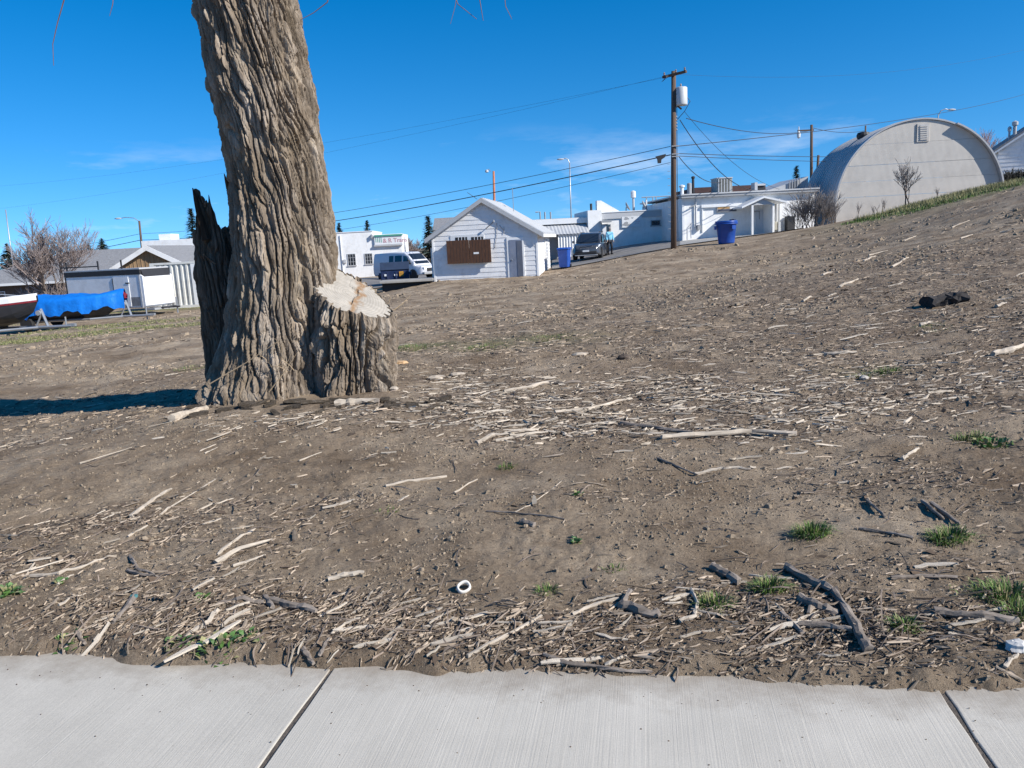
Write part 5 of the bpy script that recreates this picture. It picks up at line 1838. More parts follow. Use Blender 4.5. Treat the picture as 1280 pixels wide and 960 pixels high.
def porch_building():
    s = Site('porch_building', 'white flat roofed building with small gabled porch and rooftop cooler', 'building', 925, 296.5, 55, R(4))
    o = s.o
    x0 = s.q(853, 270)[0]
    x1 = s.q(1018, 270)[0]
    zl, zr = s.q(856, 247)[1], s.q(1000, 239)[1]
    z = (zl + zr) / 2
    z = s.q(925, 244.5)[1]
    bx('wall', M_white, o, x0, x1, 0, 11, -1.5, z)
    bx('eave_board', M_grey, o, x0 - .15, x1 + .1, -.38, .3, z + .003, z + .17)
    bx('roof_edge', M_lgrey, o, x0 - .2, x1 + .15, -.44, 11.2, z + .172, z + .26)
    bx('corner_post', M_white2, o, x0 - .02, x0 + .14, -.03, -.003, -1.5, z)
    # recessed bay frame and boarded picture sign
    s.rect('bay_trim', M_white2, 877, 255.5, 925, 258.5, -.16, -.003)
    s.rect('bay_trim', M_white2, 877.5, 258.6, 879, 290, -.08, -.003)
    b = s.rect('sign_frame', M_grey, 896, 257, 921, 264.5, -.12, -.01)
    s.rect('sign_picture', mat('sign_orange', (.42, .25, .10), .7, .25, 4), 897, 257.6, 912, 261.2, -.125, -.121, b)
    s.rect('sign_picture', mat('sign_dark', (.05, .06, .09), .6, .2, 4), 897, 261.4, 920, 264, -.125, -.121, b)
    s.rect('sign_picture', M_white2, 912.5, 257.8, 920, 261.0, -.125, -.121, b)
    # porch: gabled canopy on wing walls
    xa, xb = s.q(938.5, 270, -1.5)[0], s.q(967, 270, -1.5)[0]
    zc = s.q(952, 256, -1.5)[1]
    bx('porch_post', M_white2, o, xa, xa + .13, -1.65, -1.5, -1.0, zc)
    bx('porch_wall', M_white, o, xb - .13, xb, -1.65, -.003, -1.0, zc)
    xm = (xa + xb) / 2
    xl = s.q(925, 262, -1.5)[0]
    for sgn, xe, ze in ((-1, xl, zc - .18), (1, xb + .75, zc + .03)):
        pl = [(xm, zc + .42), (xe, ze), (xe, ze + .12), (xm, zc + .54)]
        if sgn < 0: pl = pl[::-1]
        MB().prism(pl, 'y', -1.85, -.004).build('porch_roof', M_white2, o)
    MB().prism([(xa, zc), (xb, zc), (xm, zc + .40)], 'y', -1.62, -1.55).build('porch_gable', M_lgrey, o)
    d = s.rect('door', mat('pale_blue_door', (.55, .58, .62), .6, .05, 3), 945, 262, 957.5, 294, -.06, -.003)
    s.rect('door_bar', M_grey, 943, 264, 950, 264.8, -.09, -.061, d)
    s.rect('door_bar', M_grey, 949, 264, 949.7, 274, -.09, -.061, d)
    # pipes, meters, ladder rail at the left
    for px, ya, yb in ((869.5, 249, 285), (970.5, 248, 293), (974, 248, 293)):
        x, za = s.q(px, ya, -.1)
        MB().tube([(x, -.1, za), (x, -.1, s.q(px, yb, -.1)[1])], .055, 6).build('conduit', M_lgrey, o)
    x, z1 = s.q(868, 256, -.3)
    MB().tube([(x - .35, -.3, z1 - .15), (x + .15, -.15, z1)], .035, 5).build('bracket', M_grey, o)
    s.rect('meter', M_grey, 872, 281, 876, 287, -.25, -.01)
    s.rect('gas_meter', mat('gas_meter', (.36, .34, .28), .6, .2, 6), 965, 277, 972, 288, -.45, -.12, bevel=.05)
    s.rect('meter_box', M_lgrey, 973, 277, 976, 290, -.4, -.12)
    s.rect('dark_cabinet', M_black, 984, 270, 994, 289, -.5, -.05, bevel=.03)
    pts = [s.q(*q, -1.2) for q in ((859, 300), (859, 285), (862, 282), (864, 279), (864, 286))]
    MB().tube([(x, -1.2, zz) for x, zz in pts], .035, 6).build('handrail', M_lgrey, o)
    pts = [s.q(*q, -1.0) for q in ((864, 298), (863, 286), (865, 279))]
    MB().tube([(x, -1.0, zz) for x, zz in pts], .03, 6).build('handrail', M_lgrey, o)
    # roof: stove pipe, cooler, brown upper roof, chimney
    zt = z + .26
    x, za = s.q(866.3, 222, 1.2)
    MB().tube([(x, 1.2, zt - .1), (x, 1.2, za)], .09, 8).build('stove_pipe', M_black, o)
    MB().lathe([(.05, za - .1), (.13, za - .05), (.13, za + .06), (.02, za + .1)], 10, (x, 1.2, 0)).build('pipe_cap', M_black, o)
    MB().lathe([(.16, zt - .1), (.16, zt + .75), (.10, zt + .8)], 12, (x - .25, 1.25, 0)).build('flue', M_grey, o)
    x, za = s.q(853, 240, .3)
    MB().lathe([(.12, zt - .1), (.12, zt + .45), (.2, zt + .5), (.2, zt + .6), (.03, zt + .66)], 12, (x, .4, 0)).build('vent_hood', M_white2, o)
    r = s.rect('upper_roof', mat('red_brown_roof', (.075, .042, .04), .9, .2, 2), 868.5, 232.5, 957, 243, 3.2, 8.0)
    c = s.rect('cooler', mat('cooler_steel', (.30, .31, .29), .55, .15, 4, metal=.3), 896.5, 222.5, 915.5, 243, 1.2, 2.5, bevel=.03)
    for k in range(9):
        p = 898 + k * 1.75
        s.rect('louvre', mat('louvre', (.16, .16, .14), .7, .2, 5) if k % 2 else M_lgrey, p, 224, p + 1.0, 242, 1.14, 1.199, c)
    s.rect('cooler_top', M_lgrey, 896, 221.6, 916, 222.8, 1.15, 2.55, c)
    ch = s.rect('chimney', M_lgrey, 943.5, 228, 947, 241, 1.2, 1.9)
    s.rect('roof_box', M_black, 947.2, 232, 956, 241, 1.5, 2.2)
    s.rect('roof_box', M_lgrey, 947.2, 229.5, 957, 231.9, 1.4, 2.3)
    # the pale pitched roof behind at the right
    a = [s.q(958, 241, 4)[0], s.q(1010, 241, 4)[0]]
    zz = s.q(1005, 224, 4)[1]
    MB().prism([(a[0], zt - .1), (a[1], zt - .1), (a[1], zz + .2), (a[1] - .6, zz), (a[0], zt + .15)], 'y', 4, 9).build('rear_roof', M_roof, o)
    for k in range(5):
        x, za = s.q(990 + 3.2 * k, 226 - k, 3.5)
        MB().tube([(x, 3.9, zt), (x, 3.9, za)], .05, 5).build('roof_strut', M_grey, o)
porch_building()

# ---------------------------------------------------------------- arched steel building
def quonset():
    s = Site('quonset_hut', 'big round arched steel hut with ribbed pale front and louvre vent', 'building', 1150, 282, 55, R(-5))
    o = s.o
    xl, xr = s.q(1045, 260)[0], s.q(1253, 225)[0]
    hw = (xr - xl) / 2
    xc = (xl + xr) / 2
    zt = s.q(1166, 148.5)[1]
    stem = 1.2
    Ha = zt - stem
    def prof(t):                                         # t from 0 (right foot) to pi (left foot)
        return xc + hw * math.cos(t), stem + Ha * math.sin(t) ** .93
    n = 48
    arc = [prof(math.pi * i / n) for i in range(n + 1)]
    L_ = 8.0
    m = bpy.data.materials.new('corrugated_front')
    M_front = mat('corrugated_front', (.56, .52, .46), .7, .06, 1.0, dirt=((.36, .33, .29), .5, .8))
    nt = M_front.node_tree                               # fine upright corrugation as relief
    p = nt.nodes['Principled BSDF']
    tc = nt.nodes.new('ShaderNodeTexCoord')
    wv = nt.nodes.new('ShaderNodeTexWave')
    wv.inputs['Scale'].default_value = 4.2
    wv.inputs['Distortion'].default_value = 0.0
    b = nt.nodes.new('ShaderNodeBump')
    b.inputs['Strength'].default_value = .25
    b.inputs['Distance'].default_value = .02
    nt.links.new(tc.outputs['Object'], wv.inputs['Vector'])
    nt.links.new(wv.outputs['Fac'], b.inputs['Height'])
    nt.links.new(b.outputs[0], p.inputs['Normal'])
    M_hull = mat('arched_roof_steel', (.44, .445, .45), .55, .08, 1.2, bump=.3, bscale=2, stretch=(1, 9, 1), dirt=((.22, .21, .2), .4, .7))
    # front courses: separate lapped panels clipped by the arch
    zs = [-1.5, .12] + [s.q(1060, y)[1] for y in (247, 228, 208)] + [s.q(1150, 177)[1]] + [zt]
    zs = sorted(zs)
    def half(z):
        if z <= stem: return hw
        return hw * math.sqrt(max(0, 1 - min(1, ((z - stem) / Ha)) ** (2 / .93)))
    for i in range(len(zs) - 1):
        za, zb = zs[i], zs[i + 1] - .012
        k = 8
        right, left = [], []
        for j in range(k + 1):
            z = za + (zb - za) * j / k
            w = max(half(z) - .03, .02)
            right.append((xc + w, z)); left.append((xc - w, z))
        MB().prism(right + left[::-1], 'y', .0 + .012 * (i % 2), .10).build('front_panel', M_front, o)
    # barrel roof: shell with thickness and ribs
    def shell(y0, y1, t0, t1, off, thick, k=48):
        r1, r2 = [], []
        outer = [prof(t0 + (t1 - t0) * i / k) for i in range(k + 1)]
        def push(pt, d):
            vx, vz = pt[0] - xc, (pt[1] - stem)
            q = math.hypot(vx, vz) or 1
            return (pt[0] + vx / q * d, pt[1] + (vz / q * d if pt[1] > stem else 0))
        A = [push(q, off) for q in outer]
        B = [push(q, off + thick) for q in outer]
        mb = MB()
        V = []
        for y in (y0, y1):
            V += [(x, y, z) for x, z in A] + [(x, y, z) for x, z in B]
        N = k + 1
        fs = []
        for i in range(k):
            fs.append((N + i, N + i + 1, 3 * N + i + 1, 3 * N + i))
            fs.append((i + 1, i, 2 * N + i, 2 * N + i + 1))
            fs.append((i, i + 1, N + i + 1, N + i))
            fs.append((2 * N + i + 1, 2 * N + i, 3 * N + i, 3 * N + i + 1))
        for i in (0, k):
            fs.append((i, N + i, 3 * N + i, 2 * N + i))
        mb.add(V, fs)
        return mb
    r = shell(.11, L_, 0, math.pi, .0, .10).build('roof', M_hull, o, smooth=False)
    for k in range(1, 14):
        yy = .11 + (L_ - .2) * k / 14
        shell(yy, yy + .10, .02, math.pi - .02, .1, .035, 36).build('roof_rib', M_hull, r)
    for (xx, y0, z0_, z1_) in ((xl, .1, -1.5, stem), (xr, .1, -1.5, stem)):
        bx('side_wall', M_hull, o, xx - .05, xx + .05, .11, L_, z0_, z1_)
    # front hood: narrow on the left, deep on the right
    shell(-.08, .108, math.radians(66), math.pi, .005, .10).build('hood', M_hull, o)
    shell(-.32, .108, 0, math.radians(66), .005, .10, 30).build('hood', M_hull, o)
    # vent with frame and louvres
    f = s.rect('vent_frame', M_front, 1146.5, 154, 1162, 177, -.06, -.004)
    v = s.rect('vent', M_lgrey, 1150, 156, 1160, 175.5, -.075, -.061, f)
    for k in range(7):
        s.rect('louvre', M_front, 1150.3, 156.8 + k * 2.7, 1159.7, 158.4 + k * 2.7, -.11, -.076, f)
    # turbine vent on the roof
    MB().lathe([(.28, 0), (.42, .12), (.46, .3), (.38, .48), (.1, .55)], 14, (xc - 2.6, 3.2, zt - .75)).build('roof_vent', M_black, o)
quonset()

# ---------------------------------------------------------------- white sided house at the right edge
def right_house():
    s = Site('house', 'white sided house with dark roof and chimney pipes beyond the arched hut', 'house', 1290, 214, 62, R(-22))
    o = s.o
    xa = s.q(1248, 190)[0]
    w = 9.0
    zt = s.q(1252, 186)[1]
    zp = zt + 3.0
    MB().prism([(xa, -3), (xa + w, -3), (xa + w, zt), (xa + w / 2, zp), (xa, zt)], 'y', 0, 8).build('wall', M_white, o)
    n = 22
    for i in range(n):
        za = -1 + i * .30
        if za > zp - .3: break
        def half(z): return w / 2 if z <= zt else w / 2 * (zp - z) / (zp - zt)
        zb = za + .31
        a, b = half(za), max(half(zb), .05)
        c = xa + w / 2
        MB().add([(c - a, -.03, za), (c + a, -.03, za), (c + b, -.006, zb), (c - b, -.006, zb), (c - a, .0, za), (c + a, .0, za)], [(0, 1, 2, 3), (0, 4, 5, 1)]).build('siding_board', M_siding, o)
    for sgn in (-1, 1):
        xe = xa + w / 2 + sgn * (w / 2 + .4)
        ze = zt - .27
        c = xa + w / 2
        pl = [(c, zp + .02), (xe, ze), (xe, ze + .16), (c, zp + .18)]
        if sgn < 0: pl = pl[::-1]
        MB().prism(pl, 'y', -.4, 8.3).build('roof', M_shingle, o)
        pl = [(c, zp - .16), (xe, ze - .16), (xe, ze - .005), (c, zp + .015)]
        if sgn < 0: pl = pl[::-1]
        MB().prism(pl, 'y', -.42, -.36).build('rake_board', M_white2, o)
    for px, r, t in ((1262, .08, 150.5), (1269, .13, 154)):
        x, z = s.q(px, t if r > .1 else 161, 3)
        MB().lathe([(r, zt), (r, z - .2), (r * 1.7, z - .15), (r * 1.7, z + .1), (.02, z + .2)], 10, (x, 3, 0)).build('chimney_pipe', M_lgrey, o)
right_house()

# ---------------------------------------------------------------- left: grey roofed house, wood gable, flat block
def left_house():
    s = Site('house', 'low house with broad grey shingle roof and bare wood gable', 'house', 90, 384, 60, R(0))
    o = s.o
    zr = s.q(110, 311.5)[1]
    ze = s.q(60, 351)[1]
    xl, xr = s.q(-75, 345)[0], s.q(200, 330)[0]
    xri = s.q(48, 312)[0]
    # hip roof: front slope, left hip, back slope
    m = MB()
    V = [(xl, -.6, ze), (xr, -.6, ze), (xr, 4.5, zr), (xri, 4.5, zr), (xl, 9.6, ze), (xr, 9.6, ze)]
    m.add(V, [(0, 1, 2, 3), (0, 3, 4), (4, 3, 2, 5), (1, 5, 2)])
    m.add([(x, y, z - .16) for x, y, z in V], [(0, 4, 5, 1)])
    m.add([(xl, -.6, ze), (xr, -.6, ze), (xr, -.6, ze - .16), (xl, -.6, ze - .16), (xl, 9.6, ze), (xl, 9.6, ze - .16)], [(0, 3, 2, 1), (0, 4, 5, 3)])
    m.build('roof', M_shingle, o)
    bx('fascia', M_white2, o, xl, xr, -.64, -.604, ze - .2, ze - .02)
    bx('wall', mat('brown_wall', (.10, .075, .06), .9, .2, 2), o, xl + .5, xr - .2, 0, 9, -1.5, ze - .17)
    window_m(o, xl + 3, xl + 4.6, ze - 1.7, ze - .6, 0)
    # projecting wood gable
    a, b = s.q(138, 333, -4)[0], s.q(207, 328, -4)[0]
    pk = s.q(184, 309, -4)
    zl = s.q(140, 338, -4)[1]
    x2 = 2 * pk[0] - a
    MB().prism([(a + .2, -1.5), (x2 - .2, -1.5), (x2 - .2, zl), (pk[0], pk[1] - .1), (a + .2, zl)], 'y', -3.9, 0).build('gable_wall', M_woodg, o)
    for sgn, xe in ((-1, a), (1, x2)):
        pl = [(pk[0], pk[1] - .05), (xe, zl - .05), (xe, zl + .12), (pk[0], pk[1] + .12)]
        if sgn < 0: pl = pl[::-1]
        MB().prism(pl, 'y', -4.2, 4).build('gable_roof', M_shingle, o)
        pl = [(pk[0], pk[1] - .22), (xe, zl - .22), (xe, zl + .125), (pk[0], pk[1] + .13)]
        if sgn < 0: pl = pl[::-1]
        MB().prism(pl, 'y', -4.26, -4.202).build('rake_board', M_white, o)
    n = 18
    for k in range(1, n):
        x = a + .2 + (x2 - a - .4) * k / n
        zz = zl + (pk[1] - .1 - zl) * (1 - abs(x - pk[0]) / (pk[0] - a))
        bx('batten', M_woodg, o, x - .025, x + .025, -3.93, -3.901, -1.4, zz - .25)
left_house()
def flat_block():
    s = Site('flat_building', 'long grey flat roofed block with white parapet behind the container', 'building', 240, 372, 75, R(0))
    o = s.o
    a, b = s.q(182, 310)[0], s.q(330, 310)[0]
    zt, zm = s.q(225, 299)[1], s.q(225, 308)[1]
    bx('wall', M_lgrey, o, a, b, 0, 10, -1.5, zm)
    bx('parapet', M_white, o, a - .2, b + .2, -.3, 10.2, zm + .003, zt)
    bx('roof_box', M_white2, o, a + .5, a + 1.6, 2, 4, zt, zt + .6)
    MB().tube([(s.q(209, 320)[0], -.4, -1), (s.q(209, 320)[0], -.4, s.q(209, 318)[1])], .12, 6).build('wall_pipe', M_grey, o)
flat_block()

# ---------------------------------------------------------------- container, trailer, boats
def container():
    p = at(193, 379, 47)
    o = empty('shipping_container', (p.x, p.y, hz(p.x, p.y) + .05), R(0), 'pale ribbed shipping container behind the enclosed trailer', 'container')
    Hc = 2.65
    n = 7
    m = MB()
    x0, x1 = 0.25, 2.35
    pts = [(x0, 0)]
    st = (x1 - x0) / n
    for i in range(n):
        a = x0 + i * st
        pts += [(a + st * .32, 0), (a + st * .45, .09), (a + st * .87, .09), (a + st, 0)]
    V = [(x, y, .16) for x, y in pts] + [(x, y, Hc - .12) for x, y in pts]
    N = len(pts)
    M_c = mat('container_paint', (.60, .60, .56), .6, .06, 2, dirt=((.35, .30, .24), .5, 2.5))
    m.add(V, [(i, i + 1, N + i + 1, N + i) for i in range(N - 1)])
    m.build('corrugated_panel', M_c, o)
    bx('top_rail', M_c, o, .0, 6.0, -.03, .12, Hc - .12, Hc)
    bx('bottom_rail', M_c, o, .0, 6.0, -.03, .12, .0, .16)
    bx('corner_post', M_c, o, .0, .24, -.04, .14, .161, Hc - .121)
    bx('side_panel', M_white2, o, x1 + .003, 6.0, -.02, .10, .161, Hc - .121)
    bx('body', M_c, o, .02, 5.98, .121, 2.4, .02, Hc - .02)
    bx('lock_box', M_grey, o, 3.1, 3.35, -.14, -.021, .75, 1.0)
    bx('skid', M_conc3, o, .1, 5.5, -.1, .4, -.3, -.001)
container()
def wheel(parent, x, y, z, r, w, axis='y'):
    t = MB().lathe([(r * .62, -w / 2), (r * .93, -w / 2), (r, -w * .3), (r, w * .3), (r * .93, w / 2), (r * .62, w / 2)], 22, (0, 0, 0), axis)
    k = empty_part('wheel', parent, (x, y, z))
    t.build('tyre', M_tyre, k, smooth=False)
    q = MB().lathe([(.02, -w * .36), (r * .2, -w * .40), (r * .6, -w * .30), (r * .62, 0), (r * .6, w * .30), (r * .2, w * .40), (.02, w * .36)], 16, (0, 0, 0), axis)
    q.build('rim', M_rim, k)
def empty_part(name, parent, loc):
    e = bpy.data.objects.new(name, None)
    e.empty_display_size = .1
    C.objects.link(e)
    e.parent = parent
    e.location = loc
    return e
def box_trailer():
    p = at(180, 387, 41)
    o = empty('enclosed_trailer', (p.x, p.y, hz(p.x, p.y)), R(-20), 'grey enclosed cargo trailer with dark roof band and side door', 'trailer')
    L_, W, z0, z1 = 5.0, 2.05, .42, 2.38
    M_t = mat('trailer_skin', (.76, .77, .77), .45, .06, 2, dirt=((.42, .41, .40), .5, 1.4))
    M_f = mat('trailer_front', (.72, .73, .74), .45, .05, 2)
    # body: x from -L to 0, side facing camera at y=0; front at x=0
    bx('body', M_t, o, -L_, 0, 0, W, z0, z1 - .28)
    bx('roof_band', M_black, o, -L_ - .02, .03, -.025, W + .025, z1 - .28 + .002, z1 - .02)
    bx('roof', M_lgrey, o, -L_, 0, .02, W - .02, z1 - .018, z1 + .05)
    MB().add([(.002, 0, z0), (.002, W, z0), (.16, W, z0 + .1), (.16, 0, z0 + .1), (.16, 0, z1 - .38), (.16, W, z1 - .38), (.002, 0, z1 - .29), (.002, W, z1 - .29)],
             [(0, 3, 2, 1), (3, 4, 5, 2), (4, 6, 7, 5), (0, 6, 4, 3), (1, 2, 5, 7)]).build('front_panel', M_f, o)
    v = MB()
    v.add([(.035, .1, z1 - .28), (.035, W - .1, z1 - .28), (.17, W - .1, z1 - .40), (.17, .1, z1 - .40), (.035, .1, z1 - .05), (.035, W - .1, z1 - .05)],
          [(0, 3, 2, 1), (3, 4, 5, 2), (0, 4, 3), (1, 2, 5)])
    nb = v.build('front_band', M_black, o)
    for k in range(3):
        y0 = .9
        MB().add([(.145 - .04 * k, y0, z1 - .34 + .09 * k), (.145 - .04 * k, y0 + .6, z1 - .34 + .09 * k), (.130 - .04 * k, y0 + .6, z1 - .30 + .09 * k), (.130 - .04 * k, y0, z1 - .30 + .09 * k)],
                 [(0, 1, 2, 3)]).build('emblem_line', M_white, nb)
    d = bx('side_door', M_t, o, -1.75, -.75, -.03, -.003, z0 + .08, z1 - .36)
    bx('door_seal', M_black, d, -1.80, -1.752, -.034, -.004, z0 + .06, z1 - .42)
    bx('hinge', M_black, d, -.95, -.70, -.05, -.031, z1 - .72, z1 - .66)
    bx('latch', M_black, d, -1.62, -1.25, -.06, -.031, z0 + .85, z0 + .91)
    bx('step_plate', M_grey, o, -1.75, -.1, -.012, -.004, z0 + .01, z0 + .07)
    bx('corner_trim', M_lgrey, o, -.09, .0, -.02, -.002, z0, z1 - .29)
    bx('corner_trim', M_black, o, -L_ - .01, -L_ + .07, -.02, -.002, z0, z1 - .29)
    bx('dirty_patch', mat('road_grime', (.20, .20, .20), .8, .3, 4), o, -.72, -.15, -.009, -.003, z0 + .1, z0 + .55)
    for x in (-L_ + .1, -L_ * .55, -1.2):
        bx('rack_post', M_black, o, x, x + .06, .05, .11, z1 + .03, z1 + .5)
    bx('rack_bar', M_black, o, -L_ - .3, -L_ * .55, .055, .10, z1 + .2, z1 + .26)
    wheel(o, -2.9, .02, .33, .33, .2)
    bx('fender', M_black, o, -3.4, -2.4, -.15, -.005, .68, .74)
    MB().tube([(.1, .3, z0 - .05), (1.35, W / 2, z0 - .05)], .05, 6).build('tongue', M_black, o)
    MB().tube([(.1, W - .3, z0 - .05), (1.35, W / 2, z0 - .05)], .05, 6).build('tongue', M_black, o)
    MB().tube([(1.2, W / 2, 0), (1.2, W / 2, .85)], .04, 6).build('jack', M_steel, o)
    bx('bumper', M_grey, o, -.02, .6, .1, W - .1, z0 - .14, z0 - .04)
box_trailer()
def hull_ring(x, b, zk, zc, zg, n=9):
    """half beam b; keel height, chine height, gunwale height"""
    r = [(x, -b, zg), (x, -b * .97, (zg + zc) / 2), (x, -b * .86, zc), (x, -b * .45, zc * .45 + zk * .55), (x, 0, zk)]
    return r + [(q[0], -q[1], q[2]) for q in r[-2::-1]]
STN = [(-2.9, .95, .12, .34, .95), (-1.5, 1.0, .06, .32, .97), (0, .98, .05, .34, 1.02), (1.1, .80, .10, .44, 1.08), (1.9, .50, .28, .62, 1.13), (2.45, .20, .62, .90, 1.17), (2.68, .03, 1.02, 1.1, 1.19)]
def boat_trailer(o, z=0.0):
    M_g = M_steel
    for sgn in (-1, 1):
        MB().tube([(-2.6, .62 * sgn, .38), (1.4, .62 * sgn, .38), (2.6, 0.06 * sgn, .40), (3.9, .04 * sgn, .40)], .055, 6).build('trailer_rail', M_g, o)
        wheel(o, -1.3, .98 * sgn, .30, .30, .2)
        bx('fender', M_g, o, -1.75, -.85, .86 * sgn - .14 * (sgn > 0), .86 * sgn + .14 * (sgn < 0) + .14 * (sgn > 0), .62, .66)
        MB().tube([(-2.2, .5 * sgn, .40), (1.0, .45 * sgn, .46)], .05, 5).build('bunk', M_black, o)
    MB().tube([(-1.3, -.98, .31), (-1.3, .98, .31)], .045, 6).build('axle', M_black, o)
    MB().tube([(2.95, 0, .40), (2.75, 0, 1.1)], .05, 6).build('winch_post', M_g, o)
    MB().tube([(2.45, 0, .40), (2.76, 0, .92)], .035, 6).build('winch_brace', M_g, o)
    MB().lathe([(.02, -.1), (.1, -.1), (.1, .1), (.02, .1)], 10, (2.68, 0, .95), 'y').build('winch', M_grey, o)
    MB().tube([(3.6, .12, .02), (3.6, .12, .75)], .03, 6).build('jack', M_g, o)
    MB().lathe([(.02, -.04), (.09, -.04), (.09, .04), (.02, .04)], 12, (3.6, .12, .09), 'y').build('jack_wheel', M_tyre, o)
    bx('coupler', M_g, o, 3.75, 4.05, -.07, .07, .38, .48)
def boat(px, py, Y, rz, label, tarp, dx):
    p = at(px, py, Y)
    o = empty('boat_on_trailer', (p.x, p.y, hz(p.x, p.y) + .02), rz, label, 'boat')
    zo = .36 if not tarp else .24
    up = lambda r: [(q[0], q[1], q[2] + zo) for q in r]
    M_h = mat('boat_hull', (.022, .024, .03), .3, .1, 2, coat=.5) if not tarp else mat('boat_hull_dark', (.05, .05, .055), .4, .1, 2)
    MB().loft([up(hull_ring(*s)) for s in STN]).build('hull', M_h, o, smooth=False)
    if not tarp:
        m = MB()
        for sgn in (-1, 1):
            A = [(s[0], sgn * (s[1] + .012), s[4] + zo - .17) for s in STN]
            B = [(s[0], sgn * (s[1] + .02), s[4] + zo - .10) for s in STN]
            C_ = [(s[0], sgn * (s[1] + .03), s[4] + zo + .07) for s in STN]
            n = len(STN)
            MB().add(A + B, [(i, i + 1, n + i + 1, n + i) if sgn < 0 else (i, n + i, n + i + 1, i + 1) for i in range(n - 1)]).build('stripe', M_red, o)
            MB().add(B + C_, [(i, i + 1, n + i + 1, n + i) if sgn < 0 else (i, n + i, n + i + 1, i + 1) for i in range(n - 1)]).build('gunwale', M_white2, o)
        deck = [(s[0], -s[1] * 1.0, s[4] + zo + .072) for s in STN] + [(s[0], s[1] * 1.0, s[4] + zo + .072) for s in STN[::-1]]
        MB().add(deck + [(q[0], q[1] * .8, q[2] + .08) for q in deck], [tuple(range(14, 28))] + [(i, (i + 1) % 14, 14 + (i + 1) % 14, 14 + i) for i in range(14)]).build('deck', M_white2, o)
        MB().add([(.3, -.75, 1.45), (.3, .75, 1.45), (-.15, .7, 1.95), (-.15, -.7, 1.95), (-.9, -.8, 1.4), (-.9, -.78, 1.85), (-.9, .8, 1.4), (-.9, .78, 1.85)],
                 [(0, 1, 2, 3), (0, 3, 5, 4), (1, 6, 7, 2)]).build('windscreen', M_white2, o)
        MB().tube([(2.3, -.12, zo + 1.25), (1.6, -.45, zo + 1.38), (.7, -.7, zo + 1.36)], .02, 5).build('bow_rail', M_steel, o)
    else:
        # tarp: draped sheet from bow to stern, hung below the gunwale with folds
        rows = []
        for k in range(31):
            t = k / 30
            x = -2.95 + 5.72 * t
            b = float(np.interp(x, [s[0] for s in STN], [s[1] for s in STN])) + .05
            zg = float(np.interp(x, [s[0] for s in STN], [s[4] for s in STN])) + zo
            zt = zg + .12 + .16 * math.exp(-((x + .9) / 1.1) ** 2) + .05 * math.sin(3 * x)
            row = []
            for j in range(25):
                u = -1 + 2 * j / 24
                fold = .035 * math.sin(k * 2.1 + j * .4) + .03 * math.sin(k * 3.7 + 2)
                if abs(u) > .6:
                    v = (abs(u) - .6) / .4
                    drop = .62 + .10 * math.sin(k * .9) + .06 * math.sin(k * 2.3)
                    row.append((x + .02 * math.sin(j), math.copysign(b + .02 + .05 * v + fold * (.3 + v), u), zg + .03 - drop * v))
                else:
                    row.append((x, u / .6 * b, zg + .03 + (zt - zg) * (1 - (abs(u) / .6) ** 1.6) + fold * .3))
            rows.append(row)
        MB().loft(rows, cap=False, close=False).build('tarp', M_tarp, o, smooth=True)
        MB().add([(2.80, -.12, 1.2), (2.80, .12, 1.2), (2.70, .0, 1.52), (2.9, 0, 1.35)], [(0, 1, 2), (0, 2, 3), (1, 3, 2)]).build('bow_eye', M_red, o)
    boat_trailer(o)
boat(-30, 418, 31, R(-4), 'white decked motorboat with dark hull and red stripe on trailer', False, 0)
boat(88, 407, 36, R(-6), 'boat wrapped in a bright blue tarp on trailer', True, 0)

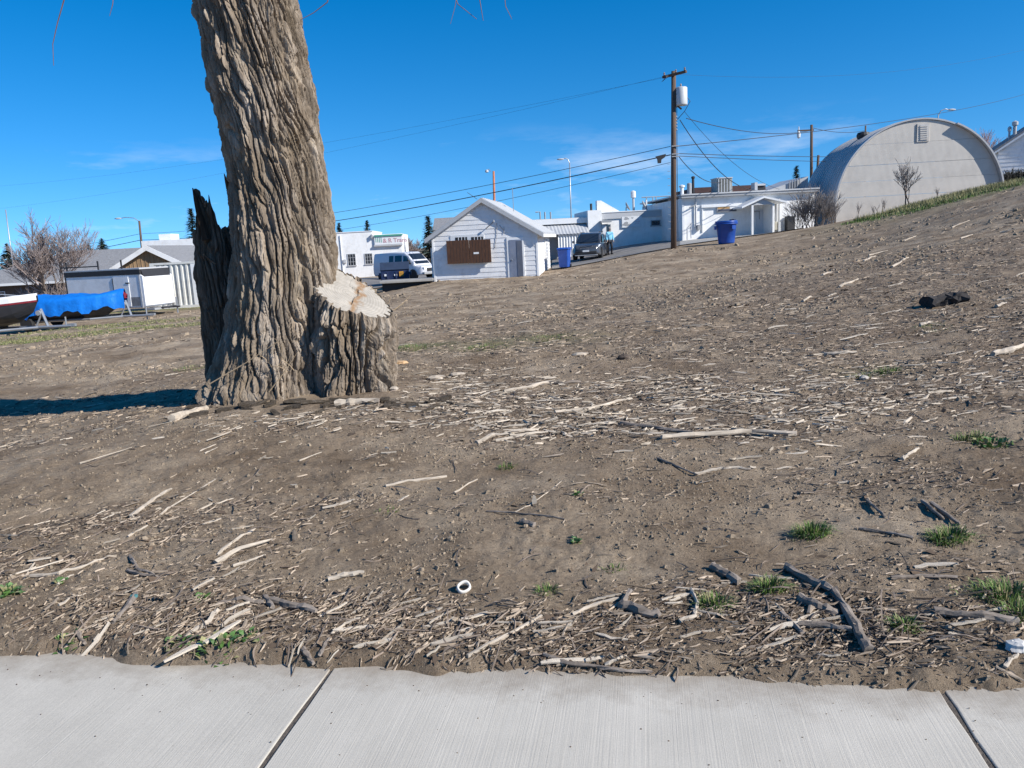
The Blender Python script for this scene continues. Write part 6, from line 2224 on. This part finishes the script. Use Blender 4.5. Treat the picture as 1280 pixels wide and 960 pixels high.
# ---------------------------------------------------------------- bins
def bins():
    p = at(495, 354, 48)
    o = empty('dumpster', (p.x, p.y, hz(p.x, p.y) + .05), R(6), 'navy steel dumpster with orange label in front of the van', 'dumpster')
    w = .82
    pl = [(-.55, .12), (.62, .12), (.72, .95), (.70, 1.22), (-.20, 1.20), (-.62, .78)]
    MB().prism(pl[::-1], 'x', -w, w)
    b = MB().prism([(-.55, .12), (.62, .12), (.72, 1.2), (-.15, 1.22), (-.62, .80)], 'x', -w, w).build('body', M_navy, o, bevel=.02)
    MB().prism([(-.64, .82), (-.15, 1.24), (.74, 1.22), (.74, 1.27), (-.17, 1.29), (-.67, .86)], 'x', -w - .03, w + .03).build('lid', mat('bin_lid', (.02, .035, .07), .6, .2, 4), o)
    for s in (-1, 1):
        bx('lifting_pocket', M_navy, o, s * w, s * (w + .14), -.25, .35, .5, .68)
        bx('skid', M_black, o, s * .6 - .08, s * .6 + .08, -.5, .6, 0, .12)
    for k in range(3):
        bx('rib', M_navy, o, -w + .35 + k * .5, -w + .42 + k * .5, -.66, -.56, .15, .74)
    bx('label_plate', mat('orange_label', (.55, .27, .03), .6, .1, 6), o, .25, .50, -.664, -.645, .46, .74)
    bx('label_plate', M_white2, o, -.05, .12, -.64, -.615, .5, .6)
    bx('label_plate', M_white2, o, -.62, -.40, -.64, -.615, .5, .62)
    for k in range(2):
        bx('label_line', M_black, o, .29, .46, -.668, -.6641, .52 + k * .1, .55 + k * .1)
    p = at(706, 333, 44.5)
    o = empty('recycling_bin', (p.x, p.y, hz(p.x, p.y) + .02), R(-20), 'bright blue square bin beside the shed corner', 'bin')
    MB().add([(-.24, -.28, .06), (.24, -.28, .06), (.24, .28, .06), (-.24, .28, .06), (-.29, -.35, 1.02), (.29, -.35, 1.02), (.29, .35, 1.02), (-.29, .35, 1.02)],
             [(0, 3, 2, 1), (0, 1, 5, 4), (1, 2, 6, 5), (2, 3, 7, 6), (3, 0, 4, 7), (4, 5, 6, 7)]).build('body', M_blue, o, bevel=.03)
    MB().prism([(-.38, 1.02), (.38, 1.02), (.40, 1.06), (.3, 1.13), (-.3, 1.12), (-.4, 1.06)], 'x', -.32, .32).build('lid', M_blue, o, bevel=.01)
    for s in (-1, 1):
        MB().lathe([(.02, -.03), (.11, -.03), (.11, .03), (.02, .03)], 12, (s * .27, .27, .11), 'x').build('wheel', M_tyre, o)
    MB().tube([(-.25, .40, 1.0), (.25, .40, 1.0)], .02, 6).build('handle', M_blue, o)
    p = at(908, 306, 45)
    o = empty('trash_drum', (p.x, p.y, hz(p.x, p.y) - .02), 0, 'large round tapered dark blue trash drum on dirt', 'bin')
    MB().lathe([(.02, .02), (.42, .02), (.44, .1), (.555, 1.12), (.60, 1.14), (.61, 1.24), (.56, 1.26), (.53, 1.18), (.40, .3), (.02, .28)], 28).build('body', M_blue, o, smooth=True)
    MB().lathe([(.60, 1.06), (.625, 1.08), (.625, 1.12), (.60, 1.13)], 28).build('rim_band', M_blue, o, smooth=True)
    for a in (0.4, 2.6, 4.7):
        M = Matrix.Rotation(a, 4, 'Z')
        bx('lift_lug', M_blue, o, -.12, .12, -.66, -.57, .80, 1.0, M=M)
    M = Matrix.Rotation(-.9, 4, 'Z')
    bx('handle', M_navy, o, -.15, .15, .5, .66, 1.24, 1.33, M=M)
bins()

# ---------------------------------------------------------------- cars
def rrect(x, zb, zt, hb, ht, n=5, r=.12):
    """cross-section ring at station x: bottom width hb, top width ht, rounded"""
    c = [(-hb, zb), (hb, zb), (ht, zt), (-ht, zt)]
    out = []
    for i, (y, z) in enumerate(c):
        p, q = c[i - 1], c[(i + 1) % 4]
        for j in range(n):
            t = j / (n - 1)
            def mv(a, b, k):
                L_ = math.hypot(b[0] - a[0], b[1] - a[1]) or 1
                k = min(k, L_ * .45)
                return (a[0] + (b[0] - a[0]) * k / L_, a[1] + (b[1] - a[1]) * k / L_)
            A, B = mv((y, z), p, r), mv((y, z), q, r)
            yy = (1 - t) ** 2 * A[0] + 2 * t * (1 - t) * y + t * t * B[0]
            zz = (1 - t) ** 2 * A[1] + 2 * t * (1 - t) * z + t * t * B[1]
            out.append((x, yy, zz))
    return out
def vehicle(o, spec, paint):
    body = MB().loft([rrect(*q) for q in spec['body']]).build('body', paint, o, smooth=True)
    cab = MB().loft([rrect(*q, 5, .10) for q in spec['cab']]).build('cabin', paint, o, smooth=True)
    for nm, quads, par in spec['glass']:
        for qd in quads:
            MB().add([Vector(q) for q in qd], [tuple(range(len(qd)))]).build(nm, M_glass, o)
    for x in spec['axles']:
        for s in (-1, 1):
            wheel(o, x, s * spec['track'], spec['wr'], spec['wr'], .22)
            MB().lathe([(spec['wr'] * 1.14, -.01), (spec['wr'] * 1.14, .01)], 20, (x, s * (spec['track'] + .095), spec['wr'] + .02), 'y').build('wheel_arch', M_black, o)
def suv():
    p = at(739, 325, 52)
    o = empty('parked_suv', (p.x, p.y, hz(p.x, p.y) + .05), R(-90 - 14), 'dark grey hatchback suv parked with its headlights toward the lot', 'car')
    paint = mat('dark_grey_paint', (.055, .060, .068), .25, .06, 2, coat=.8)
    spec = dict(
        body=[(-2.15, .42, .95, .80, .82), (-2.0, .28, 1.02, .88, .86), (-1.0, .22, 1.05, .92, .89), (.4, .22, 1.04, .92, .89), (1.1, .22, 1.03, .92, .87), (1.75, .25, .96, .90, .80), (2.05, .30, .86, .84, .70), (2.2, .38, .72, .72, .60)],
        cab=[(-2.05, .95, 1.10, .82, .80), (-1.85, .95, 1.55, .84, .66), (-1.2, .95, 1.66, .86, .66), (-.2, .95, 1.68, .87, .66), (.25, .95, 1.62, .87, .66), (.75, .95, 1.32, .85, .70), (1.15, .95, 1.03, .82, .76)],
        glass=[('windscreen', [[(1.13, -.66, 1.09), (1.13, .66, 1.09), (.36, .58, 1.585), (.36, -.58, 1.585)]], 0),
               ('side_window', [[(.75, s * .86, 1.08), (-.30, s * .885, 1.08), (-.30, s * .735, 1.56), (.20, s * .745, 1.53)] for s in (-1, 1)], 0),
               ('side_window', [[(-.38, s * .885, 1.08), (-1.15, s * .875, 1.08), (-1.1, s * .735, 1.56), (-.38, s * .735, 1.56)] for s in (-1, 1)], 0),
               ('side_window', [[(-1.22, s * .875, 1.10), (-1.85, s * .86, 1.18), (-1.75, s * .74, 1.48), (-1.18, s * .735, 1.56)] for s in (-1, 1)], 0)],
        axles=(-1.35, 1.35), track=.80, wr=.35)
    vehicle(o, spec, paint)
    M_hl = mat('headlight', (.75, .77, .78), .12, .05, 4, spec=.9)
    for s in (-1, 1):
        MB().add([(2.13, s * .38, .76), (1.98, s * .78, .78), (1.72, s * .88, .92), (1.90, s * .62, .90), (2.08, s * .40, .84)], [(0, 1, 2, 3, 4) if s > 0 else (4, 3, 2, 1, 0)]).build('headlight', M_hl, o)
        MB().lathe([(.01, -.02), (.07, -.02), (.07, .02), (.01, .02)], 10, (2.17, s * .58, .46), 'x').build('fog_lamp', M_hl, o)
        bx('mirror', paint, o, .62, .82, s * .93 - (.12 if s < 0 else 0), s * .93 + (.12 if s > 0 else 0), 1.05, 1.2, .03)
        bx('roof_rail', M_black, o, -1.6, .1, s * .60 - .02, s * .60 + .02, 1.68, 1.72)
    bx('grille', M_black, o, 2.10, 2.19, -.36, .36, .66, .80)
    bx('grille_bar', M_rim, o, 2.19, 2.20, -.36, .36, .735, .75)
    bx('lower_grille', M_black, o, 2.16, 2.215, -.62, .62, .36, .52)
    bx('number_plate', M_white2, o, 2.216, 2.23, -.2, .2, .50, .61)
    bx('bumper_lip', M_lgrey, o, 2.0, 2.2, -.7, .7, .28, .33)
suv()
def van():
    p = at(508, 350, 60)
    o = empty('cargo_van', (p.x, p.y, hz(p.x, p.y) + .05), R(-38), 'white cargo van with dark side windows parked behind the dumpster', 'van')
    paint = mat('van_white', (.62, .63, .66), .35, .04, 2, coat=.4)
    spec = dict(
        body=[(-2.45, .45, 1.05, .92, .93), (-2.35, .35, 1.12, .95, .95), (1.0, .32, 1.12, .96, .95), (1.7, .32, 1.10, .95, .88), (2.3, .36, 1.0, .92, .80), (2.6, .42, .85, .84, .72)],
        cab=[(-2.45, 1.0, 1.75, .93, .80), (-2.35, 1.0, 1.98, .94, .80), (-.5, 1.0, 2.05, .95, .80), (.75, 1.0, 2.02, .95, .78), (1.05, 1.0, 1.85, .94, .78), (1.55, 1.0, 1.42, .92, .80), (1.85, 1.0, 1.08, .88, .82)],
        glass=[('windscreen', [[(1.80, -.72, 1.17), (1.80, .72, 1.17), (1.05, .66, 1.90), (1.05, -.66, 1.90)]], 0),
               ('side_window', [[(1.55, s * .945, 1.15), (.72, s * .955, 1.15), (.72, s * .855, 1.78), (1.05, s * .87, 1.74)] for s in (-1, 1)], 0),
               ('side_window', [[(.55, s * .958, 1.18), (-.15, s * .958, 1.18), (-.15, s * .855, 1.80), (.55, s * .855, 1.80)] for s in (-1, 1)], 0),
               ('side_window', [[(-.3, s * .958, 1.18), (-.75, s * .958, 1.18), (-.75, s * .855, 1.80), (-.3, s * .855, 1.80)] for s in (-1, 1)], 0)],
        axles=(-1.6, 1.65), track=.84, wr=.36)
    vehicle(o, spec, paint)
    for s in (-1, 1):
        bx('mirror', M_black, o, 1.35, 1.5, s * 1.0 - (.16 if s < 0 else 0), s * 1.0 + (.16 if s > 0 else 0), 1.2, 1.48, .03)
        bx('headlight', M_white2, o, 2.45, 2.62, s * .62 - .14, s * .62 + .14, .72, .90, .02)
        bx('sill_trim', M_black, o, -1.1, 1.1, s * .962 - .01, s * .962 + .01, .45, .55)
    bx('grille', M_black, o, 2.55, 2.66, -.45, .45, .62, .84)
    bx('bumper', M_grey, o, 2.5, 2.72, -.85, .85, .40, .56, .03)
van()

# ---------------------------------------------------------------- person by the car
def skinned(name, verts, edges, radii, m, parent, sub=2):
    me = bpy.data.meshes.new(name)
    me.from_pydata(verts, edges, [])
    o = bpy.data.objects.new(name, me)
    C.objects.link(o)
    o.parent = parent
    sk = o.modifiers.new('skin', 'SKIN')
    sk.use_smooth_shade = True
    lay = me.skin_vertices[0].data if me.skin_vertices else None
    if lay is None:
        bpy.context.view_layer.objects.active = o
        bpy.ops.mesh.customdata_skin_add()
        lay = me.skin_vertices[0].data
    for i, r in enumerate(radii):
        lay[i].radius = r if isinstance(r, tuple) else (r, r)
    lay[0].use_root = True
    sb = o.modifiers.new('sub', 'SUBSURF')
    sb.levels = sb.render_levels = sub
    me.materials.append(m)
    return o
def person():
    p = at(762.5, 316.5, 53.2)
    o = empty('person', (p.x, p.y, hz(p.x, p.y) + .05), R(200), 'person in light blue jacket and dark trousers standing behind the grey car', 'person')
    skin = mat('skin', (.45, .28, .2), .6, .05, 5)
    V = [(0, 0, .95), (0, 0, 1.15), (0, -.01, 1.36), (0, 0, 1.47), (0, .01, 1.54), (0, .03, 1.66),
         (.19, 0, 1.40), (.25, .02, 1.12), (.24, .12, .90), (.235, .15, .82), (-.19, 0, 1.40), (-.25, 0, 1.12), (-.23, .08, .88), (-.225, .11, .80),
         (.10, 0, .88), (.11, .02, .50), (.11, -.02, .09), (.12, .12, .04), (-.10, 0, .88), (-.10, .10, .50), (-.11, .02, .09), (-.12, .16, .04)]
    Ed = [(0, 1), (1, 2), (2, 3), (3, 4), (4, 5), (2, 6), (6, 7), (7, 8), (8, 9), (2, 10), (10, 11), (11, 12), (12, 13), (0, 14), (14, 15), (15, 16), (16, 17), (0, 18), (18, 19), (19, 20), (20, 21)]
    Rr = [(.15, .11), (.15, .11), (.16, .11), .065, .06, (.085, .105), .065, .048, .036, .03, .065, .048, .036, .03, .085, .06, .04, .035, .085, .06, .04, .035]
    skinned('body', V, Ed, Rr, skin, o)
    jV = [V[0], V[1], V[2], V[3], V[6], V[7], V[8], V[10], V[11], V[12]]
    jV[0] = (0, 0, .86)
    skinned('jacket', jV, [(0, 1), (1, 2), (2, 3), (2, 4), (4, 5), (5, 6), (2, 7), (7, 8), (8, 9)], [(.19, .15), (.19, .15), (.20, .15), .085, .09, .072, .06, .09, .072, .06],
            mat('light_blue_jacket', (.20, .50, .68), .8, .08, 6, bump=.3, bscale=15), o)
    tV = [V[0], V[14], V[15], V[16], V[18], V[19], V[20]]
    skinned('trousers', tV, [(0, 1), (1, 2), (2, 3), (0, 4), (4, 5), (5, 6)], [(.165, .125), .105, .078, .06, .105, .078, .06], mat('dark_trousers', (.02, .022, .03), .85, .1, 8), o)
    for a, b in ((16, 17), (20, 21)):
        MB().tube([(V[a][0], V[a][1] - .06, .05), (V[a][0], V[a][1] + .05, .06), (V[b][0], V[b][1] + .06, .035)], [.05, .055, .035], 8).build('shoe', M_black, o, smooth=True)
    MB().lathe([(.02, 1.80), (.085, 1.775), (.112, 1.70), (.108, 1.62), (.07, 1.57)], 14, (0, .012, 0)).build('hair', mat('grey_hair', (.22, .20, .19), .8, .2, 20), o, smooth=True)
person()

# ---------------------------------------------------------------- poles, lamps and wires
def pole(px, pyb, pyt, Y, r, label, m=M_pole, name='utility_pole', tilt=0, cat='pole', group=None):
    b, t = at(px, pyb, Y), at(px + tilt, pyt, Y)
    zb = min(hz(b.x, b.y), b.z)
    o = empty(name, (b.x, b.y, zb), 0, label, cat, group)
    H_ = t.z - zb
    dx = t.x - b.x
    MB().tube([(0, 0, -.3), (dx * .5, 0, H_ * .5), (dx, 0, H_)], [r, r * .88, r * .74], 10).build('post', m, o, smooth=True)
    return o, H_, dx
def main_pole():
    o, H_, dx = pole(842, 312, 89, 45, .165, 'tall wooden utility pole with transformer standing in the lot')
    def zz(py): return at(842, py, 45).z - o.location.z
    c = MB()
    M = Matrix.Rotation(R(-52), 4, 'Z')
    bx('crossarm', M_pole, o, -.55, 1.05, -.06, .06, zz(95.5), zz(92.5), M=M)
    for x in (-.45, .35, .95):
        q = M @ Vector((x, 0, 0))
        MB().lathe([(.03, 0), (.06, .04), (.035, .09), (.055, .13), (.02, .18)], 10, (q.x, q.y, zz(92.5))).build('insulator', mat('porcelain', (.25, .2, .18), .3, .1, 4), o)
    for k in range(4):
        q = Vector((-.25 - .08 * k, 0, zz(98 + k * 1.2)))
        MB().tube([(-.1, 0, zz(95)), (-.28, -.1, zz(94 + k)), tuple(q)], .015, 5).build('jumper_wire', M_wire, o)
    t = MB().lathe([(.05, zz(133)), (.30, zz(132.6)), (.31, zz(131)), (.31, zz(111)), (.27, zz(109.8)), (.05, zz(109))], 20, (.55, -.05, 0))
    t.build('transformer', mat('transformer_grey', (.50, .52, .53), .45, .06, 3), o, smooth=True)
    MB().lathe([(.035, zz(109.5)), (.06, zz(109)), (.035, zz(108)), (.055, zz(107)), (.015, zz(105))], 10, (.52, -.05, 0)).build('bushing', mat('bushing', (.3, .25, .22), .4, .1, 4), o)
    for py in (115, 121, 134):
        bx('bracket', M_grey, o, .05, .32, -.06, .06, zz(py + .8), zz(py - .8))
    MB().tube([(.2, 0, zz(130)), (.55, 0, zz(137))], .05, 6).build('brace', M_pole, o)
    for k, py in enumerate((146, 150, 154, 158, 162)):
        MB().lathe([(.02, -.05), (.05, -.03), (.05, .03), (.02, .05)], 8, (.26, 0, zz(py))).build('spool', M_grey, o)
    MB().tube([(.16, 0, zz(144)), (.16, 0, zz(164))], .025, 6).build('rack', M_grey, o)
    MB().tube([(.75, -.1, zz(120)), (1.0, -.1, zz(128)), (.7, -.1, zz(140)), (.3, 0, zz(150))], .018, 5).build('drop_wire', M_wire, o)
    MB().tube([(.3, .0, zz(135)), (.28, .05, zz(200)), (.26, .05, zz(312))], .018, 5).build('ground_wire', M_wire, o)
    for py in (183, 193, 196):
        bx('clamp', M_grey, o, -.05, .35, -.2, -.12, zz(py + .6), zz(py - .6))
    # splice case hung on the cable left of the pole
    m = MB().prism([(-.9, zz(194.5)), (-.35, zz(192)), (-.4, zz(196)), (-.6, zz(199)), (-.62, zz(203)), (-.78, zz(203)), (-.8, zz(198))], 'y', -.1, .1)
    m.build('splice_case', M_black, o)
    for k in range(10):
        MB().tube([(-.16, -.12, zz(205 + 9 * k)), (-.30, -.16, zz(205 + 9 * k))], .012, 4).build('step_bolt', M_steel, o)
    return o
main_pole()
def cobra(px, pyb, pyt, Y, label, arm, r=.09, m=M_steel, tilt=0):
    o, H_, dx = pole(px, pyb, pyt, Y, r, label, m, 'street_lamp', tilt, 'street lamp')
    MB().tube([(dx, 0, H_ - .1), (dx + arm * .25, 0, H_ + .35), (dx + arm * .7, 0, H_ + .5), (dx + arm, 0, H_ + .42)], .045, 6).build('arm', M_steel, o)
    s = 1 if arm > 0 else -1
    MB().loft([[(dx + arm + s * a, w * math.cos(t), H_ + .40 + hh * math.sin(t)) for t in [k * .785 for k in range(8)]] for a, w, hh in ((-.1, .05, .04), (.15, .14, .09), (.45, .16, .10), (.75, .06, .04))]).build('lamp_head', M_lgrey, o, smooth=True)
    return o
cobra(177, 318, 276, 100, 'wooden street lamp pole with lamp arm above the house roof', -2.2, .16, M_pole, -3)
cobra(714, 285, 203, 95, 'thin steel street lamp with curved top behind the white building', -.7, .08, M_steel, -2)
cobra(1168, 180, 143, 85, 'curved street lamp rising behind the arched hut', 1.0, .07, M_grey, 5)
o, H_, dx = pole(617, 275, 214, 90, .16, 'orange brown pole with small lamp beyond the shed', mat('orange_pole', (.42, .16, .08), .8, .2, 4), 'lamp_pole')
MB().tube([(0, 0, H_), (-.25, 0, H_ + .25), (-.45, 0, H_ + .1)], .04, 5).build('arm', M_steel, o)
MB().lathe([(.03, H_ - .12), (.2, H_ - .05), (.16, H_ + .15), (.03, H_ + .2)], 10, (-.45, 0, 0)).build('lamp_head', M_lgrey, o)
o, H_, dx = pole(1014.5, 250, 156, 72, .15, 'dark wooden pole with white lamp in front of the arched hut')
bx('crossarm', M_pole, o, -1.3, .1, -.05, .05, H_ - .5, H_ - .38)
MB().lathe([(.02, H_ - 1.1), (.14, H_ - 1.0), (.16, H_ - .7), (.05, H_ - .45), (.04, H_ - .1)], 12, (-1.2, 0, 0)).build('lamp_head', M_white2, o)
pole(1019, 235, 194, 66, .13, 'short leaning pole beside the dark wooden pole', tilt=4)
o, H_, dx = pole(1082, 205, 157, 95, .12, 'distant pole with small crossarm beyond the arched hut')
bx('crossarm', M_pole, o, -.7, .3, -.05, .05, H_ - 1.0, H_ - .88)
pole(507, 330, 298, 80, .14, 'grey steel post beside the white shop', M_grey, 'post')
MB_a = pole(17, 345, 262, 62, .05, 'thin tilted aerial mast rising behind the grey roof', M_steel, 'aerial_mast', tilt=-10, cat='mast')
def wire(a, b, sag, r, label, group=None):
    A, B = at(*a), at(*b)
    pts = []
    for i in range(25):
        t = i / 24
        q = A.lerp(B, t)
        q.z -= sag * 4 * t * (1 - t)
        pts.append(q)
    c = A.lerp(B, .5)
    MB().tube([q - c for q in pts], r, 5).build('overhead_wire', M_wire, loc=tuple(c), label=label, cat='wire', group=group)
wire((838, 183, 45), (178, 292, 100), .9, .017, 'upper thin wire from the tall pole toward the left lamp pole')
wire((838, 193.5, 45), (178, 300, 100), 1.0, .029, 'thick cable under the upper wire, leaving the tall pole leftward')
wire((838, 203, 45), (178, 306, 100), 1.3, .013, 'faint lower wire below the thick cable')
wire((176, 292, 100), (-150, 330, 130), 1.0, .024, 'wire running on from the left lamp pole past the bare tree')
wire((176, 300, 100), (-150, 338, 130), 1.0, .036, 'cable running on from the left lamp pole below the wire')
wire((842, 93, 45), (-100, 270, 110), 1.2, .005, 'faint high line from the pole top running left', 'faint high lines')
wire((840, 95, 45), (-100, 238, 100), 1.2, .005, 'faint high line from the pole top running left', 'faint high lines')
wire((848, 93, 45), (1290, 60, 60), .8, .005, 'faint high line from the pole top running right over the hut')
wire((858, 148, 45), (1014, 163, 72), .5, .022, 'wire from the transformer rack to the dark wooden pole')
wire((1016, 160, 72), (1082, 163, 95), .3, .025, 'wire between the dark wooden pole and the distant pole')
wire((845, 183, 45), (1300, 112, 130), .8, .022, 'service line rising rightward across the arched hut roof')
wire((850, 150, 45), (958, 237, 57), 1.2, .024, 'heavy drop cable from the tall pole to the porch building')
wire((848, 195, 45), (905, 226, 57), .6, .022, 'drop wire from the tall pole to the rooftop cooler')
wire((848, 192, 45), (1290, 178, 130), .9, .020, 'level line from the tall pole passing in front of the hut', 'level lines right of the pole')
wire((848, 195, 45), (1290, 188, 130), .9, .018, 'level line from the tall pole passing in front of the hut', 'level lines right of the pole')
wire((856, 140, 45), (995, 240, 58), 1.0, .012, 'thin slanting line from the transformer to the right roof end')

# ---------------------------------------------------------------- trees and bushes
def bare_tree(name, label, px, py, Y, height, spread, m, mt, seed, stems=1, depth=5, r0=.08, up=.45, group=None, cat='tree', twigr=.006, kids=(3, 4), wide=.9):
    p = at(px, py, Y)
    g = Vector((p.x, p.y, hz(p.x, p.y)))
    o = empty(name, g, 0, label, cat, group)
    rr = random.Random(seed)
    T, B = MB(), MB()
    def grow(pt, d, ln, r, lev):
        pts = [pt]
        q, dd = pt.copy(), d.copy()
        for k in range(3):
            dd = (dd + Vector((rr.gauss(0, .13), rr.gauss(0, .13), rr.gauss(.03, .08)))).normalized()
            q = q + dd * ln / 3
            pts.append(q.copy())
        rad = [max(r * (1 - .14 * k), twigr) for k in range(4)]
        (T if lev < 2 else B).tube(pts, rad, 6 if lev < 2 else 3, cap=False)
        if lev >= depth: return
        for k in range(rr.randint(*kids)):
            t = rr.uniform(.35, 1)
            i = min(int(t * 3), 2)
            base = pts[i].lerp(pts[i + 1], t * 3 - i)
            nd = (dd + Vector((rr.gauss(0, wide), rr.gauss(0, wide), rr.gauss(up, .35)))).normalized()
            grow(base, nd, ln * rr.uniform(.58, .82), r * .58, lev + 1)
        grow(pts[-1], dd, ln * .75, r * .66, lev + 1)
    for s in range(stems):
        a = rr.uniform(0, 6.283)
        d = Vector((spread * math.cos(a) * rr.random(), spread * math.sin(a) * rr.random(), 1)).normalized()
        off = Vector((rr.uniform(-.3, .3) * (stems > 1) * spread, rr.uniform(-.3, .3) * (stems > 1) * spread, -.1))
        grow(off, d, height * .32, r0 * rr.uniform(.6, 1), 0)
    T.build('trunk', mt, o)
    if B.f: B.build('crown', m, o, kind='stuff')
bare_tree('bare_tree', 'broad bare tree in front of the grey shingle roof', 66, 384, 52, 6.6, .5, M_bush, M_trunk2, 3, 2, 5, .13, .62, twigr=.009, kids=(3, 4), wide=.75)
rb = random.Random(9)
for i, (px, hh) in enumerate(((14, 1.9), (34, 2.2), (50, 2.4), (72, 2.5), (88, 2.7), (104, 2.3), (122, 2.0))):
    bare_tree('bare_bush', ['low tangled leafless bush behind the white decked boat', 'tangled leafless bush left of the broad bare tree', 'leafless bush under the broad bare tree', 'leafless bush right of the broad bare tree', 'tall leafless bush beside the trailer roof rack', 'leafless bush behind the blue tarp', 'small leafless bush behind the trailer side'][i], px, 384, 53 + rb.uniform(-1, 1), hh, 1.4, M_bush, M_trunk2, 20 + i, 9, 3, .03, .25, 'bushes along the house', 'bush', .009, (3, 4), .8)
bare_tree('bare_tree', 'small slender leafless tree in front of the arched hut', 1135, 262, 47, 3.1, .35, M_bush_g, M_trunk2, 41, 2, 4, .05, .5, twigr=.008, kids=(2, 3), wide=.6)
for i, (px, py, hh) in enumerate(((1105, 268, 1.3), (1070, 276, 1.5), (1172, 254, 1.2), (1092, 272, 1.0))):
    bare_tree('bare_sapling', 'thin bare sapling sprouting on the bank below the hut', px, py, 49, hh, .5, M_bush_g, M_trunk2, 50 + i, 3, 2, .014, .6, 'saplings by the hut', 'sapling', .006, (2, 3), .5)
for i, (px, py, hh, Y) in enumerate(((1012, 288, 3.2, 50), (1026, 285, 2.8, 50), (1000, 290, 2.3, 51), (1040, 281, 1.8, 51))):
    bare_tree('bare_bush', ('tall tangled' if i == 0 else 'dense' if i == 1 else 'small' if i == 2 else 'low sparse') + ' leafless bush at the left side of the arched hut', px, py, Y, hh, .9, M_bush_g, M_trunk2, 60 + i, 12, 3, .022, .45, None, 'bush', .008, (2, 3), .55)
bare_tree('bare_tree', 'leafless reddish tree rising behind the arched hut', 1222, 215, 75, 7.2, .6, M_pink, M_pink, 71, 3, 4, .06, .6, twigr=.012, kids=(3, 4), wide=.5)
bare_tree('bare_tree', 'leafless brown tree between the white shop and the spruce', 513, 335, 85, 4.0, .6, M_bush, M_trunk2, 81, 4, 4, .09, .5, twigr=.016, kids=(3, 4), wide=.6)
def spruce(px, pyb, pyt, Y, label, m, wr=.24, seed=0):
    b, t = at(px, pyb, Y), at(px, pyt, Y)
    H_ = t.z - b.z
    zb = b.z
    o = empty('spruce_tree', (b.x, b.y, zb), 0, label, 'tree')
    MB().tube([(0, 0, -1.5), (0, 0, H_ * .5), (0, 0, H_ * .97)], [.16, .1, .03], 6).build('trunk', M_trunk2, o)
    rr = random.Random(seed)
    A = MB()
    n = 34
    for i in range(n):
        f = i / n
        z = H_ * (.02 + .97 * f)
        L_ = H_ * wr * (1 - f) ** .85 * rr.uniform(.75, 1.2) + .08
        for k in range(9):
            a = rr.uniform(0, 6.283)
            d = Vector((math.cos(a), math.sin(a), rr.uniform(-.25, .25)))
            s = Vector((-d.y, d.x, 0))
            c0, bw = Vector((0, 0, z)), L_ * rr.uniform(.16, .28)
            dr = Vector((0, 0, -L_ * rr.uniform(.1, .4)))
            A.add([c0, c0 + d * L_ * .55 + s * bw + dr * .5, c0 + d * L_ * rr.uniform(.85, 1.05) + dr, c0 + d * L_ * .55 - s * bw + dr * .5], [(0, 1, 2), (0, 2, 3)])
            for q in range(7):
                u = (q + rr.random()) / 7
                c = Vector((0, 0, z)) + d * L_ * u + Vector((0, 0, rr.uniform(-.06, .04) * H_ * .3))
                w = .10 * H_ * .95 * (1 - .5 * u) * rr.uniform(.4, 1)
                e = (d * rr.uniform(.4, 1) + s * rr.uniform(-.9, .9) + Vector((0, 0, rr.uniform(-.35, .25)))) * w
                A.add([c - s * w * .3, c + s * w * .3, c + e], [(0, 1, 2)])
    A.build('crown', m, o, kind='stuff')
spruce(246, 330, 258, 90, 'dark spruce showing left of the big trunk behind the flat block', M_needle, 0.30, 1)
spruce(131, 330, 297, 110, 'round topped dark spruce over the grey roof ridge', M_needle, 0.68, 2)
spruce(114, 330, 305, 120, 'tiny dark spruce tip on the grey roof ridge', M_needle, 0.60, 12)
spruce(14, 345, 303, 80, 'spruce at the left end of the grey shingle roof', M_needle, 0.54, 3)
spruce(427, 320, 277, 110, 'small spruce top over the white shop beside the trunk', M_needle, 0.33, 4)
spruce(462, 320, 274, 110, 'spruce standing behind the parapet of the white shop', M_needle, 0.36, 5)
spruce(539, 335, 268, 75, 'blue spruce growing just behind the boarded shed', M_needle2, 0.33, 6)
spruce(995, 260, 206, 100, 'dark spruce behind the porch building roof', M_needle, 0.30, 7)
spruce(948, 248, 231, 75, 'dark shrubby spruce top over the porch roof', M_needle, 0.60, 8)
def back_house():
    s = Site('far_house', 'distant house with dark grey roof peeping over the boarded shed', 'house', 552, 345, 85, 0)
    a, b = s.q(541, 300)[0], s.q(600, 300)[0]
    zt, ze = s.q(548, 271)[1], s.q(548, 290)[1]
    bx('wall', M_lgrey, s.o, a + .4, b, .5, 7, -1, ze)
    MB().prism([(-.1, ze), (3.75, zt), (7.6, ze), (7.6, ze - .15), (-.1, ze - .15)], 'x', a, b).build('roof', M_shingle, s.o)
back_house()
def dark_hedge():
    for i, (px, py) in enumerate(((1262, 222), (1276, 219), (1290, 217))):
        bare_tree('hedge_bush', 'dark hedge bush growing under the white sided house', px, py, 58, 1.9, 1.2, mat('dark_hedge', (.03, .03, .025), .9, .3, 3), M_trunk2, 90 + i, 8, 3, .02, .2, 'hedge by the house', 'bush', .02, (3, 4), .9)
dark_hedge()
